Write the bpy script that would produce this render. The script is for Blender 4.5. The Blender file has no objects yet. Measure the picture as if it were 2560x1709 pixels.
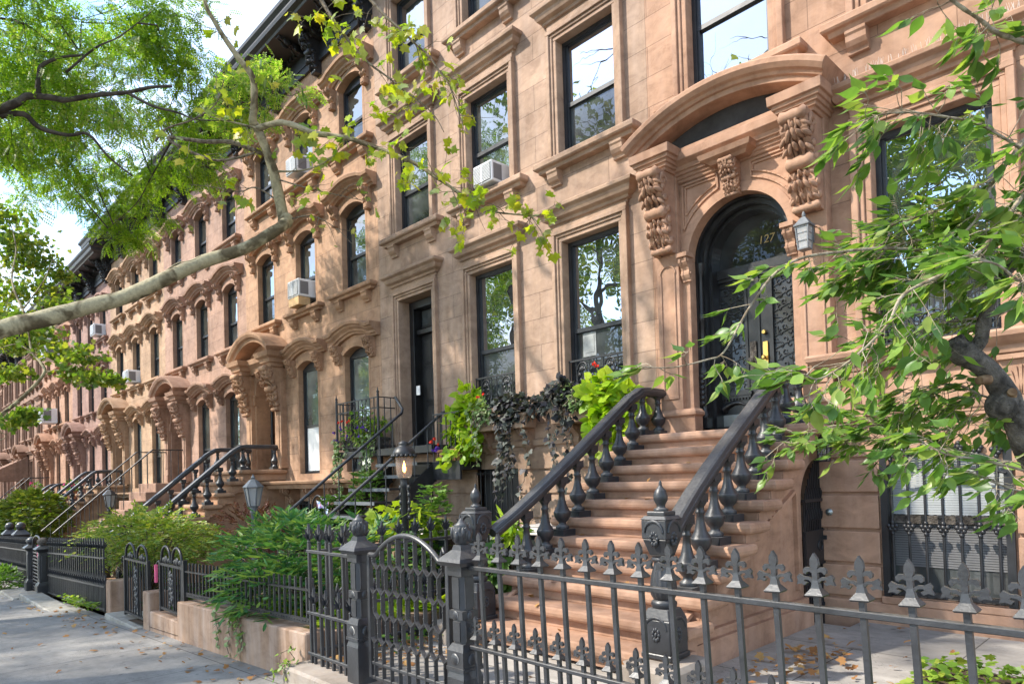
import bpy, math, random
import numpy as np
from mathutils import Vector, Matrix

random.seed(7)
RNG = np.random.default_rng(11)
S = bpy.context.scene
COL = S.collection
R = math.radians

# ------------------------------------------------------------------ tagging
def tag(o, label=None, cat=None, group=None, kind=None):
    if label: o['label'] = label
    if cat: o['category'] = cat
    if group: o['group'] = group
    if kind: o['kind'] = kind
    return o

def thing(name, label, cat, loc=(0, 0, 0), rz=0.0, group=None):
    o = bpy.data.objects.new(name, None)
    COL.objects.link(o)
    o.empty_display_size = .2
    o.location = loc
    o.rotation_euler = (0, 0, rz)
    return tag(o, label, cat, group)

def kids(o):
    return [c for c in bpy.data.objects if c.parent == o]

CHILD = {}
def setpar(o, p):
    o.parent = p
    CHILD.setdefault(p.name, []).append(o)

def dup(o, parent=None, loc=None, rz=None, scale=None, label=None, group=None):
    c = o.copy()
    COL.objects.link(c)
    if parent is not None: setpar(c, parent)
    if loc is not None: c.location = loc
    if rz is not None: c.rotation_euler = (0, 0, rz)
    if scale is not None: c.scale = scale
    if label: c['label'] = label
    if group: c['group'] = group
    for ch in list(CHILD.get(o.name, [])):
        dup(ch, c)
    return c

# ------------------------------------------------------------------ mesh builder
class MB:
    def __init__(s):
        s.v = []; s.f = []; s.m = []; s.sm = []
    def add(s, vs, fs, m=0, smooth=False):
        b = len(s.v)
        s.v.extend(tuple(map(float, p)) for p in vs)
        for f in fs:
            s.f.append(tuple(b + i for i in f)); s.m.append(m); s.sm.append(smooth)
        return s
    def box(s, x0, x1, y0, y1, z0, z1, m=0):
        if x0 > x1: x0, x1 = x1, x0
        if y0 > y1: y0, y1 = y1, y0
        if z0 > z1: z0, z1 = z1, z0
        v = [(x0,y0,z0),(x1,y0,z0),(x1,y1,z0),(x0,y1,z0),(x0,y0,z1),(x1,y0,z1),(x1,y1,z1),(x0,y1,z1)]
        f = [(0,3,2,1),(4,5,6,7),(0,1,5,4),(1,2,6,5),(2,3,7,6),(3,0,4,7)]
        return s.add(v, f, m)
    def cbox(s, c, d, m=0, M=None):
        x, y, z = d[0]/2, d[1]/2, d[2]/2
        v = [Vector(p) for p in [(-x,-y,-z),(x,-y,-z),(x,y,-z),(-x,y,-z),(-x,-y,z),(x,-y,z),(x,y,z),(-x,y,z)]]
        if M is not None: v = [M @ p for p in v]
        v = [p + Vector(c) for p in v]
        return s.add(v, [(0,3,2,1),(4,5,6,7),(0,1,5,4),(1,2,6,5),(2,3,7,6),(3,0,4,7)], m)
    def frus(s, x0, x1, y0, y1, z0, X0, X1, Y0, Y1, z1, m=0):
        v = [(x0,y0,z0),(x1,y0,z0),(x1,y1,z0),(x0,y1,z0),(X0,Y0,z1),(X1,Y0,z1),(X1,Y1,z1),(X0,Y1,z1)]
        return s.add(v, [(0,3,2,1),(4,5,6,7),(0,1,5,4),(1,2,6,5),(2,3,7,6),(3,0,4,7)], m)
    def prism(s, poly, axis, a, b, m=0, smooth=False):
        n = len(poly)
        def P(p, t):
            if axis == 'x': return (t, p[0], p[1])
            if axis == 'y': return (p[0], t, p[1])
            return (p[0], p[1], t)
        v = [P(p, a) for p in poly] + [P(p, b) for p in poly]
        s.add(v, [tuple(range(n))[::-1], tuple(range(n, 2*n))], m)
        s.add(v, [(i, (i+1) % n, n+(i+1) % n, n+i) for i in range(n)], m, smooth)
        return s
    def bar(s, p, q, w, h=None, m=0, up=(0,0,1)):
        h = h or w
        p, q = Vector(p), Vector(q); d = (q-p).normalized(); u = Vector(up)
        if abs(d.dot(u)) > .98: u = Vector((0, 1, 0))
        a = d.cross(u).normalized(); b = a.cross(d).normalized()
        v = []
        for c in (p, q):
            for i, j in ((-1,-1),(1,-1),(1,1),(-1,1)):
                v.append(c + a*(i*w/2) + b*(j*h/2))
        return s.add(v, [(3,2,1,0),(4,5,6,7),(0,1,5,4),(1,2,6,5),(2,3,7,6),(3,0,4,7)], m)
    def lathe(s, prof, c=(0,0,0), seg=16, m=0, smooth=True, axis='z', flute=0):
        n = len(prof); v = []
        for (r, z) in prof:
            for k in range(seg):
                a = 2*math.pi*k/seg
                rr = r*(1 - flute*(k % 2)) if flute else r
                x, y = rr*math.cos(a), rr*math.sin(a)
                if axis == 'z': v.append((c[0]+x, c[1]+y, c[2]+z))
                elif axis == 'y': v.append((c[0]+x, c[1]+z, c[2]-y))
                else: v.append((c[0]+z, c[1]+x, c[2]+y))
        f = []
        for i in range(n-1):
            for k in range(seg):
                k2 = (k+1) % seg
                f.append((i*seg+k, i*seg+k2, (i+1)*seg+k2, (i+1)*seg+k))
        s.add(v, f, m, smooth)
        s.add(v, [tuple(range(seg))[::-1], tuple(range((n-1)*seg, n*seg))], m, False)
        return s
    def tube(s, pts, rad, seg=6, m=0, smooth=True, cap=True):
        pts = [Vector(p) for p in pts]; n = len(pts)
        if not hasattr(rad, '__len__'): rad = [rad]*n
        v = []; u = None
        for i, p in enumerate(pts):
            d = (pts[min(i+1, n-1)] - pts[max(i-1, 0)])
            d = d.normalized() if d.length > 1e-9 else Vector((0, 0, 1))
            if u is None:
                u = d.orthogonal().normalized()
            u = (u - d*u.dot(d))
            u = u.normalized() if u.length > 1e-6 else d.orthogonal().normalized()
            w = d.cross(u)
            for k in range(seg):
                a = 2*math.pi*k/seg
                v.append(p + (u*math.cos(a) + w*math.sin(a))*rad[i])
        f = []
        for i in range(n-1):
            for k in range(seg):
                k2 = (k+1) % seg
                f.append((i*seg+k, i*seg+k2, (i+1)*seg+k2, (i+1)*seg+k))
        s.add(v, f, m, smooth)
        if cap: s.add(v, [tuple(range(seg))[::-1], tuple(range((n-1)*seg, n*seg))], m)
        return s
    def mold(s, x0, x1, prof, y=0.0, m=0, base=0.0):
        """crown moulding with mitred returns; prof = [(projection, z)...] bottom to top"""
        v = []
        for p, z in prof:
            q = max(.002, p-base); v += [(x0-q, y, z), (x0-q, y-p, z), (x1+q, y-p, z), (x1+q, y, z)]
        f = []
        for i in range(len(prof)-1):
            a, b = 4*i, 4*i+4
            f += [(a+k, a+k+1, b+k+1, b+k) for k in range(3)]
        e = 4*(len(prof)-1)
        f += [(0, 3, 2, 1), (e, e+1, e+2, e+3)]
        return s.add(v, f, m)
    def pathmold(s, path, prof, y=0.0, m=0):
        """profile [(projection, offset)] carried along a polyline in x-z, normals to its upper side"""
        n = len(path); k = len(prof); v = []
        for i, (x, z) in enumerate(path):
            if 0 < i < n-1:
                d1 = Vector((x-path[i-1][0], z-path[i-1][1])).normalized(); d2 = Vector((path[i+1][0]-x, path[i+1][1]-z)).normalized()
                d = (d1+d2).normalized(); sc = 1/max(.5, d.dot(d1))
            else:
                d = Vector((path[min(1+i, n-1)][0]-path[max(0, i-1)][0], path[min(i+1, n-1)][1]-path[max(i-1, 0)][1])).normalized(); sc = 1
            nx, nz = -d.y*sc, d.x*sc
            for p, o in prof: v.append((x+nx*o, y-p, z+nz*o))
        f = []
        for i in range(n-1):
            for j in range(k):
                j2 = (j+1) % k
                f.append((i*k+j, i*k+j2, (i+1)*k+j2, (i+1)*k+j))
        f += [tuple(range(k))[::-1], tuple(range((n-1)*k, n*k))]
        return s.add(v, f, m)
    def ell(s, c, r, m=0, seg=8, rings=5, M=None):
        v = []; f = []
        for i in range(rings+1):
            t = math.pi*i/rings
            for k in range(seg):
                a = 2*math.pi*k/seg
                p = Vector((r[0]*math.sin(t)*math.cos(a), r[1]*math.sin(t)*math.sin(a), r[2]*math.cos(t)))
                if M is not None: p = M @ p
                v.append(p+Vector(c))
        for i in range(rings):
            for k in range(seg):
                k2 = (k+1) % seg
                f.append((i*seg+k, (i+1)*seg+k, (i+1)*seg+k2, i*seg+k2))
        return s.add(v, f, m, True)
    def merge(s, o, M=None):
        vs = o.v if M is None else [M @ Vector(p) for p in o.v]
        b = len(s.v)
        s.v.extend(tuple(p) for p in vs)
        for f, m, sm in zip(o.f, o.m, o.sm):
            s.f.append(tuple(b+i for i in f)); s.m.append(m); s.sm.append(sm)
        return s
    def mesh(s, name, mats):
        me = bpy.data.meshes.new(name)
        me.from_pydata(s.v, [], s.f)
        for m in (mats if isinstance(mats, (list, tuple)) else [mats]): me.materials.append(m)
        me.polygons.foreach_set('material_index', s.m)
        me.polygons.foreach_set('use_smooth', s.sm)
        me.update()
        return me
    def build(s, name, mats, parent=None, loc=None, bevel=0, seg=1, label=None):
        me = s.mesh(name, mats)
        o = bpy.data.objects.new(name, me)
        COL.objects.link(o)
        if parent is not None: setpar(o, parent)
        if loc is not None: o.location = loc
        if bevel:
            b = o.modifiers.new('Bevel', 'BEVEL'); b.width = bevel; b.segments = seg; b.limit_method = 'ANGLE'; b.angle_limit = R(40)
            b.harden_normals = False
        if label: o['label'] = label
        return o

def npmesh(name, V, F, mat, smooth=False):
    """V (n,3), F (m,k) with fixed k"""
    me = bpy.data.meshes.new(name)
    n, (m, k) = len(V), F.shape
    me.vertices.add(n); me.vertices.foreach_set('co', np.asarray(V, np.float32).ravel())
    me.loops.add(m*k); me.loops.foreach_set('vertex_index', F.astype(np.int32).ravel())
    me.polygons.add(m)
    me.polygons.foreach_set('loop_start', np.arange(0, m*k, k, dtype=np.int32))
    me.polygons.foreach_set('loop_total', np.full(m, k, dtype=np.int32))
    if smooth: me.polygons.foreach_set('use_smooth', np.ones(m, dtype=bool))
    me.materials.append(mat)
    me.update(calc_edges=True); me.validate()
    return me

def nrm(a):
    return a/np.maximum(1e-9, np.linalg.norm(a, axis=-1, keepdims=True))

def leaves(P, D, N, size, tv, tf):
    """instances of a leaf template: tv (k,3) x across, y along the midrib, z off the blade; tf (m,4) quads"""
    P, D, N = map(lambda a: np.asarray(a, float), (P, D, N))
    size = np.broadcast_to(np.asarray(size, float), (len(P),))
    Y = nrm(D); Z = nrm(N - Y*(N*Y).sum(-1, keepdims=True)); X = np.cross(Y, Z)
    tv = np.asarray(tv, float); tf = np.asarray(tf, int)
    V = P[:, None, :] + size[:, None, None]*(tv[None, :, 0, None]*X[:, None] + tv[None, :, 1, None]*Y[:, None] + tv[None, :, 2, None]*Z[:, None])
    F = tf[None] + (np.arange(len(P))*len(tv))[:, None, None]
    return V.reshape(-1, 3), F.reshape(-1, tf.shape[1])

def rdir(n, up=0.0):
    d = RNG.normal(size=(n, 3)); d[:, 2] += up
    return nrm(d)

# leaf templates ------------------------------------------------------
def strip(w):   # list of half widths along length, folded on midrib
    k = len(w); tv = []; tf = []
    for i, h in enumerate(w):
        y = i/(k-1); dz = -.10*math.sin(y*2.6)
        tv += [(-h, y, .22*h+dz), (0, y, dz), (h, y, .22*h+dz)]
    for i in range(k-1):
        a = 3*i
        tf += [(a, a+1, a+4, a+3), (a+1, a+2, a+5, a+4)]
    return tv, tf
T_CHERRY = strip([.015, .15, .225, .225, .165, .085, .02, .004])
T_OVAL = strip([.02, .24, .26, .02])
T_LANCE = strip([.01, .11, .10, .01])
def lobed(pts):
    """palmate leaf as a fan of quads about the stalk point; pts = outline right half from base to tip"""
    full = pts + [(-x, y) for x, y in pts[-2::-1]]
    tv = [(0, .12, .03)] + [(x, y, -.28*x*x - .05*y*y + .02) for x, y in full]
    tf = []
    n = len(full)
    for i in range(1, n-1, 2):
        tf.append((0, i, i+1, i+2 if i+2 <= n else i+1))
    return tv, tf
T_PLANE = lobed([(.05, .0), (.30, -.10), (.36, .10), (.62, .12), (.50, .32), (.68, .58), (.36, .55), (.22, .72), (0, 1.0)])
T_IVY = lobed([(.05, .0), (.28, -.12), (.42, .05), (.50, .35), (.30, .42), (.18, .70), (0, .9)])
T_HEART = lobed([(.03, .05), (.30, -.15), (.50, .10), (.50, .40), (.32, .66), (.14, .86), (0, 1.0)])
def frond(n=6, lw=.115, ll=.27):
    tv, tf = [], []
    for i in range(n):
        y = .12+.88*i/n
        for sg in (-1, 1):
            L = ll*(1-.55*abs(i/n-.4)); b = len(tv)
            dz = -.12*y*y
            tv += [(0, y, dz), (sg*L*.5, y+lw*.1-.0+.02, dz+.01), (sg*L, y+.06, dz-.03), (sg*L*.5, y+lw*1.2+.02, dz)]
            tf.append((b, b+1, b+2, b+3) if sg > 0 else (b+3, b+2, b+1, b))
    return tv, tf
T_FROND = frond()
# ------------------------------------------------------------------ materials
def newmat(name):
    m = bpy.data.materials.new(name); m.use_nodes = True
    nt = m.node_tree; nt.nodes.clear()
    out = nt.nodes.new('ShaderNodeOutputMaterial')
    return m, nt, out
def N(nt, t, **kw):
    n = nt.nodes.new(t)
    for k, v in kw.items():
        if k.startswith('i_'):
            key = k[2:]; key = int(key) if key.isdigit() else key.replace('_', ' ')
            n.inputs[key].default_value = v
        else: setattr(n, k, v)
    return n
def L(nt, a, b): nt.links.new(a, b)
def ramp(nt, fac, stops, interp='LINEAR'):
    r = N(nt, 'ShaderNodeValToRGB'); r.color_ramp.interpolation = interp
    e = r.color_ramp.elements
    while len(e) < len(stops): e.new(.5)
    for el, (p, c) in zip(e, stops):
        el.position = p; el.color = (c[0], c[1], c[2], 1) if hasattr(c, '__len__') else (c, c, c, 1)
    if fac is not None: L(nt, fac, r.inputs[0])
    return r
def mix(nt, a, b, f, mode='MIX'):
    n = N(nt, 'ShaderNodeMix', data_type='RGBA', blend_type=mode)
    for sock, val in ((n.inputs[0], f), (n.inputs[6], a), (n.inputs[7], b)):
        if hasattr(val, 'is_output'): L(nt, val, sock)
        elif hasattr(val, '__len__'): sock.default_value = (*val[:3], 1)
        else: sock.default_value = val
    return n.outputs[2]
def pos(nt, scale=(1, 1, 1)):
    g = N(nt, 'ShaderNodeNewGeometry'); mp = N(nt, 'ShaderNodeMapping')
    mp.inputs['Scale'].default_value = scale
    L(nt, g.outputs['Position'], mp.inputs['Vector'])
    return mp.outputs[0]
def noise(nt, vec, scale, detail=4, rough=.6, dist=0):
    n = N(nt, 'ShaderNodeTexNoise'); n.inputs['Scale'].default_value = scale
    n.inputs['Detail'].default_value = detail; n.inputs['Roughness'].default_value = rough; n.inputs['Distortion'].default_value = dist
    L(nt, vec, n.inputs['Vector']); return n.outputs[0]
def bump(nt, h, strength=.3, dist=.01, nrm_=None):
    b = N(nt, 'ShaderNodeBump'); b.inputs['Strength'].default_value = strength; b.inputs['Distance'].default_value = dist
    L(nt, h, b.inputs['Height'])
    if nrm_ is not None: L(nt, nrm_, b.inputs['Normal'])
    return b.outputs[0]

def stone(name, c, joints=None, var=.22, streak=.35, rough=.88, off=(0, 0)):
    """rendered brownstone: mottled, vertical rain streaks, optional scored joints (course height, block length, thickness)"""
    m, nt, out = newmat(name)
    p = N(nt, 'ShaderNodeBsdfPrincipled'); p.inputs['Roughness'].default_value = rough
    p.inputs['Specular IOR Level'].default_value = .25
    P = pos(nt)
    n1 = noise(nt, P, 1.1, 5, .6); n2 = noise(nt, P, 9, 4, .65)
    st = noise(nt, pos(nt, (5.5, 5.5, .55)), 1.4, 4, .6)
    dk = [x*(1-var*1.3) for x in c]; lt = [min(1, x*(1+var)) for x in c]
    c1 = ramp(nt, n1, [(.32, dk), (.68, lt)]).outputs[0]
    c2 = mix(nt, c1, ramp(nt, n2, [(.3, (.72, .70, .70)), (.7, (1.12, 1.10, 1.06))]).outputs[0], .45, 'MULTIPLY')
    wash = [c[0]*1.12+.03, c[1]*1.2+.035, c[2]*1.3+.04]
    c3 = mix(nt, c2, wash, ramp(nt, st, [(.45, 0), (.75, streak)]).outputs[0])
    c3 = mix(nt, c3, [x*.62 for x in c], ramp(nt, st, [(.25, streak*.8), (.42, 0)]).outputs[0])
    n4 = noise(nt, pos(nt, (1, 1, 1.6)), 3.3, 5, .7, .8)
    c3 = mix(nt, c3, ramp(nt, n4, [(.36, (.78, .76, .75)), (.5, (1, 1, 1)), (.66, (1.14, 1.15, 1.15))]).outputs[0], .8, 'MULTIPLY')
    fine = noise(nt, P, 120, 3, .7)
    nb = bump(nt, fine, .18, .004)
    if joints:
        h, w, t = joints
        br = N(nt, 'ShaderNodeTexBrick'); br.inputs['Scale'].default_value = 1
        br.inputs['Mortar Size'].default_value = t; br.inputs['Mortar Smooth'].default_value = .25
        br.inputs['Brick Width'].default_value = w; br.inputs['Row Height'].default_value = h
        br.inputs['Color1'].default_value = (.88, .88, .88, 1); br.inputs['Color2'].default_value = (1.08, 1.06, 1.05, 1)
        br.inputs['Mortar'].default_value = (.5, .5, .5, 1)
        sp = N(nt, 'ShaderNodeSeparateXYZ'); L(nt, pos(nt), sp.inputs[0])
        cb = N(nt, 'ShaderNodeCombineXYZ')
        ax = N(nt, 'ShaderNodeMath', operation='ADD'); ax.inputs[1].default_value = off[0]; L(nt, sp.outputs[0], ax.inputs[0])
        az = N(nt, 'ShaderNodeMath', operation='ADD'); az.inputs[1].default_value = off[1]; L(nt, sp.outputs[2], az.inputs[0])
        L(nt, ax.outputs[0], cb.inputs[0]); L(nt, az.outputs[0], cb.inputs[1])
        L(nt, cb.outputs[0], br.inputs['Vector'])
        c3 = mix(nt, c3, br.outputs['Color'], .85, 'MULTIPLY')
        inv = N(nt, 'ShaderNodeMath', operation='SUBTRACT'); inv.inputs[0].default_value = 1; L(nt, br.outputs['Fac'], inv.inputs[1])
        nb = bump(nt, inv.outputs[0], .5, .008, nb)
    L(nt, c3, p.inputs['Base Color']); L(nt, nb, p.inputs['Normal']); L(nt, p.outputs[0], out.inputs[0])
    return m

def paint(name, c, rough=.45, var=.25, spec=.5, bumpy=.12, scale=30, metal=0, dust=None):
    m, nt, out = newmat(name)
    p = N(nt, 'ShaderNodeBsdfPrincipled'); p.inputs['Specular IOR Level'].default_value = spec; p.inputs['Metallic'].default_value = metal
    P = pos(nt); n1 = noise(nt, P, 6, 4, .65); n2 = noise(nt, P, scale, 3, .6)
    cc = ramp(nt, n1, [(.3, [x*(1-var) for x in c]), (.7, [min(1, x*(1+var)+var*.004) for x in c])]).outputs[0]
    if dust:
        g = N(nt, 'ShaderNodeNewGeometry'); sp = N(nt, 'ShaderNodeSeparateXYZ'); L(nt, g.outputs['True Normal'], sp.inputs[0])
        up = ramp(nt, sp.outputs[2], [(.5, 0), (.95, .6)]).outputs[0]
        n5 = noise(nt, P, 45, 3, .6); k = N(nt, 'ShaderNodeMath', operation='MULTIPLY'); L(nt, up, k.inputs[0]); L(nt, ramp(nt, n5, [(.3, .35), (.65, 1)]).outputs[0], k.inputs[1])
        cc = mix(nt, cc, dust, k.outputs[0])
        cc = mix(nt, cc, (.12, .06, .03), ramp(nt, noise(nt, P, 18, 4, .7), [(.70, 0), (.78, .8)]).outputs[0])
    L(nt, cc, p.inputs['Base Color'])
    L(nt, ramp(nt, n1, [(.3, rough*.85), (.75, min(1, rough*1.25))]).outputs[0], p.inputs['Roughness'])
    if bumpy: L(nt, bump(nt, n2, bumpy, .004), p.inputs['Normal'])
    L(nt, p.outputs[0], out.inputs[0])
    return m

def leafmat(name, cols, transl=.45, rough=.45):
    """cols: list of leaf colours chosen per leaf"""
    m, nt, out = newmat(name)
    g = N(nt, 'ShaderNodeNewGeometry')
    k = len(cols)
    r = ramp(nt, g.outputs['Random Per Island'], [((i+.5)/k, c) for i, c in enumerate(cols)])
    nz = noise(nt, pos(nt), 25, 2, .5)
    col = mix(nt, r.outputs[0], ramp(nt, nz, [(.3, .75), (.7, 1.2)]).outputs[0], .6, 'MULTIPLY')
    p = N(nt, 'ShaderNodeBsdfPrincipled'); p.inputs['Roughness'].default_value = rough; p.inputs['Specular IOR Level'].default_value = .35
    t = N(nt, 'ShaderNodeBsdfTranslucent'); ms = N(nt, 'ShaderNodeMixShader'); ms.inputs[0].default_value = transl
    L(nt, col, p.inputs['Base Color'])
    tc = mix(nt, col, (1.25, 1.3, .55), 1.0, 'MULTIPLY')
    L(nt, tc, t.inputs[0]); L(nt, p.outputs[0], ms.inputs[1]); L(nt, t.outputs[0], ms.inputs[2]); L(nt, ms.outputs[0], out.inputs[0])
    return m

def glass(name, refl=.4, tint=(.03, .034, .036), wav=.18, rough=.0):
    """window pane: mirror share of old glass over a dim room"""
    m, nt, out = newmat(name)
    P = pos(nt, (1, 1, .6))
    h = noise(nt, P, 2.2, 2, .5)
    b = bump(nt, h, wav, .02)
    g = N(nt, 'ShaderNodeBsdfGlossy'); g.inputs['Roughness'].default_value = rough; L(nt, b, g.inputs['Normal'])
    g.inputs['Color'].default_value = (.93, .96, 1, 1)
    d = N(nt, 'ShaderNodeBsdfDiffuse')
    L(nt, ramp(nt, noise(nt, pos(nt), 1.7, 3, .5), [(.35, [x*.5 for x in tint]), (.7, [x*1.8 for x in tint])]).outputs[0], d.inputs[0])
    ms = N(nt, 'ShaderNodeMixShader')
    fr = N(nt, 'ShaderNodeFresnel'); fr.inputs[0].default_value = 1.5
    ad = N(nt, 'ShaderNodeMath', operation='ADD', use_clamp=True); ad.inputs[1].default_value = refl
    L(nt, fr.outputs[0], ad.inputs[0]); L(nt, ad.outputs[0], ms.inputs[0])
    L(nt, d.outputs[0], ms.inputs[1]); L(nt, g.outputs[0], ms.inputs[2]); L(nt, ms.outputs[0], out.inputs[0])
    return m

def clearglass(name, tint=(.9, .9, .88), op=.18):
    m, nt, out = newmat(name)
    t = N(nt, 'ShaderNodeBsdfTransparent'); t.inputs[0].default_value = (*tint, 1)
    p = N(nt, 'ShaderNodeBsdfPrincipled'); p.inputs['Base Color'].default_value = (.6, .6, .6, 1); p.inputs['Roughness'].default_value = .08
    ms = N(nt, 'ShaderNodeMixShader'); ms.inputs[0].default_value = op
    L(nt, t.outputs[0], ms.inputs[1]); L(nt, p.outputs[0], ms.inputs[2]); L(nt, ms.outputs[0], out.inputs[0])
    return m

def emit(name, c, s):
    m, nt, out = newmat(name)
    e = N(nt, 'ShaderNodeEmission'); e.inputs[0].default_value = (*c, 1); e.inputs[1].default_value = s
    L(nt, e.outputs[0], out.inputs[0]); return m

def paving(name, c, slab=(1.5, 1.5), joint=.006, stain=.35, off=(0, 0)):
    m, nt, out = newmat(name)
    p = N(nt, 'ShaderNodeBsdfPrincipled'); p.inputs['Roughness'].default_value = .85; p.inputs['Specular IOR Level'].default_value = .3
    P = pos(nt)
    n1 = noise(nt, P, .9, 6, .65, .4); n2 = noise(nt, P, 14, 5, .7); n3 = noise(nt, pos(nt, (1, 4, 1)), 2.3, 4, .6)
    cc = ramp(nt, n1, [(.3, [x*(1-stain) for x in c]), (.7, [x*(1+stain*.7) for x in c])]).outputs[0]
    cc = mix(nt, cc, ramp(nt, n2, [(.3, .78), (.7, 1.15)]).outputs[0], .6, 'MULTIPLY')
    cc = mix(nt, cc, ramp(nt, n3, [(.35, .8), (.65, 1.1)]).outputs[0], .5, 'MULTIPLY')
    br = N(nt, 'ShaderNodeTexBrick'); br.inputs['Scale'].default_value = 1; br.inputs['Mortar Size'].default_value = joint
    br.inputs['Brick Width'].default_value = slab[0]; br.inputs['Row Height'].default_value = slab[1]; br.inputs['Mortar Smooth'].default_value = .3
    br.inputs['Color1'].default_value = (.9, .9, .9, 1); br.inputs['Color2'].default_value = (1.06, 1.05, 1.03, 1); br.inputs['Mortar'].default_value = (.28, .27, .25, 1)
    mp = N(nt, 'ShaderNodeMapping'); mp.inputs['Location'].default_value = (off[0], off[1], 0); L(nt, P, mp.inputs[0]); L(nt, mp.outputs[0], br.inputs['Vector'])
    cc = mix(nt, cc, br.outputs['Color'], 1, 'MULTIPLY')
    vo = N(nt, 'ShaderNodeTexVoronoi'); vo.inputs['Scale'].default_value = 3.2; L(nt, P, vo.inputs['Vector'])
    cc = mix(nt, cc, [x*.35 for x in c], ramp(nt, vo.outputs['Distance'], [(.06, .8), (.085, 0)]).outputs[0])
    ck = noise(nt, P, .8, 6, .75, 1.2)
    cc = mix(nt, cc, [x*.3 for x in c], ramp(nt, ck, [(.497, 0), (.5, .8), (.503, 0)]).outputs[0])
    L(nt, cc, p.inputs['Base Color'])
    L(nt, bump(nt, n2, .35, .006), p.inputs['Normal']); L(nt, p.outputs[0], out.inputs[0])
    return m

def bark(name, c1, c2, patch=4.0, lo=.42, hi=.52, bst=.5, bd=.012):
    m, nt, out = newmat(name)
    p = N(nt, 'ShaderNodeBsdfPrincipled'); p.inputs['Roughness'].default_value = .85; p.inputs['Specular IOR Level'].default_value = .2
    n1 = noise(nt, pos(nt), patch, 3, .55, .6); n2 = noise(nt, pos(nt), 28, 4, .7)
    cc = ramp(nt, n1, [(lo, c1), (hi, c2)]).outputs[0]
    cc = mix(nt, cc, ramp(nt, n2, [(.3, .6), (.7, 1.25)]).outputs[0], .7, 'MULTIPLY')
    L(nt, cc, p.inputs['Base Color']); L(nt, bump(nt, n2, bst, bd), p.inputs['Normal']); L(nt, p.outputs[0], out.inputs[0])
    return m

JN = (.36, 1.05, .0045)
M = {}
M['b1'] = stone('brownstone_coral', (.42, .258, .174), (.36, 1.25, .0045), off=(.2, .255))
M['b1t'] = stone('brownstone_coral_trim', (.42, .25, .166))
M['b2'] = stone('brownstone_tan', (.40, .276, .20), (.36, 1.25, .0045), off=(.2, .255))
M['b2t'] = stone('brownstone_tan_trim', (.385, .26, .183))
WALLC = [(.43, .268, .172), (.395, .252, .185), (.43, .288, .185), (.335, .208, .165), (.41, .24, .158), (.30, .185, .13), (.28, .17, .12), (.32, .195, .135)]
for i, c in enumerate(WALLC):
    M['w%d' % i] = stone('brownstone_wall_%d' % i, c, JN, off=(.3*i, .1*i))
    M['t%d' % i] = stone('brownstone_trim_%d' % i, (c[0]*.9, c[1]*.86, c[2]*.82))
M['iron'] = paint('iron_black', (.018, .018, .02), .42, .3)
M['iron2'] = paint('iron_charcoal', (.026, .027, .031), .40, .35, .6, .35, 60, 0, (.20, .19, .175))
M['tin'] = paint('cornice_black', (.022, .022, .025), .5, .35)
M['wood'] = paint('door_black', (.013, .013, .014), .38, .35, .5, .05)
M['sash'] = paint('sash_dark', (.022, .024, .028), .4, .3)
M['sashg'] = paint('sash_grey', (.12, .14, .17), .45, .2)
M['glass'] = glass('pane_sky', .40)
M['glassd'] = glass('pane_dim', .03, (.05, .055, .055), .2)
M['glassv'] = glass('pane_vestibule', -.03, (.045, .047, .046), .2)
M['glassc'] = glass('pane_curtained', .16, (.13, .15, .14), .3)
M['glassm'] = glass('pane_mid', .24, (.04, .05, .045), .35)
M['screen'] = paint('insect_screen', (.05, .05, .052), .75, .3, .2, .3, 300)
M['shade'] = paint('white_shade', (.72, .73, .72), .8, .06, .2, 0)
M['blind'] = paint('blind_slats', (.36, .38, .39), .5, .1, .4, 0)
M['curtain'] = paint('curtain', (.30, .31, .30), .9, .25, .1, .3, 14)
M['paving'] = paving('sidewalk_concrete', (.26, .247, .23), (1.55, 1.9), .006, .3, (.4, .55))
M['flag'] = paving('bluestone_flags', (.34, .315, .285), (1.4, 1.1), .006, .35)
M['kerb'] = stone('kerb_stone', (.28, .235, .195), None, .25, .5)
M['kerbg'] = stone('kerb_concrete', (.32, .30, .26), None, .2, .5)
M['soil'] = paint('soil', (.07, .05, .035), .95, .5, .1, .9, 40)
M['asphalt'] = paint('asphalt', (.13, .125, .12), .9, .3, .2, .6, 120)
M['planter'] = stone('planter_render', (.33, .215, .145), None, .28, 1.3)
M['brass'] = paint('brass', (.65, .42, .12), .3, .2, .5, .05, 30, 1)
M['steel'] = paint('steel_plate', (.32, .34, .33), .35, .2, .5, .03, 30, .7)
M['acw'] = paint('ac_white', (.70, .71, .72), .5, .08)
M['acd'] = paint('ac_grille', (.16, .16, .165), .6, .1)
M['terra'] = paint('terracotta', (.42, .20, .10), .8, .2)
M['binb'] = paint('bin_dark', (.02, .028, .026), .5, .2)
M['binl'] = paint('bin_lid', (.50, .46, .42), .55, .15)
M['cloth'] = paint('printed_cloth', (.50, .42, .62), .9, .5)
M['pink'] = paint('pink_tag', (.75, .12, .25), .7, .1)
M['lampw'] = paint('lamp_grey', (.14, .15, .16), .5, .2)
M['frost'] = clearglass('frosted_glass', (.7, .7, .66), .5)
M['clear'] = clearglass('lamp_glass', (.72, .68, .64), .22)
M['flame'] = emit('flame', (1, .42, .08), 7)
M['bulb'] = paint('bulb', (.75, .75, .73), .3, .03)
M['gold'] = paint('gold_leaf', (.40, .27, .09), .4, .1, .5, 0)
M['red'] = paint('red_flower', (.75, .05, .025), .6, .25, .2, 0)
M['purple'] = paint('purple_flower', (.10, .03, .30), .6, .3, .2, 0)
M['orange'] = paint('orange_flower', (.85, .33, .02), .6, .2, .2, 0)
M['pinkf'] = paint('pink_flower', (.75, .10, .28), .6, .25, .2, 0)
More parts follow.
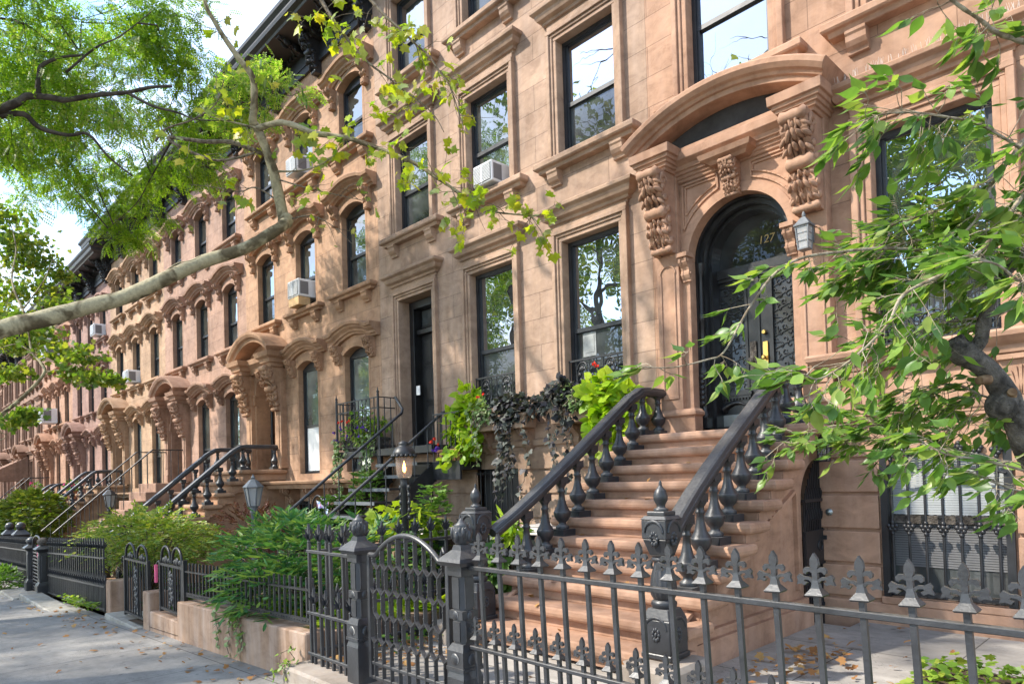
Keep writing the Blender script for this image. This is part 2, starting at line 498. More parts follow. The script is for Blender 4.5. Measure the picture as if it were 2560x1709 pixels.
M['spike'] = paint('spike_plastic', (.55, .5, .46), .4, .2)
M['ply'] = paint('pale_board', (.55, .36, .18), .8, .2)
M['plane_bark'] = bark('plane_bark', (.12, .095, .055), (.38, .33, .21), 4.5, .40, .52, .6)
M['dark_bark'] = bark('dark_bark', (.05, .04, .033), (.10, .085, .07))
M['cherry_bark'] = bark('cherry_bark', (.055, .047, .04), (.19, .165, .14), 14, .35, .65, 1.0, .04)
M['cherry_cut'] = bark('cut_wood', (.16, .09, .05), (.28, .18, .10), 12)
M['twig'] = bark('twig_bark', (.11, .085, .06), (.22, .18, .13), 20)
M['twig2'] = bark('twig_pale', (.20, .15, .10), (.36, .30, .22), 20)
G = lambda *c: c
M['l_plane'] = leafmat('plane_leaf', [(.30, .42, .03), (.42, .50, .03), (.50, .50, .03), (.20, .34, .05), (.54, .46, .04), (.32, .40, .16)], .55)
M['l_planeg'] = leafmat('plane_leaf_green', [(.11, .19, .03), (.15, .24, .04), (.19, .27, .04), (.30, .32, .05)], .55)
M['l_locust'] = leafmat('locust_leaf', [(.15, .28, .02), (.22, .36, .03), (.30, .40, .05), (.10, .21, .02)], .6)
M['l_locust2'] = leafmat('locust_leaf_lime', [(.24, .42, .04), (.34, .48, .08), (.50, .52, .18), (.18, .36, .03)], .6)
M['l_cherry'] = leafmat('cherry_leaf', [(.11, .22, .05), (.16, .29, .06), (.24, .37, .08), (.08, .16, .05), (.14, .25, .055), (.30, .38, .09)], .5, .34)
M['l_nandina'] = leafmat('nandina_leaf', [(.04, .13, .05), (.07, .20, .06), (.12, .25, .06), (.22, .32, .07)], .35)
M['l_shrub'] = leafmat('shrub_leaf', [(.12, .22, .03), (.22, .32, .05), (.30, .37, .09), (.38, .38, .07)], .4)
M['l_lime'] = leafmat('lime_leaf', [(.22, .38, .015), (.32, .46, .02), (.40, .50, .03)], .4)
M['l_dark'] = leafmat('dark_leaf', [(.022, .020, .026), (.04, .036, .044), (.05, .06, .048), (.09, .10, .085)], .15, .5)
M['l_ivy'] = leafmat('ivy_leaf', [(.12, .20, .06), (.20, .30, .11), (.34, .40, .22), (.10, .18, .05)], .3)
M['l_box'] = leafmat('small_leaf', [(.07, .16, .03), (.11, .22, .04), (.17, .29, .05)], .35)
M['l_mix'] = leafmat('mixed_leaf', [(.14, .26, .03), (.24, .36, .04), (.10, .20, .03), (.33, .40, .06)], .4)
M['l_maple'] = leafmat('maple_leaf', [(.26, .36, .03), (.34, .42, .03), (.20, .30, .03)], .45)
M['l_wine'] = leafmat('wine_leaf', [(.10, .03, .025), (.16, .05, .035), (.13, .07, .04)], .35)
M['l_dead'] = leafmat('dead_leaf', [(.30, .13, .04), (.42, .21, .07), (.24, .10, .035), (.48, .28, .10)], .2, .7)
M['l_laurel'] = leafmat('laurel_leaf', [(.10, .17, .02), (.20, .24, .03), (.07, .13, .02), (.28, .30, .05)], .35)
# ------------------------------------------------------------------ ground profile: the street falls gently towards the far end
def zg(x):
    if x > -3.5: return 0.0
    if x > -16: return -.042*(-3.5-x)
    return -.525 - .034*(-16-x)

def arcpts(hw, z0, rise, n=10):
    """segmental arch from (-hw,z0) to (hw,z0)"""
    rad = (hw*hw+rise*rise)/(2*rise); cz = z0+rise-rad; a = math.asin(min(1, hw/rad))
    return [(rad*math.sin(-a+2*a*i/n), cz+rad*math.cos(-a+2*a*i/n)) for i in range(n+1)]

# ------------------------------------------------------------------ window kinds (origin: opening centre, sill level, wall plane y=0)
def sash_mb(hw, h, fr=.05, y=.12, meet=.46, arch=0):
    b = MB()
    b.box(-hw, -hw+fr, y-.02, y+.05, 0, h); b.box(hw-fr, hw, y-.02, y+.05, 0, h)
    b.box(-hw+fr, hw-fr, y-.02, y+.05, 0, fr); b.box(-hw+fr, hw-fr, y-.02, y+.05, h-fr, h)
    zm = h*meet
    b.box(-hw+fr, hw-fr, y-.005, y+.05, zm-.025, zm+.03)
    b.box(-hw+fr, -hw+fr+.03, y, y+.05, fr, h-fr); b.box(hw-fr-.03, hw-fr, y, y+.05, fr, h-fr)
    if arch:
        pts = arcpts(hw, h, arch)
        b.prism([(hw, h-.03), (-hw, h-.03)] + pts, 'y', y-.01, y+.05)
    return b
def pane_mb(hw, z0, z1, y):
    return MB().add([(-hw, y, z0), (hw, y, z0), (hw, y, z1), (-hw, y, z1)], [(0, 1, 2, 3)])

CORB = [(0, 0), (-.13, 0), (-.13, -.03), (-.115, -.05), (-.11, -.10), (-.085, -.14), (-.05, -.165), (-.045, -.20), (0, -.20)]
def sill_mb(hw, corbel=True, p=.17, t=.15):
    b = MB().mold(-hw, hw, [(.015, -t), (p-.06, -t), (p-.05, -t+.05), (p-.015, -t+.055), (p, -t+.075), (p, -.02), (p-.015, -.001)])
    if corbel:
        for s in (-1, 1):
            x = s*(hw-.13)
            b.prism([(y, z-t) for y, z in CORB], 'x', x-.09, x+.09)
    return b
def surround_mb(hw, h, w=.24):
    b = MB(); d = [(0, w*.36, .03, .22), (w*.36, w*.62, .05, .06), (w*.62, w, .075, .06)]
    for i0, i1, p, yb in d:
        zt = h+i0
        b.box(-hw-i1, -hw-i0, -p, yb, 0, zt); b.box(hw+i0, hw+i1, -p, yb, 0, zt)
        b.box(-hw-i1, hw+i1, -p, yb, zt, h+i1)
    return b
LINT = [(.0, 0), (.03, .0), (.035, .03), (.07, .04), (.075, .075), (.13, .10), (.15, .135), (.155, .165), (.205, .195), (.21, .235), (.20, .245)]
def lintel_mb(hw, z, k=1.0):
    return MB().mold(-hw, hw, [(p*.95+.002, z+q*k) for p, q in LINT])

def pane_pair(win, hw, h, y, meet, up, lo, fr=.05):
    pane_mb(hw-fr, h*meet, h-fr+.02, y+.02).build('pane', M[up], win)
    pane_mb(hw-fr, fr-.02, h*meet, y+.035).build('pane', M[lo], win)

def flat_window(parent, x, z, hw, h, trim, lint=.27, sill=True, up='glass', lo='glassd', meet=.46, sash='sash', w=.24, y=.12):
    win = sash_mb(hw, h, meet=meet, y=y).build('window', M[sash], parent, (x, 0, z))
    pane_pair(win, hw, h, y, meet, up, lo)
    surround_mb(hw, h, w).build('surround', M[trim], win, bevel=.006)
    b = MB().box(-hw-w+.01, hw+w-.01, -.05, .03, h+w, h+w+lint)
    b.merge(lintel_mb(hw+w-.03, h+w+lint))
    b.build('lintel', M[trim], win, bevel=.004)
    if sill: sill_mb(hw+w+.04).build('sill', M[trim], win, bevel=.006)
    return win

HOODP = [(0, 0), (.07, 0), (.085, .035), (.115, .045), (.125, .085), (.175, .12), (.19, .15), (.225, .165), (.235, .215), (.22, .235), (0, .235)]
def hood_path(W, ez, up=.14, n=7):
    half = [(-W, ez), (-W+.19, ez)]
    x0, x1 = -W+.19, -W*.44
    for i in range(1, 5):
        t = i/4; half.append((x0+(x1-x0)*t, ez+up*.62*(t*t*(3-2*t))))
    for i in range(1, n+1):
        t = i/n; half.append((x1*(1-t), ez+up*(.62+.38*math.sin(t*math.pi/2))))
    return half + [(-x, z) for x, z in half[-2::-1]]
def console_mb(w, h, p, carved=False):
    """S scroll bracket, top at z=0, hanging down; projects p at the top"""
    pr = [(0, 0), (-p, 0), (-p*1.02, -.10*h), (-p*.98, -.2*h), (-p*.82, -.30*h), (-p*.60, -.40*h), (-p*.50, -.52*h), (-p*.55, -.62*h), (-p*.56, -.72*h), (-p*.42, -.84*h), (-p*.26, -.93*h), (-p*.24, -h), (0, -h)]
    b = MB()
    b.prism(pr, 'x', -w/2, -w/4); b.prism(pr, 'x', w/4, w/2)
    b.prism([(y*.90, z*.985) for y, z in pr], 'x', -w/4, w/4)
    for s in (-1, 1):
        b.lathe([(.0, 0), (p*.17, .004), (p*.17, .012), (p*.08, .016)], (s*(w/2) + (0 if s > 0 else -.016), -p*.74, -.15*h), 10, axis='x')
        b.lathe([(.0, 0), (p*.11, .004), (p*.11, .012), (p*.05, .016)], (s*(w/2) + (0 if s > 0 else -.016), -p*.38, -.66*h), 10, axis='x')
    if carved:
        rr = random.Random(5)
        face = [(y*1.02, z) for y, z in pr[1:-1]]
        for j in (-.12, .12):
            b.tube([(j*w+.03*w*math.sin(i*1.7+j*9), y-.004, z) for i, (y, z) in enumerate(face)], [w*.055*(1+.3*math.sin(i*2.1)) for i in range(len(face))], 6)
        # scroll rolls at the brow, the waist and the foot
        for zc, yc, rr_ in ((-.045, -.98, .075), (-.505, -.60, .085), (-.96, -.30, .05)):
            for q0, q1 in ((-.54, .54),):
                b.lathe([(rr_*h*.5, q0*w), (rr_*h, (q0*.9+q1*.1)*w), (rr_*h*.82, (q0*.72+q1*.28)*w), (rr_*h*.92, (q0*.5+q1*.5)*w), (rr_*h*.82, (q0*.28+q1*.72)*w), (rr_*h, (q0*.1+q1*.9)*w), (rr_*h*.5, q1*w)], (0, yc*p, zc*h), 10, axis='x')
        # acanthus tiers: pointed lobes fanned out, tips turning away from the face
        for zc, yc, k in ((-.15, -1.03, 1.0), (-.25, -1.0, 1.25), (-.36, -.88, 1.05), (-.63, -.63, .9), (-.74, -.64, 1.1), (-.86, -.50, .85)):
            for j in (-1.1, -.55, 0, .55, 1.1):
                q = Matrix.Rotation(-j*.75+rr.uniform(-.2, .2), 3, 'Y') @ Matrix.Rotation(.75+rr.uniform(-.3, .3), 3, 'X')
                b.ell((j*w*.42, yc*p+.025*abs(j)+rr.uniform(-.012, .008), zc*h-.02*abs(j)+rr.uniform(-.01, .01)), (w*.085*k, p*.055*k, h*.058*k), seg=6, rings=5, M=q)
        for s in (-1, 1):
            for i in range(7):
                zc = -.08-.13*i; i2 = min(len(face)-1, 1+i+(i > 3)); yy = face[i2][0]
                b.ell((s*w*.54, yy*.72, zc*h), (w*.07, p*.16, h*.045), seg=6, rings=5, M=Matrix.Rotation(.7+.4*math.sin(i*2), 3, 'X'))
            b.tube([(s*w*.55, -p*.72+p*.20*(1-a_/9)*math.cos(a_), -.14*h+p*.20*(1-a_/9)*math.sin(a_)) for a_ in np.linspace(0, 8.2, 22)], w*.06, 5)
    return b

PROTO = {}
def arch_window_proto(key, hw, h, rise, trim, eart, kind, W=.84, sash='sash', up='glassm', lo='glassd', sillp=True, br=.36, meet=.45):
    """curved-head window with an eyebrow hood on two consoles; built once per key, afterwards copied"""
    win = sash_mb(hw, h, arch=rise, meet=meet, y=.13).build('window', M[sash])
    pane_pair(win, hw, h, .13, meet, up, lo)
    b = MB()
    for s in (-1, 1):
        x = s*hw; b.box(x, x+s*.06, -.004, .20, 0, h)
    arc = arcpts(hw, h, rise)
    b.prism([(hw+.06, h), (hw+.06, h+rise+.08), (-hw-.06, h+rise+.08), (-hw-.06, h)] + arc, 'y', -.004, .20)
    up_ = [(x*1.13, z+.075) for x, z in arc]
    b.prism(arc + up_[::-1], 'y', -.045, -.004)
    b.build('surround', M[trim], win)
    ez = eart-.235
    MB().pathmold(hood_path(W, ez), HOODP).build('hood', M[trim], win)
    cm = console_mb(.15, br, .21, kind == 'carved')
    if kind != 'carved':
        cm.box(-.065, .065, -.10, 0, -br-.12, -br-.01); cm.box(-.045, .045, -.112, -.10, -br-.10, -br-.03)
    c = cm.build('bracket', M[trim], win, (-hw-.17, 0, ez))
    dup(c, win, (hw+.17, 0, ez))
    if sillp: sill_mb(hw+.19, p=.16, t=.14).build('sill', M[trim], win, bevel=.005)
    PROTO[key] = win
    win.hide_render = True
    return win

# ------------------------------------------------------------------ walls
def wall_mb(x0, x1, z0, z1, openings, depth=9.0):
    b = MB()
    xs = sorted({x0, x1} | {v for o in openings for v in (o[0], o[1])}); zs = sorted({z0, z1} | {v for o in openings for v in (o[2], o[3])})
    for i in range(len(xs)-1):
        for j in range(len(zs)-1):
            cx, cz = (xs[i]+xs[i+1])/2, (zs[j]+zs[j+1])/2
            if any(o[0] < cx < o[1] and o[2] < cz < o[3] for o in openings): continue
            b.add([(xs[i], 0, zs[j]), (xs[i+1], 0, zs[j]), (xs[i+1], 0, zs[j+1]), (xs[i], 0, zs[j+1])], [(0, 1, 2, 3)])
    e = .004
    b.add([(x0+e, 0, z0), (x0+e, depth, z0), (x0+e, depth, z1), (x0+e, 0, z1)], [(0, 1, 2, 3)])
    b.add([(x1-e, 0, z0), (x1-e, depth, z0), (x1-e, depth, z1), (x1-e, 0, z1)], [(3, 2, 1, 0)])
    b.add([(x0+e, depth, z0), (x1-e, depth, z0), (x1-e, depth, z1), (x0+e, depth, z1)], [(3, 2, 1, 0)])
    return b

def cornice(h, x0, x1, z, mat='tin', p=.78, n=7, loc=None):
    """pressed-metal cornice: frieze, dentils, crown on modillions, long brackets between the bays"""
    b = MB()
    b.box(x0, x1, -.06, .02, z, z+.10); b.box(x0, x1, -.035, .02, z+.10, z+.44); b.box(x0, x1, -.10, .02, z+.44, z+.52)
    for i in range(int((x1-x0)/.14)): b.box(x0+.03+i*.14, x0+.11+i*.14, -.15, -.10, z+.45, z+.52)
    for i in range(3):
        w = (x1-x0)/3; b.box(x0+i*w+.35, x0+(i+1)*w-.35, -.052, -.035, z+.17, z+.38)
    b.mold(x0+.002, x1-.002, [(.02, z+.52), (.16, z+.54), (p-.12, z+.58), (p-.10, z+.62), (p-.02, z+.66), (p, z+.72), (p, z+.76), (p+.06, z+.82), (p+.07, z+.88), (0, z+.90)])
    c = b.build('cornice', M[mat], h, loc)
    big = console_mb(.17, .78, .40, True)
    first = None
    for i in range(4):
        xx = x0+.13+(x1-x0-.26)*i/3
        first = big.build('bracket', M[mat], c, (xx, 0, z+.53)) if first is None else dup(first, c, (xx, 0, z+.53))
    mod = MB().merge(console_mb(.11, .16, p-.22))
    mod.box(-.07, .07, -(p-.18), 0, 0, .035)
    f2 = None
    for i in range(n+1):
        xx = x0+.3+(x1-x0-.6)*i/n
        f2 = mod.build('modillion', M[mat], c, (xx, -.02, z+.545)) if f2 is None else dup(f2, c, (xx, -.02, z+.545))
    return c

# ------------------------------------------------------------------ arched doorway under a barrel hood (houses further along the row)
def arch_door(h, x, z, trim, hw=.56, spring=1.72, eart=2.64, W=1.08, p=.52):
    """origin at door sill; returns door part"""
    d = MB()
    zt = spring+hw
    d.box(-hw, hw, .42, .46, 0, zt)
    for s in (-1, 1):
        d.box(s*.02, s*(hw-.10), .39, .42, .12, spring-.05)
        d.box(s*.10, s*(hw-.18), .375, .39, .25, .75); d.box(s*.10, s*(hw-.18), .375, .39, .9, spring-.2)
        d.lathe([(.05, 0), (.05, .2), (.035, .24), (.035, .75), (.05, .8), (.03, .86), (.03, 1.5), (.06, 1.62), (.06, spring)], (s*(hw-.07), .30, 0), 10)
    d.box(-hw, hw, .36, .42, spring-.05, spring+.05)
    door = d.build('door', M['wood'], h, (x, 0, z))
    b = MB()
    arc = [(hw*math.cos(t), spring+hw*math.sin(t)) for t in [math.pi*i/16 for i in range(17)]]
    top = eart-.45
    b.prism([(-hw-.06, spring), (-hw-.06, top), (hw+.06, top), (hw+.06, spring)] + arc, 'y', -.05, .44)
    for s in (-1, 1):
        b.box(s*hw, s*(hw+.06), -.05, .44, 0, spring)
        b.box(s*(hw+.06), s*(hw+.36), -.14, .03, .0, eart-.44)
        b.box(s*(hw+.03), s*(hw+.39), -.17, .03, 0, .22)
        b.box(s*(hw+.14), s*(hw+.28), -.155, -.14, .4, eart-1.45)
        b.box(s*(hw-.02), s*(hw+.10), -.09, -.05, spring-.22, spring+.02)
    b.build('surround', M[trim], door, bevel=.005)
    br = console_mb(.27, .95, .36, True).build('bracket', M[trim], door, (-hw-.22, -.10, eart-.43)); dup(br, door, (hw+.22, -.10, eart-.43))
    ck = console_mb(.14, .34, .22, True); ck.build('keystone', M[trim], door, (0, -.05, eart-.43))
    q = MB()
    for s in (-1, 1):
        q.mold(s*(hw+.22)-.17, s*(hw+.22)+.17, [(.28, eart-.43), (.30, eart-.36), (.34, eart-.34), (.36, eart-.26), (.42, eart-.22), (.45, eart-.12), (.0, eart-.10)], y=-.08, base=.27)
    q.mold(-hw, hw, [(.10, eart-.43), (.14, eart-.30), (.22, eart-.22), (.24, eart-.11), (0, eart-.10)], y=-.05)
    n = 18
    path = [(x_, z_) for x_, z_ in arcpts(W-.04, eart-.10, .42, n)]
    q.pathmold(path, [(0, -.10), (p-.10, -.10), (p-.08, -.03), (p-.03, 0), (p, .06), (p, .11), (0, .13)])
    for s in (-1, 1): pass
    inner = [(x_*.90, z_-.10) for x_, z_ in path]
    q.prism(inner, 'y', -.10, -.06)
    q.build('door_hood', M[trim], door)
    return door

def basement_window_mb(hw, h):
    b = MB()
    b.box(-hw, hw, .10, .13, 0, h)
    for i in range(7): b.tube([(-hw+.08+i*(2*hw-.16)/6, -.03, .03), (-hw+.08+i*(2*hw-.16)/6, -.03, h-.02)], .011, 5)
    b.box(-hw, hw, -.045, -.02, .04, .07); b.box(-hw, hw, -.045, -.02, h-.08, h-.05)
    return b

def ledge_mb(x0, x1, z, p=.55):
    b = MB().mold(x0, x1, [(0, z-.16), (p-.12, z-.16), (p-.10, z-.08), (p-.02, z-.06), (p, z-.02), (p, z), (0, z+.005)])
    n = 4
    for i in range(n):
        x = x0+.15+(x1-x0-.3)*i/(n-1)
        b.merge(console_mb(.17, .42, p-.18), Matrix.Translation((x, 0, z-.16)))
    return b

HOUSES = []
def row_house(i, x0, x1, dz, label, bays, wm, tm, sash='sash', flat=False):
    gl = (('glassc', 'glassc'), ('glassm', 'glassd'), ('glassc', 'glassm'), ('glassd', 'glassd'), ('glassm', 'glassc'))[i % 5]
    """one of the houses beyond the near two. bays = (window, window, door) centres"""
    zb = zg((x0+x1)/2)-.35
    h = thing('brownstone_house', label, 'house', ((x0+x1)/2, 0, zb), group='brownstone row houses')
    off = Vector((-(x0+x1)/2, 0, -zb)); HOUSES.append(h)
    top = 10.95+dz
    ops = []
    zs = {'p': 1.72+dz, 's': 5.16+dz, 't': 7.86+dz}
    hs = {'p': 2.22, 's': 1.50, 't': 1.26}
    hw = .425
    for f in 'pst':
        for k, bx in enumerate(bays):
            if f == 'p' and k == 2: continue
            ops.append((bx-hw-.03, bx+hw+.03, zs[f], zs[f]+hs[f]+(.16 if not flat else .05)))
    ops.append((bays[2]-.59, bays[2]+.59, 1.86+dz, 4.30+dz))
    for bx in bays[:2]: ops.append((bx-.5, bx+.5, .0+dz, 1.15+dz))
    wall_mb(x0, x1, zb, top, ops).build('wall', M[wm], h, off)
    for f in 'pst':
        for k, bx in enumerate(bays):
            if f == 'p' and k == 2: continue
            if flat:
                w = flat_window(h, bx, zs[f], hw, hs[f], tm, .14, f != 'p', 'glassm', 'glassd', w=.16)
                w.location = Vector((bx, 0, zs[f]))+off
            else:
                key = f+tm+sash
                if key not in PROTO:
                    eart = {'p': 4.39-1.72, 's': 7.11-5.16, 't': 9.42-7.86}[f]
                    arch_window_proto(key, hw, hs[f], .13, tm, eart, 'carved' if f == 'p' else 'plain', sash=sash, sillp=f != 'p', br=.36 if f == 'p' else .26,
                                      up=gl[0] if f == 'p' else 'glassm', lo='glassd' if f != 'p' else gl[1])
                w = dup(PROTO[key], h, Vector((bx, 0, zs[f]))+off)
                w.hide_render = False
    arch_door(h, bays[2], 1.86+dz, tm).location = Vector((bays[2], 0, 1.86+dz))+off
    for bx in bays[:2]:
        basement_window_mb(.5, 1.15).build('basement_window', M['iron'], h, Vector((bx, 0, dz))+off)
    ledge_mb(bays[1]-.72, bays[0]+.72, 1.58+dz).build('balcony_ledge', M[tm], h, off)
    cornice(h, x0+.01, x1-.01, 10.0+dz, loc=off)
    MB().box(x0+.01, x1-.01, .02, 8.9, top-.02, top+.08).build('roof', M['tin'], h, off)
    return h, off

bx = lambda c: (c, c-1.97, c-3.95)
h3, o3 = row_house(0, -16.25, -10.42, 0, 'orange tan brownstone beside the house with the iron stairs, white shade in a parlour window', (-11.27, -13.2, -15.12), 'w0', 't0')
h4, o4 = row_house(1, -22.3, -16.25, -.21, 'pinkish brownstone between the orange tan house and the yellow tan one', bx(-17.2), 'w1', 't1')
h5, o5 = row_house(2, -28.45, -22.3, -.22, 'yellow tan brownstone with a small air conditioner, beside the mauve house', bx(-23.3), 'w2', 't2', 'sash')
h6, o6 = row_house(3, -34.85, -28.45, -.60, 'mauve pink brownstone beyond the yellow tan house', bx(-29.55), 'w3', 't3')
h7, o7 = row_house(4, -41.1, -34.85, -.64, 'bright coral brownstone just beyond the mauve house', bx(-36.0), 'w4', 't4')
h8, o8 = row_house(5, -47.7, -41.1, -.85, 'brown house with a ribbed awning over its door', (-42.3, -44.6, -46.7), 'w5', 't5', flat=True)
h9, o9 = row_house(6, -54.0, -47.7, -1.0, 'brown house with flat window heads, second from the far end', (-49.0, -51.2, -53.1), 'w6', 't6', flat=True)
h10, o10 = row_house(7, -60.5, -54.0, -1.3, 'last brown house visible at the far end of the row', (-55.2, -57.4, -59.4), 'w7', 't7', flat=True)
sh = MB().box(-.36, .36, .145, .149, .06, .98)
o_ = sh.build('shade', M['shade'], h3, Vector((-13.2, 0, 1.72))+o3)
for key, w in PROTO.items():
    for c in CHILD.get(w.name, []): bpy.data.objects.remove(c)
    bpy.data.objects.remove(w)
# ------------------------------------------------------------------ rusticated basement courses
def rustic(x0, x1, zs, y=-.035, gap=.03):
    b = MB()
    for z0, z1 in zip(zs[:-1], zs[1:]): b.box(x0, x1, y, .02, z0+gap/2, z1-gap/2)
    return b
RZ = [-.02, .31, .63, .95, 1.29, 1.62, 1.93]

def cast_panel(hw, h):
    """balcony guard of scrolled cast iron"""
    b = MB()
    b.box(-hw, hw, -.018, .012, h-.025, h); b.box(-hw, hw, -.01, .01, .0, .025)
    n = 8
    for i in range(n+1):
        x = -hw+2*hw*i/n; b.tube([(x, 0, .0), (x, 0, h-.02)], .008, 5)
    for c in (-hw*.5, hw*.5):
        for s in (-1, 1):
            pts = [(c+s*(.005+.085*math.sin(t*1.0)), -.008, .03+(h-.10)*t/3.1) for t in np.linspace(0, 3.1, 9)]
            b.tube(pts, .011, 5)
            for k in range(5):
                z = .08+k*(h-.14)/5; b.ell((c+s*(.03+.02*(k % 2)), -.01, z), (.032, .012, .028), seg=6, rings=4)
        b.tube([(c+.085*math.cos(t), -.008, h-.13+.085*math.sin(t)) for t in np.linspace(0, math.pi, 8)], .012, 5)
        b.ell((c, -.015, h-.13), (.03, .015, .04), seg=6, rings=4)
    return b

# ================================================================== house with the iron stairs
H2X = (-10.42, -4.6); hx = -7.5
h2 = thing('brownstone_house', 'tan brownstone with straight window heads behind the black iron stairs', 'house', (hx, 0, -.4), group='brownstone row houses')
o2 = Vector((-hx, 0, .4))
B2 = (-9.34, -7.43, -5.53)
ops = []
for b_ in B2:
    ops += [(b_-.50, b_+.50, 5.74, 7.38), (b_-.50, b_+.50, 8.41, 9.93)]
for b_ in B2[1:]: ops.append((b_-.50, b_+.50, 2.53, 4.66))
ops.append((B2[0]-.50, B2[0]+.50, 2.05, 4.66))
ops.append((-7.86, -6.98, .45, 1.66))
wall_mb(H2X[0]+.003, H2X[1], -.4, 11.9, ops).build('wall', M['b2'], h2, o2)
UPS = {(1, 's'): ('glassm', 'glassm'), (2, 's'): ('glass', 'glassd'), (0, 's'): ('glassm', 'glassd')}
for k, b_ in enumerate(B2):
    u, l = UPS[(k, 's')]
    flat_window(h2, 0, 0, .47, 1.60, 'b2t', .07, True, u, l, w=.15).location = Vector((b_, 0, 5.75))+o2
    flat_window(h2, 0, 0, .47, 1.48, 'b2t', .07, True, 'glass', 'glassd', w=.15).location = Vector((b_, 0, 8.42))+o2
    if k:
        w = flat_window(h2, 0, 0, .47, 2.10, 'b2t', .05, True, 'glass', 'glassd', meet=.43, w=.15)
        w.location = Vector((b_, 0, 2.54))+o2
        cast_panel(.455, .50).build('window_guard', M['iron'], w, (0, .045, .01))
        if k == 2:
            s = MB().box(-.30, -.08, .148, .152, .55, .86); s.box(-.27, -.11, .144, .148, .60, .82)
            s.build('shutter', M['curtain'], w)
# door
d = MB()
dl = .47
d.box(-dl, -dl+.12, .20, .42, 0, 2.55); d.box(dl-.12, dl, .20, .42, 0, 2.55)
d.box(-dl+.12, dl-.12, .20, .42, 2.42, 2.55); d.box(-dl+.12, dl-.12, .26, .42, 1.98, 2.06)
d.box(-dl+.12, dl-.12, .36, .42, 0, 1.98); d.box(-dl+.12, dl-.12, .37, .42, 2.06, 2.42)
for s in (-1, 1):
    x0, x1 = sorted((s*.03, s*.28))
    for z0, z1 in ((.12, .72), (.82, 1.38), (1.46, 1.88)):
        d.box(x0, x1, .345, .36, z0, z1); d.box(x0+.03, x1-.03, .335, .345, z0+.03, z1-.03)
d.box(-.33, -.01, .352, .37, 2.10, 2.14); d.box(.01, .33, .352, .37, 2.10, 2.14)
door2 = d.build('door', M['wood'], h2, Vector((B2[0], 0, 2.07))+o2, bevel=.004)
surround_mb(.47, 2.56, .15).build('surround', M['b2t'], door2, bevel=.006)
lb = MB().box(-.61, .61, -.05, .03, 2.71, 2.77); lb.merge(lintel_mb(.59, 2.77)); lb.build('lintel', M['b2t'], door2, bevel=.004)
pane_mb(.30, 2.14, 2.40, .358).build('pane', M['glassd'], door2)
kn = MB(); kn.lathe([(.0, 0), (.03, .01), (.032, .03), (.015, .05)], (.24, .30, 1.0), 10, axis='y'); kn.build('handle', M['brass'], door2)
bz = MB().box(-.30, -.20, .185, .20, .92, 1.08); bz.box(-.28, -.22, .18, .185, 1.0, 1.05); bz.build('intercom', M['acw'], door2, bevel=.004)
basement_window_mb(.42, 1.20).build('basement_window', M['iron'], h2, Vector((-7.42, 0, .46))+o2)
rb = rustic(-8.9, -7.88, RZ); rb.merge(rustic(-6.95, H2X[1]-.02, RZ)); rb.merge(rustic(-10.3, -9.9, RZ))
rb.mold(-10.40, H2X[1]-.05, [(.01, 1.95), (.05, 1.96), (.06, 2.02), (.04, 2.05), (0, 2.06)])
rb.build('basement_course', M['b2t'], h2, o2, bevel=.008)
bd = MB().box(-9.75, -9.0, .10, .14, 0, 1.8); 
bd.build('basement_door', M['wood'], h2, Vector((0, -.14, 0))+o2)
cornice(h2, H2X[0]+.02, H2X[1]-.02, 11.05, loc=o2)
MB().box(H2X[0]+.02, H2X[1]-.02, .02, 8.9, 11.88, 11.98).build('roof', M['tin'], h2, o2)

# ================================================================== house with the arched doorway
H1X = (-4.6, 1.9); hx = -1.4
h1 = thing('brownstone_house', 'coral brownstone with the arched black doorway marked 127 and wide stone steps', 'house', (hx, 0, -.4), group='brownstone row houses')
o1 = Vector((-hx, 0, .4))
CX = -3.50
ops = []
for b_ in (-3.56, -1.68, .25): ops += [(b_-.50, b_+.50, 5.74, 7.38), (b_-.50, b_+.50, 8.41, 9.93)]
for b_ in (-1.70, .25): ops += [(b_-.50, b_+.50, 2.60, 4.66), (b_-.50, b_+.50, .36, 1.72)]
ops.append((CX-.62, CX+.62, 1.96, 4.60))
wall_mb(H1X[0]+.003, H1X[1], -.4, 12.1, ops).build('wall', M['b1'], h1, o1)
for k, b_ in enumerate((-3.56, -1.68, .25)):
    flat_window(h1, 0, 0, .47, 1.60, 'b1t', .07, True, 'glass', 'glass', w=.17, meet=.5).location = Vector((b_, 0, 5.75))+o1
    flat_window(h1, 0, 0, .47, 1.48, 'b1t', .07, True, 'glass', 'glassd', w=.17).location = Vector((b_, 0, 8.42))+o1
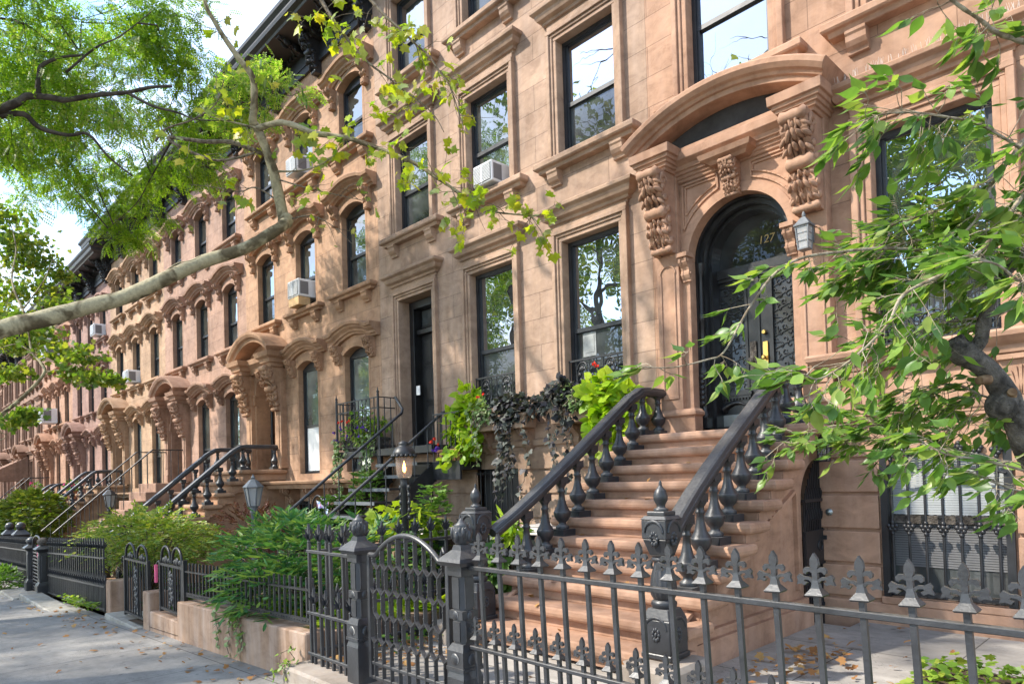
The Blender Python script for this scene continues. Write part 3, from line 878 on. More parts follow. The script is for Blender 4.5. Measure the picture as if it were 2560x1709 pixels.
for b_ in (-1.70, .25):
    w = flat_window(h1, 0, 0, .47, 2.02, 'b1t', .07, False, 'glass', 'glassd', meet=.30, w=.17)
    w.location = Vector((b_, 0, 2.61))+o1
    g = MB()
    g.box(-.455, .455, -.06, -.03, .50, .53); g.box(-.455, .455, -.055, -.035, .02, .045)
    for i in range(17):
        x = -.44+.88*i/16; g.tube([(x, -.045, .02), (x, -.045, .52)], .008, 5)
    for c in (-.28, 0, .28):
        for rr in (.12, .085): g.tube([(c+rr*math.cos(t), -.055, .16+rr*math.sin(t)) for t in np.linspace(0, 2*math.pi, 17)], .011, 5)
        for t in range(5):
            a = math.pi/2+t*2*math.pi/5; a2 = a+4*math.pi/5
            g.bar((c+.08*math.cos(a), -.055, .16+.08*math.sin(a)), (c+.08*math.cos(a2), -.055, .16+.08*math.sin(a2)), .012)
    g.build('window_guard', M['iron'], w)
    s = MB().mold(-.80, .80, [(.02, -.20), (.16, -.19), (.17, -.15), (.15, -.13), (.20, -.10), (.25, -.06), (.26, -.02), (.24, 0), (0, .01)])
    s.build('sill', M['b1t'], w, bevel=.006)
    a = MB().box(-.80, .80, -.06, .03, -.62, -.20)
    a.box(-.38, .38, -.085, -.06, -.55, -.27); a.box(-.33, .33, -.095, -.085, -.51, -.31)
    for sx in (-1, 1):
        c = sx*.60
        a.box(c-.14, c+.14, -.12, -.06, -.60, -.20); a.box(c-.15, c+.15, -.16, -.12, -.24, -.20)
        for t in np.linspace(.15, math.pi-.15, 11):
            a.bar((c+.04*math.cos(t), -.125, -.57+.05*math.sin(t)), (c+.13*math.cos(t), -.125, -.57+.28*math.sin(t)), .022, .02)
        a.lathe([(.04, 0), (.03, .015)], (c, -.135, -.57), 10, axis='y')
    a.build('apron', M['b1t'], w)
# base mouldings, rusticated courses
r1 = rustic(-2.76, -2.22, RZ); r1.merge(rustic(-1.18, -.27, RZ)); r1.merge(rustic(.77, H1X[1], RZ)); r1.merge(rustic(H1X[0], -4.35, RZ))
for b_ in (-1.70, .25):
    arc = arcpts(.50, 1.50, .19)
    r1.prism([(b_+.52, 1.50), (b_+.52, 1.91), (b_-.52, 1.91), (b_-.52, 1.50)] + [(b_+x, z) for x, z in arc], 'y', -.032, .12)
    r1.box(b_-.52, b_+.52, -.05, .15, .29, .355)
r1.mold(-2.74, H1X[1], [(.01, 1.94), (.05, 1.95), (.05, 2.0), (.075, 2.02), (.085, 2.06), (.06, 2.09), (0, 2.10)])
r1.box(-2.78, H1X[1], -.045, .02, -.02, .29)
r1.build('basement_course', M['b1t'], h1, o1, bevel=.008)
for b_ in (-1.70, .25):
    f = MB().box(-.50, -.44, .05, .12, 0, 1.35); f.box(.44, .50, .05, .12, 0, 1.35); f.box(-.44, .44, .05, .12, 1.28, 1.35); f.box(-.44, .44, .05, .12, 0, .05); f.box(-.44, .44, .055, .11, .66, .73)
    bw = f.build('basement_window', M['cherry_bark'], h1, Vector((b_, 0, .36))+o1)
    pane_mb(.44, .70, 1.30, .095).build('pane', M['glassm'], bw)
    pane_mb(.44, .03, .70, .10).build('pane', M['glassd'], bw)
    bl = MB()
    for i in range(25): bl.box(-.43, .43, .084, .090, .74+i*.0215, .759+i*.0215)
    bl.build('blind', M['blind'], bw)
    bl = MB()
    for i in range(18): bl.box(-.43, .43, .090, .096, .27+i*.0215, .286+i*.0215)
    bl.build('blind', M['acd'], bw)
    g = MB()
    for s in (-1, 1): g.box(s*.47-.03, s*.47+.03, -.035, .02, 0, 1.33)
    for i in range(7):
        x = -.40+.80*i/6; zt = 1.20+.10*math.cos(x*2.4)
        g.tube([(x, -.05, .02), (x, -.05, zt)], .013, 6)
        for zc, k in ((.62, 1), (zt+.02, .9)):
            for dx, dz, rr in ((0, .05, .022), (-.032, .02, .022), (.032, .02, .022), (-.02, -.01, .02), (.02, -.01, .02), (0, .015, .026), (0, -.045, .02)):
                g.ell((x+dx*k, -.052, zc+dz*k), (rr, .018, rr*1.1), seg=6, rings=4)
    g.tube([(-.46, -.05, 1.10)]+[(x, -.05, 1.10+.10*math.cos(x*2.4)-.04) for x in np.linspace(-.42, .42, 7)]+[(.46, -.05, 1.10)], .012, 5)
    g.box(-.47, .47, -.06, -.04, .03, .055)
    g.build('window_grille', M['iron'], bw)
cornice(h1, H1X[0]+.02, H1X[1], 11.1, loc=o1)
MB().box(H1X[0]+.02, H1X[1], .02, 8.9, 12.08, 12.18).build('roof', M['tin'], h1, o1)

# ---- doorway
zd = 2.02
dr = MB()
Lw = .615
for s in (-1, 1):
    x0, x1 = sorted((s*.012, s*(Lw-.02)))
    px0, px1 = sorted((s*.15, s*(Lw-.15)))
    zt = zd+1.70
    dr.box(x0, px0, .38, .43, zd, zt); dr.box(px1, x1, .38, .43, zd, zt)
    dr.box(px0, px1, .38, .43, zt-.10, zt); dr.box(px0, px1, .38, .43, zd, zd+.42)
    for a0, a1 in ((px0-.02, px0+.012), (px1-.012, px1+.02)): dr.box(a0, a1, .368, .38, zd+.42, zt-.10)
    dr.box(px0-.05, px1+.05, .345, .38, zd+.36, zd+.40); dr.box(px0-.035, px1+.035, .355, .38, zd+.33, zd+.36)
    for i in range(10): dr.box(px0-.03+i*(px1-px0+.06)/10, px0-.012+i*(px1-px0+.06)/10, .36, .38, zd+.31, zd+.33)
    dr.tube([(s*(Lw-.16)-s*.30*t, .372, zd+.22+.06*math.sin(t*3.0)) for t in np.linspace(0, .9, 8)], np.linspace(.045, .012, 8), 6)
    dr.lathe([(.0, 0), (.05, .01), (.045, .02), (.015, .03)], (s*(Lw-.17), .355, zd+.21), 10, axis='y')
dr.box(-.014, .014, .365, .43, zd, zd+1.70)
dr.box(-Lw, Lw, .33, .44, zd+1.70, zd+1.80); dr.box(-Lw, Lw, .35, .44, zd+1.66, zd+1.70)
sp = 3.90
# arched dark frame: rings stepping in
for rad0, rad1, y0, y1 in ((.55, .62, .06, .30), (.50, .55, .12, .34), (.46, .50, .22, .44)):
    n = 24
    o_ = [(rad1*math.cos(math.pi*i/n), sp+rad1*math.sin(math.pi*i/n)) for i in range(n+1)]
    i_ = [(rad0*math.cos(math.pi*i/n), sp+rad0*math.sin(math.pi*i/n)) for i in range(n, -1, -1)]
    dr.prism(o_+i_, 'y', y0, y1)
    for s in (-1, 1):
        x0, x1 = sorted((s*rad0, s*rad1)); dr.box(x0, x1, y0, y1, zd, sp)
# side colonnettes
for s in (-1, 1):
    x, y = s*.535, .10
    dr.box(x-.055, x+.055, y-.055, y+.055, zd, zd+.12)
    dr.lathe([(.05, .12), (.055, .16), (.035, .2), (.045, .25), (.05, .62), (.06, .66), (.035, .70), (.032, 1.20), (.045, 1.22), (.045, 1.28), (.03, 1.32), (.03, 1.72), (.05, 1.78), (.06, 1.86)], (x, y, zd), 10)
    for k in range(6): dr.ell((x, y-.045, zd+.28+k*.06), (.04, .02, .035), seg=6, rings=4)
door1 = dr.build('door', M['wood'], h1, Vector((CX, 0, 0))+o1)
doff = None
for s in (-1, 1):
    p = MB().add([(s*.15, .40, zd+.40), (s*(Lw-.15), .40, zd+.40), (s*(Lw-.15), .40, zd+1.62), (s*.15, .40, zd+1.62)], [(0, 1, 2, 3)])
    p.build('pane', M['glassv'], door1)
    x0, x1 = sorted((s*.16, s*(Lw-.16)))
    g = MB()
    for iz in range(9):
        for ix in range(3):
            cx, cz = x0+(x1-x0)*(ix+.5)/3, zd+.48+iz*.135
            f = 1 if (ix+iz) % 2 else -1
            pts = []
            for t in np.linspace(-1.5*math.pi, 1.5*math.pi, 13):
                if t < 0: a = t; rr = .034*(1+a/(1.5*math.pi)*.55); pts.append((cx-.026+rr*math.sin(a)*f*.9, .393, cz+.030-rr*math.cos(a)))
                else: a = t; rr = .034*(1-a/(1.5*math.pi)*.55); pts.append((cx+.026+rr*math.sin(a)*f*.9, .393, cz-.030+rr*math.cos(a)))
            g.tube(pts, .0055, 4)
        g.bar((x0, .394, zd+.42+iz*.135), (x1, .394, zd+.53+iz*.135), .008)
    g.build('door_grille', M['iron'], door1)
    k = MB().box(*sorted((s*.13, s*(Lw-.13))), .372, .38, zd+.02, zd+.15); k.build('kick_plate', M['steel'], door1)
hd = MB().box(.04, .10, .362, .369, zd+.66, zd+.92); hd.lathe([(.010, 0), (.010, -.03), (.026, -.038), (.026, -.058), (.012, -.065)], (.068, .362, zd+.74), 12, axis='y')
hd.lathe([(.028, 0), (.02, -.02)], (.068, .353, zd+1.02), 12, axis='y')
hd.build('handle', M['brass'], door1, bevel=.003)
hd = MB().box(-.105, -.03, .355, .365, zd+.62, zd+.94); hd.lathe([(.012, 0), (.012, -.04), (.034, -.05), (.034, -.075), (.015, -.085)], (-.068, .355, zd+.72), 12, axis='y')
hd.build('handle', M['cherry_bark'], door1, bevel=.003)
fan = [(.465*math.cos(math.pi*i/20), sp+.465*math.sin(math.pi*i/20)) for i in range(21)] + [(-.465, zd+1.8), (.465, zd+1.8)]
MB().add([(x, .40, z) for x, z in fan[::-1]], [tuple(range(len(fan)))]).build('pane', M['glassv'], door1)
# the house number on the fanlight
cu = bpy.data.curves.new('house_number', 'FONT'); cu.body = '127'; cu.size = .125; cu.align_x = 'CENTER'; cu.extrude = .002; cu.shear = .15
tmp = bpy.data.objects.new('house_number_curve', cu); COL.objects.link(tmp)
me = bpy.data.meshes.new_from_object(tmp.evaluated_get(bpy.context.evaluated_depsgraph_get()))
bpy.data.objects.remove(tmp); me.name = 'house_number'; me.materials.clear(); me.materials.append(M['gold'])
no = bpy.data.objects.new('house_number', me); COL.objects.link(no); setpar(no, door1); no.location = (.11, .392, 4.02); no.rotation_euler = (R(90), 0, 0)
mb_ = MB().box(-.625, -.615, -.02, .08, zd+.78, zd+.92); mb_.build('nameplate', M['brass'], door1)

# ---- stone surround, pilasters, consoles, segmental hood
sb = MB()
hw = .575; n = 28
arc = [(hw*math.cos(math.pi*i/n), sp+hw*math.sin(math.pi*i/n)) for i in range(n+1)]
sb.prism([(-.70, sp), (-.70, 4.92), (.70, 4.92), (.70, sp)] + arc, 'y', -.06, .12)
arc2 = [(x*1.17, sp+(z-sp)*1.17) for x, z in arc]
sb.prism(arc + arc2[::-1], 'y', -.085, -.06)
for s in (-1, 1):
    sb.box(*sorted((s*hw, s*.70)), -.06, .14, 1.96, sp)
    # sunk triangular spandrel, framed
    for rad, zt_, xs_, th_ in ((.715, 4.755, .625, .022), (.775, 4.715, .585, .016)):
        cz_ = [(s*rad*math.cos(t_), sp+rad*math.sin(t_)) for t_ in np.linspace(math.acos(xs_/rad), math.asin(min(1, (zt_-sp)/rad)) if zt_-sp < rad else 1.30, 9)]
        for q0, q1 in zip(cz_[:-1], cz_[1:]): sb.bar((q0[0], -.066, q0[1]), (q1[0], -.066, q1[1]), th_, .03, up=(0, 1, 0))
        sb.bar((cz_[0][0], -.066, cz_[0][1]), (s*xs_, -.066, zt_), th_, .03, up=(0, 1, 0)); sb.bar((s*xs_, -.066, zt_), (cz_[-1][0], -.066, zt_), th_, .03, up=(0, 1, 0)); sb.bar((cz_[-1][0], -.066, zt_), (cz_[-1][0], -.066, cz_[-1][1]), th_, .03, up=(0, 1, 0))
    # impost scroll
    sb.merge(console_mb(.10, .26, .12, False), Matrix.Translation((s*(hw+.02), -.06, sp+.02)))
    sb.box(*sorted((s*(hw-.05), s*(hw+.09))), -.20, -.05, sp+.02, sp+.07)
    # pilaster
    xa, xb = sorted((s*.67, s*.96)); c = (xa+xb)/2
    sb.box(xa, xb, -.13, .03, 2.24, 4.90)
    sb.mold(xa, xb, [(.16, 1.96), (.16, 2.15), (.19, 2.17), (.19, 2.20), (.15, 2.24), (0, 2.245)])
    sb.box(xa+.045, xa+.065, -.145, -.13, 2.40, 3.78); sb.box(xb-.065, xb-.045, -.145, -.13, 2.40, 3.78)
    sb.box(xa+.045, xb-.045, -.145, -.13, 2.36, 2.40)
    sb.pathmold([(c+(.10)*math.cos(t), 3.78+.10*math.sin(t)) for t in np.linspace(math.pi, 0, 11)], [(.13, -.010), (.145, -.010), (.145, .010), (.13, .010)])
sb.build('surround', M['b1t'], door1, bevel=.006)
bk = console_mb(.25, .88, .34, True)
bo = bk.build('bracket', M['b1t'], door1, (-.815, -.13, 4.88)); dup(bo, door1, (.815, -.13, 4.88))
ks = console_mb(.15, .36, .20, True); ks.mold(-.08, .08, [(.12, 0), (.15, .03), (.20, .05), (.22, .10), (.0, .11)], y=-.02)
ks.build('keystone', M['b1t'], door1, (0, -.06, 4.80))
hb = MB()
for s in (-1, 1):
    hb.mold(s*.815-.135, s*.815+.135, [(.34, 4.88), (.35, 4.91), (.37, 4.915), (.375, 4.945), (.395, 4.95), (.40, 4.98), (.42, 4.985), (.425, 5.02), (.45, 5.025), (.455, 5.12), (.0, 5.125)], y=.0, base=.33)
    hb.v = hb.v
hb.mold(-.66, .66, [(.065, 4.78), (.085, 4.79), (.09, 4.82), (.105, 4.825), (.11, 4.855), (.13, 4.86), (.135, 4.89), (.155, 4.895), (.165, 4.94), (.21, 4.975), (.225, 4.985), (.23, 5.07), (0, 5.075)], y=-.0)
hb.box(-.95, .95, -.20, .02, 5.075, 5.12)
# keep block returns inside the hood width
path = [(x-.03, z) for x, z in arcpts(1.07, 5.12, .30, 30)]
hb.pathmold(path, [(.0, -.02), (.33, -.02), (.34, .03), (.37, .035), (.385, .065), (.42, .08), (.455, .12), (.46, .165), (.445, .18), (0, .18)])
hb.build('door_hood', M['b1t'], door1, bevel=.004)
ty = [(x*.93-.03, 5.12+(z-5.12)*.93) for x, z in arcpts(1.07, 5.12, .30, 20)]
MB().prism(ty, 'y', -.10, -.06).build('tympanum', M['screen'], door1)

# wall lamps and bell on the arched-door house
def lantern(name, label, loc, k=1.0, mat='lampw', glassm='frost', bulb=False):
    t = thing(name, label, 'wall lamp', loc, group='wall lamps on the coral house')
    f = MB()
    f.frus(-.075*k, .075*k, -.075*k, .075*k, .26*k, -.02*k, .02*k, -.02*k, .02*k, .34*k)
    f.box(-.08*k, .08*k, -.08*k, .08*k, .245*k, .26*k); f.box(-.055*k, .055*k, -.055*k, .055*k, 0, .015*k)
    for sx in (-1, 1):
        for sy in (-1, 1): f.bar((sx*.05*k, sy*.05*k, .015*k), (sx*.065*k, sy*.065*k, .245*k), .012*k)
    f.lathe([(.012*k, .34*k), (.022*k, .365*k), (.008*k, .40*k)], (0, 0, 0), 8)
    f.bar((0, .06*k, .28*k), (0, .16*k, .22*k), .02*k); f.box(-.04*k, .04*k, .14*k, .16*k, .10*k, .30*k)
    for z in (.09*k, .17*k):
        for s in (-1, 1): f.bar((-.058*k, s*.058*k, z), (.058*k, s*.058*k, z), .006*k); f.bar((s*.058*k, -.058*k, z), (s*.058*k, .058*k, z), .006*k)
    f.build('frame', M[mat], t)
    MB().frus(-.048*k, .048*k, -.048*k, .048*k, .016*k, -.06*k, .06*k, -.06*k, .06*k, .244*k).build('lamp_glass', M[glassm], t)
    if bulb: MB().ell((0, 0, .13*k), (.035*k, .035*k, .04*k)).build('bulb', M['bulb'], t)
    return t
lantern('wall_lantern', 'grey metal lantern on the pilaster right of the arched door', (CX+.80, -.27, 3.62), .92)
lantern('wall_lantern', 'black lantern with a round bulb beside the basement gate', (-2.62, -.21, 1.60), .75, 'iron', 'clear', True)
b = MB().lathe([(.035, 0), (.034, -.006), (.028, -.01), (.020, -.016), (.0, -.024)], (0, 0, 0), 14, axis='y')
tag(b.build('doorbell', M['steel'], None, (-2.66, -.037, 1.115)), 'round chrome doorbell on the basement wall by the gate', 'doorbell')

# bird spikes on the parlour window head
b = MB().box(-.85, .85, -.05, .02, 0, .006); rr = random.Random(3)
for i in range(110):
    x = rr.uniform(-.84, .84); y = rr.uniform(-.05, .01); b.bar((x, y, 0), (x+rr.uniform(-.02, .02), y+rr.uniform(-.04, .01), .075), .0018)
tag(b.build('bird_spikes', M['spike'], None, (-1.70, -.12, 5.115)), 'strip of thin pale bird spikes along the window head right of the arched hood', 'bird spikes')
# ------------------------------------------------------------------ stone steps with iron balustrades
BAL = [(.052, .0), (.056, .012), (.056, .03), (.035, .045), (.030, .06), (.052, .085), (.068, .115), (.072, .14), (.072, .152), (.066, .156), (.064, .163), (.042, .20), (.028, .26), (.024, .31), (.032, .318), (.032, .332), (.025, .338), (.029, .365), (.045, .385), (.048, .40)]
RAILP = [(-.072, .0), (-.058, -.03), (.058, -.03), (.072, .0), (.072, .022), (.064, .030), (.064, .038), (.054, .056), (.034, .064), (-.034, .064), (-.054, .056), (-.064, .038), (-.064, .030), (-.072, .022)]

def handrail_mb(pts, k=1.0):
    pts = [Vector(p) for p in pts]; v = []; f = []; n = len(pts); q = len(RAILP)
    for i, p in enumerate(pts):
        d = (pts[min(i+1, n-1)]-pts[max(i-1, 0)]).normalized()
        x = d.cross(Vector((0, 0, 1))).normalized(); u = x.cross(d)
        for a, b in RAILP: v.append(p + x*a*k + u*b*k)
    for i in range(n-1):
        for j in range(q):
            j2 = (j+1) % q; f.append((i*q+j, i*q+j2, (i+1)*q+j2, (i+1)*q+j))
    f += [tuple(range(q))[::-1], tuple(range((n-1)*q, n*q))]
    return MB().add(v, f)

def newel_mb():
    b = MB()
    b.box(-.17, .17, -.17, .17, 0, .035); b.box(-.155, .155, -.155, .155, .035, .26)
    b.frus(-.155, .155, -.155, .155, .26, -.115, .115, -.115, .115, .33)
    for s in (-1, 1):
        for ax in 'xy':
            M_ = Matrix.Translation((0, 0, 0))
            c = (0, s*.156, .16) if ax == 'y' else (s*.156, 0, .16)
            for k in range(9):
                a = 2*math.pi*k/9
                off = (math.cos(a)*.035, 0, math.sin(a)*.035) if ax == 'y' else (0, math.cos(a)*.035, math.sin(a)*.035)
                b.ell((c[0]+off[0], c[1]+off[1], c[2]+off[2]), (.018, .018, .018), seg=6, rings=4)
                c2 = (0, s*.135, .80) if ax == 'y' else (s*.135, 0, .80)
                b.ell((c2[0]+off[0]*1.1, c2[1]+off[1]*1.1, c2[2]+off[2]*1.1), (.02, .02, .02), seg=6, rings=4)
            b.ell(c, (.02, .02, .02), seg=6, rings=4)
            arc_ = [(math.cos(q)*.105, .845+.075*math.sin(q)) for q in np.linspace(0, math.pi, 9)]
            b.tube([(x_, s*.142, z_) if ax == 'y' else (s*.142, x_, z_) for x_, z_ in arc_], .016, 5)
            arc_ = [(math.cos(q)*.12, .20+.075*math.sin(q)) for q in np.linspace(0, math.pi, 9)]
            b.tube([(x_, s*.156, z_) if ax == 'y' else (s*.156, x_, z_) for x_, z_ in arc_], .012, 5)
    b.lathe([(.11, .33), (.125, .345), (.125, .37), (.10, .385)], seg=20)
    b.lathe([(.10, .385), (.13, .42), (.135, .47), (.12, .55), (.095, .61), (.085, .64)], seg=32, flute=.10)
    b.lathe([(.085, .64), (.11, .65), (.11, .665), (.10, .675), (.125, .69)], seg=20)
    b.frus(-.09, .09, -.09, .09, .69, -.135, .135, -.135, .135, .80)
    b.box(-.14, .14, -.14, .14, .80, .93)
    b.frus(-.15, .15, -.15, .15, .93, -.12, .12, -.12, .12, .955); b.box(-.10, .10, -.10, .10, .955, .985)
    b.lathe([(.07, .985), (.075, 1.0), (.04, 1.01), (.045, 1.03), (.068, 1.06), (.07, 1.09), (.055, 1.125), (.03, 1.145), (.015, 1.16), (.018, 1.175), (.006, 1.195)], seg=18)
    return b

def stoop(label, xl, xr, ytop, zbot, ztop, n, run, st, flare=.0, newel=True, side_gate=False, grp='brownstone stoops with iron balustrades', xc=None, detail=True):
    """xl..xr tread ends; landing nosing at y=ytop; n steps below the landing"""
    xc = (xl+xr)/2
    t = thing('stoop', label, 'stoop', (xc, ytop-n*run/2, zbot), group=grp)
    off = -t.location
    rise = (ztop-zbot)/(n+1)
    def nose(b, x0, x1, y, z, yb):
        th = .085
        pr = [(0, z-th-.012), (.008, z-th-.012), (.012, z-th), (.045, z-th), (.058, z-th+.02), (.062, z-th/2), (.055, z-.012), (.04, z), (0, z)]
        v = []; 
        for p, zz in pr: v += [(x0-p, yb, zz), (x0-p, y-p+.05, zz), (x1+p, y-p+.05, zz), (x1+p, yb, zz)]
        f = []
        for i in range(len(pr)-1):
            a, c = 4*i, 4*i+4; f += [(a+k, a+k+1, c+k+1, c+k) for k in range(3)]+[(a+3, a, c, c+3)]
        e = 4*(len(pr)-1); f += [(0, 3, 2, 1), (e, e+1, e+2, e+3)]
        b.add(v, f)
    for i in range(n+1):
        z = ztop-i*rise; y = ytop-i*run
        yb = 0.0 if i == 0 else y+run+.10
        b = MB(); nose(b, xl, xr, y, z, yb - (.004 if i == 0 else 0))
        b.box(xl+.03, xr-.03, y+.055, yb-.005, z-rise-.0, z-.098)
        # scroll under the tread end
        for s, xe in ((-1, xl), (1, xr)):
            pr = [(y+.06, z-.10), (yb+.02 if i else y+.36, z-.10), (yb+.02 if i else y+.36, z-.13), (y+run+.02, z-.145), (y+run-.06, z-.19), (y+run-.09, z-.26), (y+.10, z-.26-.0), (y+.06, z-.20)]
            b.prism(pr, 'x', *sorted((xe-s*.14, xe-s*.018)))
        b.build('step', st, t, off, bevel=.004)
    # string walls below the treads
    for s, xe in ((-1, xl), (1, xr)):
        yf = ytop-n*run+.10
        prof = [(yf, zbot-.2)]
        for i in range(n, -1, -1):
            prof.append((ytop-i*run+.08, ztop-i*rise-.29))
        if side_gate and s > 0:
            # arched opening below the landing, beside the house wall
            ya = -.44
            arch = [(ya*math.cos(tt) if False else -.44+.44*(1-math.cos(tt)), 1.22+.42*math.sin(tt)) for tt in np.linspace(0, math.pi/2, 9)]
            prof += [(-.002, ztop-.16), (-.002, arch[-1][1])] + arch[::-1] + [(-.44, zbot-.2)]
        else:
            prof += [(-.002, ztop-.16), (-.002, zbot-.2)]
        b = MB().prism(prof, 'x', *sorted((xe-s*.12, xe-s*.36)))
        if detail:
            # sunk panel mouldings on the side: raking fillet and plinth
            o_ = xe-s*.105
            b.bar((o_, yf+.25, zbot+.30), (o_, -.62, ztop-.62), .05, .03)
            b.bar((o_, -.60, zbot+.30), (o_, -.60, ztop-.62), .05, .03, up=(0, 1, 0))
            b.box(*sorted((xe-s*.12, xe-s*.03)), yf-.02, -.45, zbot-.2, zbot+.16)
            b.box(*sorted((xe-s*.12, xe-s*.07)), yf, -.45, zbot+.16, zbot+.22)
        b.build('side_wall', st, t, off, bevel=.006)
    # balustrades
    hz = .475
    bal = None
    for s, xe in ((-1, xl), (1, xr)):
        xi = xe-s*(.20 if detail else .14)
        def xx(y): return xi + s*flare*max(0, min(1, (ytop-y)/(n*run)))**5
        sl = rise/run
        yN = ytop-(n-1)*run-.02
        pts = [(xx(0), -.03, ztop+hz), (xx(0), ytop+.16, ztop+hz), (xx(0), ytop+.05, ztop+hz-.01), (xx(0), ytop-.04, ztop+hz-.06)]
        ys = np.linspace(ytop-.12, yN+.02, 9)
        pts += [(xx(y), y, ztop+hz-.03+(y-ytop)*sl*.93+.02) for y in ys]
        zl = pts[-1][2]
        handrail_mb(pts).build('handrail', M['iron2'], t, off)
        spots = [(-.20 if ytop < -.45 else -.12, ztop), (ytop+.10, ztop)] + [(ytop-i*run+.13, ztop-i*rise) for i in range(1, n-(1 if newel else 0))]
        for y, z in spots:
            if bal is None:
                bm_ = MB().box(-.088, .088, -.088, .088, 0, .055)
                bm_.merge(MB().lathe([(r*1.16, z) for r, z in BAL], (0, 0, .05), 16))
                bm_.box(-.045, .045, -.055, .05, .44, .50)
                bal = bm_.build('baluster', M['iron2'], t, Vector((xx(y), y, z))+off)
            else:
                dup(bal, t, Vector((xx(y), y, z))+off, scale=(1, 1, 1+max(0, ytop-y)*sl*.07/.46))
        if newel:
            ny = yN-.12
            PN = newel_mb().build('newel_post', M['iron2'], t, Vector((xx(-9), ny, ztop-n*rise))+off, bevel=.006); PN.scale = (.70, .70, 1.0)
    return t

s1 = stoop('wide brown stone steps with black urn balusters up to the arched door 127', -4.66, -2.64, -.60, .13, 1.955, 10, .233, M['b1t'], .16, True, True)
# pedestal blocks under the newels
for x in (-4.74, -2.66): MB().box(x-.22, x+.22, -3.12, -2.62, .02, .285).build('pedestal', M['kerb'], s1, -s1.location, bevel=.03)
# gate under the landing
t = thing('basement_gate', 'black iron folding gate in the arch under the stone steps', 'gate', (-2.74, -.22, .0))
g = MB(); 
g.box(-.015, .015, -.21, .22, .62, .95)
for i in range(11):
    y = -.20+.40*i/10; g.bar((0, y, -.1), (0, y, 1.24+.40*math.sin(min(1, (i)/9)*math.pi/2)), .014)
for z in (.15, .45, 1.05, 1.25):
    for i in range(10): 
        y = -.20+.40*i/10; g.bar((.012, y, z), (.012, y+.04, z+.10), .012)
g.box(-.02, .02, -.21, .20, 1.22, 1.25)
g.build('grille', M['iron'], t)
h = MB().tube([(.02, .10+.05*math.cos(a), .80+.05*math.sin(a)) for a in np.linspace(0, 2*math.pi, 13)], .008, 5); h.box(.015, .05, .17, .215, .85, .89); h.build('latch', M['iron'], t)
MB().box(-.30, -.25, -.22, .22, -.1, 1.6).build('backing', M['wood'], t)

for hh, bays, dz, lab, newel in ((h3, -15.12, 0, 'stone steps with black balusters at the orange tan house', True), (h5, -27.3, -.22, 'stone steps with black balusters at the yellow tan house', True), (h6, -33.5, -.6, 'farther stone steps with black balusters at the mauve house', True)):
    zb = zg(bays)-.02
    n = 9 if dz > -.3 else 9
    stoop(lab, bays-.85, bays+.85, -1.0, zb, 1.84+dz if dz > -.1 else 1.84+dz, n, .26, M['t0' if dz == 0 else 't2' if dz > -.3 else 't3'], .05, newel, False, detail=False)
# plain steps with thin pipe rails at the pinkish house
def pipe_stoop(label, x, dz, st):
    zb = zg(x)-.02; zt = 1.84+dz; n = 9; run = .26; rise = (zt-zb)/(n+1)
    t = thing('stoop', label, 'stoop', (x, -2.0, zb)); off = -t.location
    b = MB()
    for i in range(n+1): b.box(x-.80, x+.80, -.9-i*run, -.004 if i == 0 else -.9-(i-1)*run-.002, zb-.1, zt-i*rise)
    b.build('step', st, t, off, bevel=.015)
    for s in (-1, 1):
        r = MB(); xx = x+s*.74
        r.tube([(xx, -.05, zt+.92), (xx, -.95, zt+.92), (xx, -.95-n*run, zb+.92+rise)], .019, 6, smooth=False)
        for i in range(16):
            y = -.08-i*.2; zz = zt if y > -.95 else zt+(y+.95)*rise/run
            r.tube([(xx, y, zz-.02), (xx, y, zz+.92)], .009, 5)
        r.build('railing', M['iron'], t, off)
pipe_stoop('plain stone steps with thin black bar railings at the pinkish house', -21.15, -.21, M['t1'])
pipe_stoop('stone steps with thin railings at the bright coral house', -39.9, -.64, M['t4'])

# ------------------------------------------------------------------ black iron stairs of the tan house
t = thing('iron_stairs', 'black open iron stairs with bent pipe rails at the tan house door', 'stairs', (-9.0, -1.6, -.1))
off = -t.location
XL, XR = -9.60, -8.42
b = MB().box(-11.35, -8.42, -.44, -.01, 1.95, 2.07); b.box(XR, -7.75, -.40, -.02, 1.66, 1.78); b.box(XR, -7.75, -.44, -.40, 1.52, 1.80)
b.build('landing', M['iron'], t, off, bevel=.005)
slope = .745; y0, z0 = -.44, 2.02
for x in (XL, XR):
    yb = -3.05; zb = z0+(yb-y0)*slope
    pr = [(y0, z0-.22), (y0+.02, z0-.50), (yb, zb-.24), (yb, zb), (y0, z0-.20)]
    MB().prism([(y0+.05, 1.80), (y0+.05, 1.50), (yb, 1.50+(yb-y0)*slope-.02), (yb, 1.80+(yb-y0)*slope)], 'x', x-.015, x+.015).box(x-.045, x+.045, y0-.0, y0+.05, 1.50, 1.53).build('stringer', M['iron'], t, off)
for i in range(10):
    z = 1.80-i*.19; y = y0-.10-i*.255
    MB().box(XL+.02, XR-.02, y-.16, y+.14, z-.03, z).box(XL+.02, XR-.02, y-.17, y-.16, z-.045, z+.004, 1).build('tread', [M['iron'], M['lampw']], t, off)
def railing(x, ytop, ztop):
    r = MB()
    yb = -3.0; zb = ztop+(yb-ytop)*slope
    pts = [(x, -.04, ztop+.06), (x, ytop, ztop), (x, yb, zb)]
    r.tube(pts, .024, 8)
    for i in range(11):
        y = ytop-.06-i*.255; zr = ztop+(y-ytop)*slope
        r.tube([(x, y, zr-.95), (x, y, zr)], .010, 5)
    r.tube([(x, yb, zb-1.0), (x, yb, zb+.02)], .025, 8)
    return r
railing(XR, -.20, 2.57).build('handrail', M['iron2'], t, off)
r = MB().tube([(-9.93, -.06, 2.98), (-9.66, -.10, 2.74), (XL, -.16, 2.66), (XL, -.30, 2.56), (XL, -3.0, .52)], .024, 8)
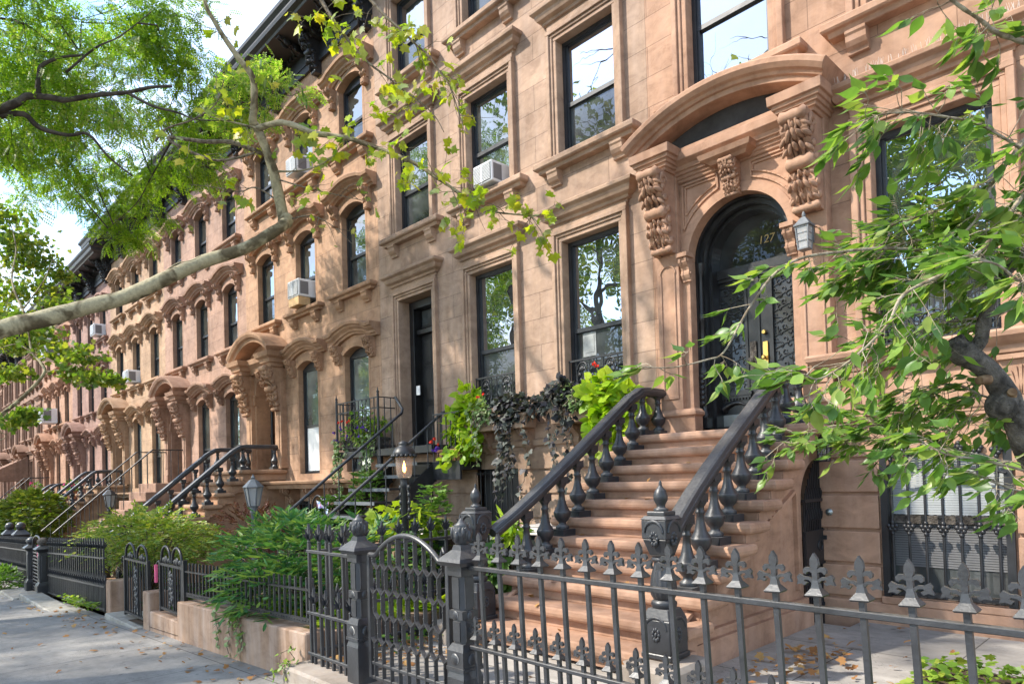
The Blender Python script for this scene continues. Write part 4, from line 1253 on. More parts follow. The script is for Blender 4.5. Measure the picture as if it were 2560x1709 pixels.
for i in range(11):
    y = -.35-i*.255; zr = 2.56+(y+.30)*slope; r.tube([(XL, y, zr-.95), (XL, y, zr)], .010, 5)
r.build('handrail', M['iron2'], t, off)
g = MB()
for x, y in ((-11.32, -.41), (-9.93, -.41), (-9.93, -.03), (-11.32, -.03)):
    g.tube([(x, y, 1.9), (x, y, 3.02)], .022, 8); g.lathe([(.012, 0), (.028, .03), (.01, .06), (.004, .11)], (x, y, 3.02), 8)
for (xa, ya, xb, yb) in ((-11.32, -.41, -9.93, -.41), (-9.93, -.41, -9.93, -.03), (-11.32, -.41, -11.32, -.03)):
    for z in (2.96, 2.78, 2.13): g.bar((xa, ya, z), (xb, yb, z), .018)
    nb = 11 if xa != xb else 3
    for i in range(1, nb): q = i/nb; g.tube([(xa+(xb-xa)*q, ya+(yb-ya)*q, 2.1), (xa+(xb-xa)*q, ya+(yb-ya)*q, 2.97)], .0095, 5)
g.build('guard_rail', M['iron'], t, off)
g = MB()
for (xa, ya, xb, yb) in ((XR, -.40, -7.78, -.40), (-7.78, -.40, -7.78, -.03)):
    g.bar((xa, ya, 2.52), (xb, yb, 2.52), .022); nb = 6 if xa != xb else 3
    for i in range(nb+1): q = i/nb; g.tube([(xa+(xb-xa)*q, ya+(yb-ya)*q, 1.78), (xa+(xb-xa)*q, ya+(yb-ya)*q, 2.52)], .0095, 5)
g.build('guard_rail', M['iron'], t, off)
p = MB().tube([(-9.95, -.38, -.1), (-9.95, -.38, 1.96)], .055, 10)
for k in range(14):
    a = k*.9; p.ell((-9.95+.05*math.cos(a), -.38+.05*math.sin(a), .2+k*.12), (.03, .03, .05), seg=6, rings=4)
for s in (-1, 1): p.tube([(-9.95+s*(.02+.30*math.sin(q)), -.38, 1.25+.65*(1-math.cos(q))) for q in np.linspace(0, 1.4, 7)], .014, 5)
p.build('support_post', M['iron'], t, off)
# ------------------------------------------------------------------ ground
def sheet(name, xs, ys, zf, m, kind='structure', holes=()):
    b = MB(); n = len(xs)
    for y in ys:
        for x in xs: b.v.append((x, y, zf(x)))
    for j in range(len(ys)-1):
        for i in range(n-1):
            cx, cy = (xs[i]+xs[i+1])/2, (ys[j]+ys[j+1])/2
            if any(h[0] < cx < h[1] and h[2] < cy < h[3] for h in holes): continue
            b.f.append((j*n+i, j*n+i+1, (j+1)*n+i+1, (j+1)*n+i)); b.m.append(0); b.sm.append(False)
    o = b.build(name, m); return tag(o, kind=kind)
GX = [-140, -100, -80, -61, -45, -32, -24, -20, -16, -13, -11, -9, -7, -5.5, -3.5, 0, 8, 30]
sheet('ground', GX[:1]+GX[3::3]+[60], [-80, -30, -11.6, 60], lambda x: zg(x)-.30, M['soil'])
sheet('sidewalk', GX, [-9.3, -7, -5.4, -4.19], lambda x: zg(x), M['paving'])
sheet('far_sidewalk', GX, [-27, -20.0], lambda x: zg(x), M['paving'])
sheet('road', GX, [-20, -9.45], lambda x: zg(x)-.15, M['asphalt'])
b = MB()
for x0, x1 in zip(GX[:-1], GX[1:]):
    b.add([(x0, -9.46, zg(x0)-.2), (x1, -9.46, zg(x1)-.2), (x1, -9.46, zg(x1)+.004), (x0, -9.46, zg(x0)+.004), (x0, -9.28, zg(x0)+.004), (x1, -9.28, zg(x1)+.004)], [(0, 1, 2, 3), (3, 2, 5, 4)])
tag(b.build('kerb', M['kerbg']), kind='structure')
YX = [-5.14, -4.0, -2.78, -2.40, -1.5, 0, 3]
o = sheet('front_yard_paving', YX, [-4.26, -4.0, -2.0, -.34, -.001], lambda x: .10, M['flag'], holes=[(-2.78, -2.40, -.34, 0)])
b = MB().add([(-2.78, -.34, .10), (-2.40, -.34, .10), (-2.40, 0, .10), (-2.78, 0, .10), (-2.78, -.34, -.2), (-2.40, -.34, -.2), (-2.40, 0, -.2), (-2.78, 0, -.2)], [(0, 1, 5, 4), (1, 2, 6, 5), (3, 0, 4, 7), (4, 5, 6, 7)])
tag(b.build('area_step', M['b1t']), kind='structure')
sheet('garden_soil', [-60, -40, -30, -20, -16, -12, -9, -7, -5.16], [-4.2, -.001], lambda x: zg(x)+.05, M['soil'])
sheet('ivy_soil', [-1.5, -.6, 1.0], [-3.95, -2.5, -1.2], lambda x: .106, M['soil'])
tag(MB().box(-5.20, 3, -4.40, -4.05, -.1, .112).build('front_kerb', M['kerb'], bevel=.02), kind='structure')
tag(MB().box(-15.9, -11.4, -4.62, -4.28, -.75, -.40).box(-17.6, -15.9, -4.72, -4.2, -.9, -.49).build('fence_kerb', M['kerbg'], bevel=.02), kind='structure')

# ------------------------------------------------------------------ finials
def smooth_poly(pts, y0, y1, b=None):
    b = b or MB(); b.prism(pts, 'y', y0, y1); return b
def lily_mb(k=1.0):
    """fleur-de-lis spear head, origin at the base of its bell"""
    b = MB()
    b.frus(-.030, .030, -.030, .030, 0, -.034, .034, -.034, .034, .006)
    b.frus(-.034, .034, -.034, .034, .006, -.016, .016, -.014, .014, .030)
    b.frus(-.016, .016, -.014, .014, .030, -.010, .010, -.009, .009, .060)
    b.prism([(-.010, .060), (.010, .060), (.010, .098), (.016, .118), (.0135, .140), (0, .162), (-.0135, .140), (-.016, .118), (-.010, .098)], 'y', -.009, .009)
    for s in (-1, 1):
        low = [(.006, .062), (.020, .072), (.034, .072), (.050, .082), (.058, .070), (.055, .058), (.060, .042), (.046, .046), (.034, .040), (.026, .050), (.036, .055), (.034, .062), (.020, .060), (.010, .048)]
        up = [(.006, .098), (.016, .108), (.030, .108), (.037, .098), (.036, .086), (.029, .081), (.024, .090), (.016, .092), (.008, .086)]
        for q in (low, up):
            p = [(s*x*1.18, z) for x, z in q]
            if s < 0: p = p[::-1]
            b.prism(p, 'y', -.008, .008)
    if k != 1: b.v = [(x*k, y*k, z*k) for x, y, z in b.v]
    return b
def palm_mb(k=1.0):
    """five-leafed palmette spear head"""
    b = MB()
    b.lathe([(.012, 0), (.018, .006), (.010, .012), (.014, .02)], seg=8)
    b.prism([(-.010, .018), (.010, .018), (.016, .07), (.010, .11), (0, .150), (-.010, .11), (-.016, .07)], 'y', -.010, .010)
    for s in (-1, 1):
        for q in ([(.004, .018), (.018, .03), (.030, .07), (.040, .108), (.022, .085), (.010, .06)], [(.006, .018), (.024, .026), (.040, .048), (.052, .076), (.030, .062), (.012, .045)]):
            p = [(s*x, z) for x, z in q]
            if s < 0: p = p[::-1]
            b.prism(p, 'y', -.008, .008)
            p2 = [(x, z) for x, z in p]
            b.add([(.0, x, z) for x, z in p2] + [(.006, x, z) for x, z in p2], [tuple(range(len(p2))), tuple(range(len(p2), 2*len(p2)))])
    if k != 1: b.v = [(x*k, y*k, z*k) for x, y, z in b.v]
    return b
LILY = lily_mb().mesh('finial', M['iron2']); PALM = palm_mb().mesh('finial', M['iron2'])
def meshobj(name, me, parent=None, loc=None, ry=0, sc=1):
    o = bpy.data.objects.new(name, me); COL.objects.link(o)
    if parent is not None: setpar(o, parent)
    if loc is not None: o.location = loc
    if ry: o.rotation_euler = (0, ry, 0)
    if sc != 1: o.scale = (sc, sc, sc)
    return o
def picket_mesh(h, w=.021, name='picket'):
    return MB().box(-w/2, w/2, -w/2, w/2, 0, h).mesh(name, M['iron2'])
def pickets(t, x, y, z0, h, fin, fsc=1.0, pm=None, ry=0.0, w=.021):
    p = meshobj('picket', pm or picket_mesh(h, w), t, Vector((x, y, z0))-t.location, ry)
    if fin is not None: meshobj('finial', fin, p, (0, 0, h), 0, fsc)
    return p
LEAN = R(-2.4)

# front fence of the arched-door house
t = thing('iron_fence', 'charcoal iron fence topped with fleur-de-lis heads in front of the wide stone steps', 'fence', (-1.0, -4.2, .112))
off = -t.location
pm = picket_mesh(.955); ps = picket_mesh(.49, .019)
for k in range(25):
    x = -2.965+.1605*k; pickets(t, x, -4.2, .112, .955, LILY, 1.0, pm, LEAN)
    x = -3.038+.163*k; pickets(t, x, -4.2, .112, .49, LILY, .84, ps, LEAN)
for z, w in ((1.018, .024), (.555, .02), (.175, .024)):
    MB().box(-3.10, 1.0, -4.2-.019, -4.2+.019, z-w/2, z+w/2).build('rail', M['iron2'], t, off, bevel=.003)

def gate_post(x, label):
    t = thing('gate_post', label, 'gate post', (x, -4.2, .10), group='charcoal cast iron gate posts'); t.scale = (.86, .86, 1)
    b = MB()
    w = .088
    b.box(-w, w, -w, w, 0, .27); b.frus(-w, w, -w, w, .27, -.075, .075, -.075, .075, .31)
    b.box(-.092, .092, -.092, .092, .315, .335); b.box(-.086, .086, -.086, .086, .335, .43); b.frus(-.086, .086, -.086, .086, .43, -.06, .06, -.06, .06, .47)
    q = .060; c = .024
    octo = [(-q, -q+c), (-q+c, -q), (q-c, -q), (q, -q+c), (q, q-c), (q-c, q), (-q+c, q), (-q, q-c)]
    b.prism(octo, 'z', .47, .87)
    for z0, z1 in ((.485, .60), (.68, .86)):
        b.box(-.036, .036, -.068, .068, z0, z1); b.box(-.068, .068, -.036, .036, z0, z1)
    b.box(-.07, .07, -.07, .07, .615, .665)
    for s in (-1, 1):
        b.ell((0, s*.072, .64), (.03, .01, .026)); b.ell((s*.072, 0, .64), (.01, .03, .026))
        b.ell((0, s*.088, .385), (.045, .012, .035)); b.ell((s*.088, 0, .385), (.012, .045, .035))
    b.box(-.075, .075, -.075, .075, .87, .93)
    b.frus(-.105, .105, -.105, .105, .93, -.125, .125, -.125, .125, .955); b.frus(-.125, .125, -.125, .125, .955, -.11, .11, -.11, .11, .975)
    b.frus(-.11, .11, -.11, .11, .975, -.05, .05, -.05, .05, 1.02); b.frus(-.05, .05, -.05, .05, 1.02, -.04, .04, -.04, .04, 1.05)
    b.build('shaft', M['iron2'], t, bevel=.006)
    h = MB().lathe([(.035, 0), (.055, .02), (.068, .06), (.066, .095), (.05, .115), (.052, .12), (.03, .135), (.012, .155), (.0, .165)], (0, 0, 1.045), 12)
    rr = random.Random(2)
    for k in range(8):
        a = k*math.pi/4+.3; h.ell((.062*math.cos(a), .062*math.sin(a), 1.10+(k % 2)*.02), (.018, .018, .038), seg=6, rings=4)
        h.ell((.055*math.cos(a+.35), .055*math.sin(a+.35), 1.135), (.014, .014, .022), seg=6, rings=4)
    h.build('finial', M['iron2'], t)
gate_post(-3.17, 'charcoal iron gate post at the right of the arched gate, joined to the fleur-de-lis fence')
gate_post(-4.33, 'charcoal iron gate post at the left of the arched gate')

# arched gate of bent flat bars
t = thing('arched_gate', 'black arched iron gate of long honeycomb bars between two cast posts', 'gate', (-3.75, -4.2, .12))
hwg, y = .445, 0
fr = MB()
for s in (-1, 1): fr.box(s*hwg-.016, s*hwg+.016, -.018, .018, .05, .905)
def gz(x):
    a = abs(x)
    return .905 if a > .36 else .905+.15*math.cos(a/.36*math.pi/2)**.8
fr.tube([(x, 0, gz(x)) for x in np.linspace(-hwg, hwg, 31)], .020, 6)
for z in (.155, .055): fr.box(-hwg, hwg, -.012, .012, z-.011, z+.011)
fr.build('frame', M['iron2'], t, bevel=.003)
lat = MB(); s_ = .098; rows = 5; rh = .172; zb = .165
for r_ in range(rows):
    odd = r_ % 2; z0 = zb+r_*rh
    for j in range(-5, 6):
        x = j*s_+(s_/2 if odd else 0)
        if abs(x) > hwg-.01: continue
        zt = z0+rh-.045
        if r_ == rows-1: zt = gz(x)-.01
        lat.box(x-.0045, x+.0045, -.014, .014, z0 if r_ else .05, zt)
        lat.ell((x, -.015, z0+.03), (.006, .004, .006), seg=5, rings=3); lat.ell((x, -.015, zt-.03), (.006, .004, .006), seg=5, rings=3)
        if r_ < rows-1:
            for sg in (-1, 1):
                x2 = x+sg*s_/2
                if abs(x2) > hwg: continue
                lat.bar((x, 0, zt), (x2, 0, z0+rh), .009, .028, up=(0, 1, 0))
lat.build('lattice', M['iron2'], t)
MB().tube([(.40, -.02, .90), (.41, -.02, .97), (.425, -.02, 1.0), (.435, -.02, .97)], .012, 6).build('latch', M['iron2'], t)

# short fence left of the gate and its return into the yard
t = thing('iron_fence', 'short charcoal fence section with palmette heads left of the arched gate', 'fence', (-4.75, -4.2, .112))
off = -t.location
pm = picket_mesh(.955, .023); ps = picket_mesh(.46, .020)
for x in (-5.075, -4.91, -4.735, -4.55): pickets(t, x, -4.2, .112, .955, PALM, 1.0, pm, LEAN*.4)
for x in (-5.02, -4.83, -4.635, -4.465): pickets(t, x, -4.2, .112, .46, PALM, .95, ps, LEAN*.4)
for z in (.995, .508, .185): MB().box(-5.12, -4.40, -4.215, -4.185, z-.012, z+.012).build('rail', M['iron2'], t, off, bevel=.003)
t = thing('iron_fence', 'charcoal palmette-headed fence running back beside the yard path', 'fence', (-5.14, -3.3, .10))
off = -t.location
for k in range(11):
    y = -4.02+.178*k
    p = pickets(t, -5.14, y, .10, .945, PALM, 1.0, pm); p.rotation_euler = (0, 0, R(90))
    p = pickets(t, -5.14, y+.089, .10, .46, PALM, .95, ps); p.rotation_euler = (0, 0, R(90))
for z in (.985, .50, .185): MB().box(-5.155, -5.125, -4.10, -2.12, z-.012, z+.012).build('rail', M['iron2'], t, off, bevel=.003)

# ------------------------------------------------------------------ rendered planter wall with low railing
t = thing('planter_wall', 'stained tan rendered wall of the raised planting bed along the sidewalk', 'wall', (-6.7, -4.0, -.2))
off = -t.location
def ptop(x): return .325-.029*(-5.2-x)
b = MB()
x0, x1 = -8.28, -5.19
b.add([(x0, -4.2, -.55), (x1, -4.2, -.55), (x1, -4.2, ptop(x1)), (x0, -4.2, ptop(x0)), (x0, -3.98, -.55), (x1, -3.98, -.55), (x1, -3.98, ptop(x1)), (x0, -3.98, ptop(x0))],
      [(0, 1, 2, 3), (3, 2, 6, 7), (5, 4, 7, 6), (1, 5, 6, 2), (4, 0, 3, 7)])
b.box(-5.41, -5.19, -3.975, -1.9, -.3, .30); b.box(-8.28, -8.08, -3.975, -2.2, -.5, .20)
b.build('wall', M['planter'], t, off, bevel=.012)
sheet('planting_soil', [-8.08, -5.41], [-3.98, -1.9], lambda x: ptop(x)-.10, M['soil'])
t = thing('low_railing', 'low black bar railing with a riveted bottom strip on the planter wall', 'railing', (-6.7, -4.12, .3))
off = -t.location
def slbar(zoff, w, h):
    return MB().add([(x, -4.12+sy*w/2, ptop(x)+zoff+sz*h/2) for x in (x0+.03, x1-.0) for sy in (-1, 1) for sz in (-1, 1)], [(0, 1, 3, 2), (4, 6, 7, 5), (0, 2, 6, 4), (1, 5, 7, 3), (0, 4, 5, 1), (2, 3, 7, 6)])
slbar(.335, .026, .016).build('rail', M['iron'], t, off)
bb = slbar(.075, .012, .05)
for i in range(60): xx = x0+.06+i*(x1-x0-.1)/60; bb.ell((xx, -4.128, ptop(xx)+.075), (.007, .005, .007), seg=5, rings=3)
bb.build('bottom_strip', M['iron'], t, off)
pm = picket_mesh(.38, .017)
for k in range(30):
    x = x0+.06+k*.1035; meshobj('picket', pm, t, Vector((x, -4.11, ptop(x)+.055))+off)
MB().box(x0+.02, x0+.065, -4.145, -4.10, ptop(x0), ptop(x0)+.46).build('end_post', M['iron'], t, off)

# ------------------------------------------------------------------ low pillars and the pair of garden gates
def zz(x): return zg(x)
b = MB().box(-11.38, -11.12, -4.2, -3.78, -.8, .205)
tag(b.build('low_pillar', M['planter'], None, bevel=.012), 'square tan rendered pillar left of the two garden gates', 'pillar')
b = MB().box(-9.58, -9.34, -4.2, -3.95, -.6, .225).box(-9.34, -8.283, -4.19, -3.97, -.6, .0)
tag(b.build('low_pillar', M['planter'], None, bevel=.012), 'short tan pillar with a low wall between the two garden gates', 'pillar')
tag(MB().box(-11.11, -9.59, -4.28, -3.85, -.8, -.235).build('gate_sill', M['kerbg'], None, bevel=.01), kind='structure')
def garden_gate(label, xa, xb, zb, zt, rz=0):
    t = thing('garden_gate', label, 'gate', ((xa+xb)/2, -4.12, zb), group='scrolled garden gates')
    w = (xb-xa)/2; h = zt-zb
    f = MB()
    for s in (-1, 1): f.box(s*w-.02, s*w+.02, -.02, .02, 0, h+.04)
    f.box(-w, w, -.015, .015, h-.015, h+.015); f.box(-w, w, -.015, .015, .03, .06)
    f.tube([(w, 0, h), (w+.12, 0, h+.02), (w+.2, 0, h-.02), (w+.19, 0, h-.07), (w+.15, 0, h-.06)] if False else [(-w, 0, h+.01), (-w-.10, 0, h+.02), (-w-.17, 0, h-.02), (-w-.15, 0, h-.07), (-w-.11, 0, h-.05)], .012, 5)
    f.build('frame', M['iron'], t)
    pm = MB().tube([(0, 0, .05), (0, 0, h)], .011, 6).mesh('bar', M['iron'])
    for i in range(1, 9):
        x = -w+2*w*i/9
        if abs(x) < .10: continue
        meshobj('bar', pm, t, (x, 0, 0))
    c = MB(); rr = random.Random(4)
    c.box(-.085, -.07, -.012, .012, .06, h); c.box(.07, .085, -.012, .012, .06, h)
    for i in range(46):
        c.ell((rr.uniform(-.055, .055), rr.uniform(-.016, .0), .10+(h-.18)*i/46), (.026, .012, .03), seg=6, rings=4, M=Matrix.Rotation(rr.uniform(-1, 1), 3, 'Y'))
    c.build('cast_panel', M['iron2'], t)
    s = MB()
    for k in (-1, 1):
        s.tube([(k*w*.5+w*.42*math.cos(a), 0, h+.02+.20*math.sin(a)**.8) for a in np.linspace(.02, math.pi-.02, 11)], .016, 6)
        s.ell((k*w*.5, 0, h+.06), (.06, .015, .05)); s.ell((k*w*.5-.09, 0, h+.05), (.04, .012, .035)); s.ell((k*w*.5+.09, 0, h+.05), (.04, .012, .035))
    s.build('cresting', M['iron'], t)
garden_gate('black scrolled garden gate at sidewalk level, beside the tall tan pillar', -10.66, -9.60, -.22, .56)
garden_gate('black scrolled garden gate above the low tan wall, next to the planter', -9.10, -8.30, .02, .60)
tag(MB().box(-9.22, -9.19, -4.16, -4.13, .36, .58).build('ribbon', M['pink'], None), 'pink ribbon tied to the post between the garden gates', 'ribbon')

# ------------------------------------------------------------------ older fences further along
def old_fence(label, xa, xb, zoff, n, y=-4.2):
    t = thing('iron_fence', label, 'fence', ((xa+xb)/2, y, zg((xa+xb)/2)), group='dense iron fences along the far sidewalk')
    off = -t.location
    def zt(x): return zg(x)+zoff
    pm = MB().box(-.012, .012, -.012, .012, 0, .90).mesh('picket', M['iron2'])
    fm = palm_mb(1.15).mesh('finial', M['iron2'])
    sm = MB().box(-.011, .011, -.011, .011, 0, .38).merge(palm_mb(1.1), Matrix.Translation((0, 0, .38))).mesh('short_picket', M['iron2'])
    for k in range(n):
        x = xa+(xb-xa)*(k+.5)/n
        p = meshobj('picket', pm, t, Vector((x, y, zt(x)))+off); meshobj('finial', fm, p, (0, 0, .90))
        meshobj('short_picket', sm, t, Vector((x+(xb-xa)/n/2, y, zt(x)))+off)
    for dz in (.78, .36, .03):
        MB().add([(x, y+sy*.018, zt(x)+dz+sz*.012) for x in (xa, xb) for sy in (-1, 1) for sz in (-1, 1)], [(0, 1, 3, 2), (4, 6, 7, 5), (0, 2, 6, 4), (1, 5, 7, 3), (0, 4, 5, 1), (2, 3, 7, 6)]).build('rail', M['iron2'], t, off)
old_fence('dense black spear fence between the tan pillar and the second pair of gate posts', -15.55, -11.40, .07, 27)
old_fence('dense black spear fence past the far gate posts, behind the small sidewalk bush', -23.5, -17.15, .06, 38)
old_fence('farthest black spear fence along the row, half hidden by bushes', -36, -24.0, .06, 49)
def old_post(x, label):
    t = thing('gate_post', label, 'gate post', (x, -4.25, zg(x)), group='capped gate posts further along')
    b = MB().box(-.12, .12, -.12, .12, 0, .24); b.frus(-.12, .12, -.12, .12, .24, -.08, .08, -.08, .08, .30)
    b.box(-.08, .08, -.08, .08, .30, .86); b.box(-.045, .045, -.088, .088, .36, .80); b.box(-.088, .088, -.045, .045, .36, .80); b.frus(-.08, .08, -.08, .08, .86, -.15, .15, -.15, .15, .93); b.frus(-.15, .15, -.15, .15, .93, -.05, .05, -.05, .05, 1.0)
    b.build('shaft', M['iron2'], t, bevel=.006)
    MB().lathe([(.06, 0), (.085, .02), (.10, .06), (.09, .10), (.05, .13), (.01, .15)], (0, 0, 1.0), 14).build('finial', M['cherry_bark' if x > -16 else 'iron2'], t)
old_post(-15.75, 'iron gate post with a rusty rounded cap at the second gate'); old_post(-16.95, 'iron gate post with a black rounded cap at the second gate')
t = thing('lattice_gate', 'narrow grey lattice gate between the two capped posts', 'gate', (-16.35, -4.25, zg(-16.35)+.02))
g = MB()
for s in (-1, 1): g.box(s*.46-.015, s*.46+.015, -.015, .015, .05, .98)
for i in range(12):
    for j in range(7):
        x = -.42+.84*(j+(.5 if i % 2 else 0))/7; z = .12+i*.068; g.ell((x, 0, z), (.05, .015, .022), seg=6, rings=4)
g.box(-.46, .46, -.012, .012, .06, .09); g.tube([(.46*math.cos(a), 0, .95+.2*math.sin(a)) for a in np.linspace(0, math.pi, 11)], .018, 6)
g.build('frame', M['iron2'], t)
tag(MB().box(-16.05, -16.01, -4.30, -4.28, zg(-16)+.75, zg(-16)+1.0).build('ribbon', M['pink'], None), 'pink ribbon on the narrow lattice gate', 'ribbon')
# ball-topped newels seen over the far fence
for x, l in ((-23.6, 'black ball-topped newel nearer the bushes, behind the far fence'), (-21.8, 'black ball-topped newel beside the stoop rail, behind the far fence')):
    t = thing('ball_newel', l, 'newel', (x, -3.75, zg(x)), group='ball newels')
    b = MB().box(-.15, .15, -.15, .15, 0, 1.05); b.frus(-.15, .15, -.15, .15, 1.05, -.19, .19, -.19, .19, 1.12); b.frus(-.19, .19, -.19, .19, 1.12, -.08, .08, -.08, .08, 1.24)
    b.build('shaft', M['iron2'], t); MB().ell((0, 0, 1.33), (.115, .115, .11), seg=16, rings=10).build('ball', M['iron2'], t)

# ------------------------------------------------------------------ lamp posts
def lamp_post(label, x, y, z0, h, k, post, glassm, flame=False, fluted=False):
    t = thing('lamp_post', label, 'lamp post', (x, y, z0), group='garden lamp posts')
    hp = h-.42*k
    p = MB().lathe([(.075*k, 0), (.075*k, .10), (.055*k, .14), (.040*k, .18), (.036*k, hp-.10), (.05*k, hp-.08), (.04*k, hp-.05), (.055*k, hp)], seg=14)
    if flame:
        for s in (-1, 1):
            p.tube([(s*(.03+.05*math.sin(q)), 0, hp-.45+q*.13) for q in np.linspace(0, 3.1, 8)], .012, 5)
            for j in range(5): p.ell((s*.075, 0, hp-.42+j*.08), (.022, .02, .03), seg=6, rings=4)
    p.build('post', M[post], t)
    if fluted:
        c = MB().lathe([(.115*k, 0), (.125*k, .015*k), (.118*k, .04*k), (.095*k, .08*k), (.065*k, .10*k), (.05*k, .115*k), (.06*k, .125*k), (.045*k, .15*k), (.0, .165*k)], (0, 0, hp+.235*k), 32, flute=.06)
        for i in range(16): a = i*math.pi/8; c.ell((.12*k*math.cos(a), .12*k*math.sin(a), hp+.235*k), (.022*k, .022*k, .02*k), seg=6, rings=4)
        c.build('cap', M[post], t)
        MB().lathe([(.062*k, 0), (.082*k, .03*k), (.095*k, .23*k)], (0, 0, hp), 16).build('lamp_glass', M['clear'], t)
        MB().lathe([(.004, 0), (.017, .02), (.019, .05), (.010, .09), (.001, .125)], (0, 0, hp+.06*k), 10).build('flame', M['flame'], t)
    else:
        c = MB(); n = 6
        c.lathe([(.13*k, 0), (.135*k, .01*k), (.05*k, .10*k), (.02*k, .115*k), (.03*k, .13*k), (.012*k, .155*k), (.004*k, .18*k)], (0, 0, hp+.25*k), 6, smooth=False)
        c.lathe([(.055*k, 0), (.075*k, .012*k)], (0, 0, hp), 6, smooth=False)
        for i in range(6):
            a = i*math.pi/3; c.bar((.068*k*math.cos(a), .068*k*math.sin(a), hp+.01), (.115*k*math.cos(a), .115*k*math.sin(a), hp+.255*k), .014*k)
        c.build('cap', M[post], t)
        MB().lathe([(.062*k, 0), (.108*k, .24*k)], (0, 0, hp+.008), 6, smooth=False).build('lamp_glass', M[glassm], t)
lamp_post('black gas lamp post with a ribbed cap and a lit orange flame', -6.05, -2.6, 0, 1.98, 1.0, 'iron', 'clear', True, True)
lamp_post('grey lantern post with frosted panes in front of the orange tan house', -10.15, -2.5, -.25, 1.93, 1.15, 'lampw', 'frost')
lamp_post('dark lantern post among the stair rails of the pinkish house', -19.4, -2.25, -.55, 2.12, 1.25, 'iron2', 'frost')

# ------------------------------------------------------------------ things standing and hanging about
def bin_(label, x, y, rz):
    t = thing('trash_bin', label, 'trash bin', (x, y, .05), rz, 'trash bins behind the gate')
    b = MB().frus(-.21, .21, -.24, .24, 0, -.26, .26, -.30, .30, .80); b.box(-.27, .27, -.31, .31, .74, .80); b.box(-.2, .2, .30, .36, .74, .80)
    b.build('body', M['binb'], t, bevel=.02)
    l = MB().frus(-.29, .29, -.33, .33, .80, -.25, .25, -.28, .28, .88); l.box(-.2, .2, -.24, .24, .88, .90); l.box(-.30, .30, -.34, .34, .79, .82)
    l.build('lid', M['binl'], t, bevel=.02)
    w = MB()
    for s in (-1, 1): w.lathe([(.09, 0), (.09, .05)], (s*.22-.025, .26, .09), 12, axis='x')
    w.build('wheel', M['iron'], t)
bin_('dark trash bin with a beige lid, nearer the lamp post', -6.55, -1.75, .3)
bin_('dark trash bin with a beige lid, nearer the stone steps', -5.9, -1.55, -.1)
bin_('dark trash bin with a beige lid, at the back against the basement wall', -5.75, -.75, .1)
b = MB(); rr = random.Random(8)
cols = 9; rows = 9
for j in range(rows):
    for i in range(cols):
        b.v.append((-11.15+.55*i/(cols-1)*(1-.35*j/rows), -.95+.05*math.sin(i*1.3+j*.4), 1.22-.62*j/(rows-1)-.05*math.sin(i*.8)))
for j in range(rows-1):
    for i in range(cols-1): b.f.append((j*cols+i, j*cols+i+1, (j+1)*cols+i+1, (j+1)*cols+i)); b.m.append(0); b.sm.append(True)
m, nt, out = newmat('flag_cloth'); p_ = N(nt, 'ShaderNodeBsdfPrincipled'); p_.inputs['Roughness'].default_value = .9
vo = noise(nt, pos(nt, (1, 1, .6)), 5, 1, .3, 1.5)
L(nt, ramp(nt, vo, [(.38, (.62, .62, .70)), (.45, (.25, .42, .70)), (.52, (.60, .25, .36)), (.60, (.16, .12, .42))], 'CONSTANT').outputs[0], p_.inputs['Base Color']); L(nt, p_.outputs[0], out.inputs[0])
tag(b.build('hanging_cloth', m, None), 'pink and blue patterned cloth hung on scrolled ironwork behind the iron stairs', 'cloth')
t = thing('scroll_ironwork', 'black scrolled ironwork holding the patterned cloth', 'ironwork', (-10.9, -.9, -.2))
g = MB()
for c in (-.28, .28):
    g.tube([(c+.22*math.cos(a), 0, 1.25+.25*math.sin(a)) for a in np.linspace(0, math.pi, 11)], .018, 6)
    for s in (-1, 1): g.tube([(c+s*.22, 0, 0), (c+s*.22, 0, 1.25)], .016, 6)
    g.tube([(c+.09*math.cos(a)*(1-a*.06), 0, 1.20+.11*math.sin(a)) for a in np.linspace(0, 6, 15)], .014, 5)
g.build('frame', M['iron'], t)

def ac_unit(label, x, z, k=1.0, y=-.16, m='acw'):
    t = thing('air_conditioner', label, 'air conditioner', (x, y, z), group='window air conditioners')
    b = MB().box(-.24*k, .24*k, -.17*k, .30, 0, .36*k).build('case', M[m], t, bevel=.012)
    g = MB(); g.box(-.215*k, .215*k, -.178*k, -.168*k, .03*k, .33*k)
    g.box(.236*k, .246*k, -.13*k, .05, .05*k, .31*k)
    go = g.build('grille', M['acd'], t)
    s = MB()
    for i in range(12): s.box(-.21*k, .21*k, -.186*k, -.178*k, (.04+i*.024)*k, (.05+i*.024)*k)
    s.box(-.012, .012, -.19*k, -.178*k, .03*k, .33*k)
    s.build('louvre', M[m], t)
ac_unit('white window air conditioner over the tan house door side, among yellow leaves', -7.30, 5.78, .85, -.10)
ac_unit('white window air conditioner on a wooden board at the orange tan house', -13.2, 5.36, 1.0, -.12)
tag(MB().box(-13.42, -12.98, -.28, -.02, 5.19, 5.355).build('support_board', M['ply'], None), 'pale wooden board under the air conditioner of the orange tan house', 'board')
ac_unit('pale window air conditioner in the top floor window of the orange tan house', -13.2, 7.95, 1.0, -.1)
ac_unit('small white window air conditioner at the yellow tan house', -25.27, 5.02, 1.15)
ac_unit('white window air conditioner high on the mauve house', -29.55, 7.32, 1.2)
ac_unit('grey window air conditioner beside the mauve house door hood', -37.9, 4.6, 1.9, -.4, 'acw')
ac_unit('large white air conditioner casing at the bright coral house', -36.0, 7.3, 2.4, -.5)

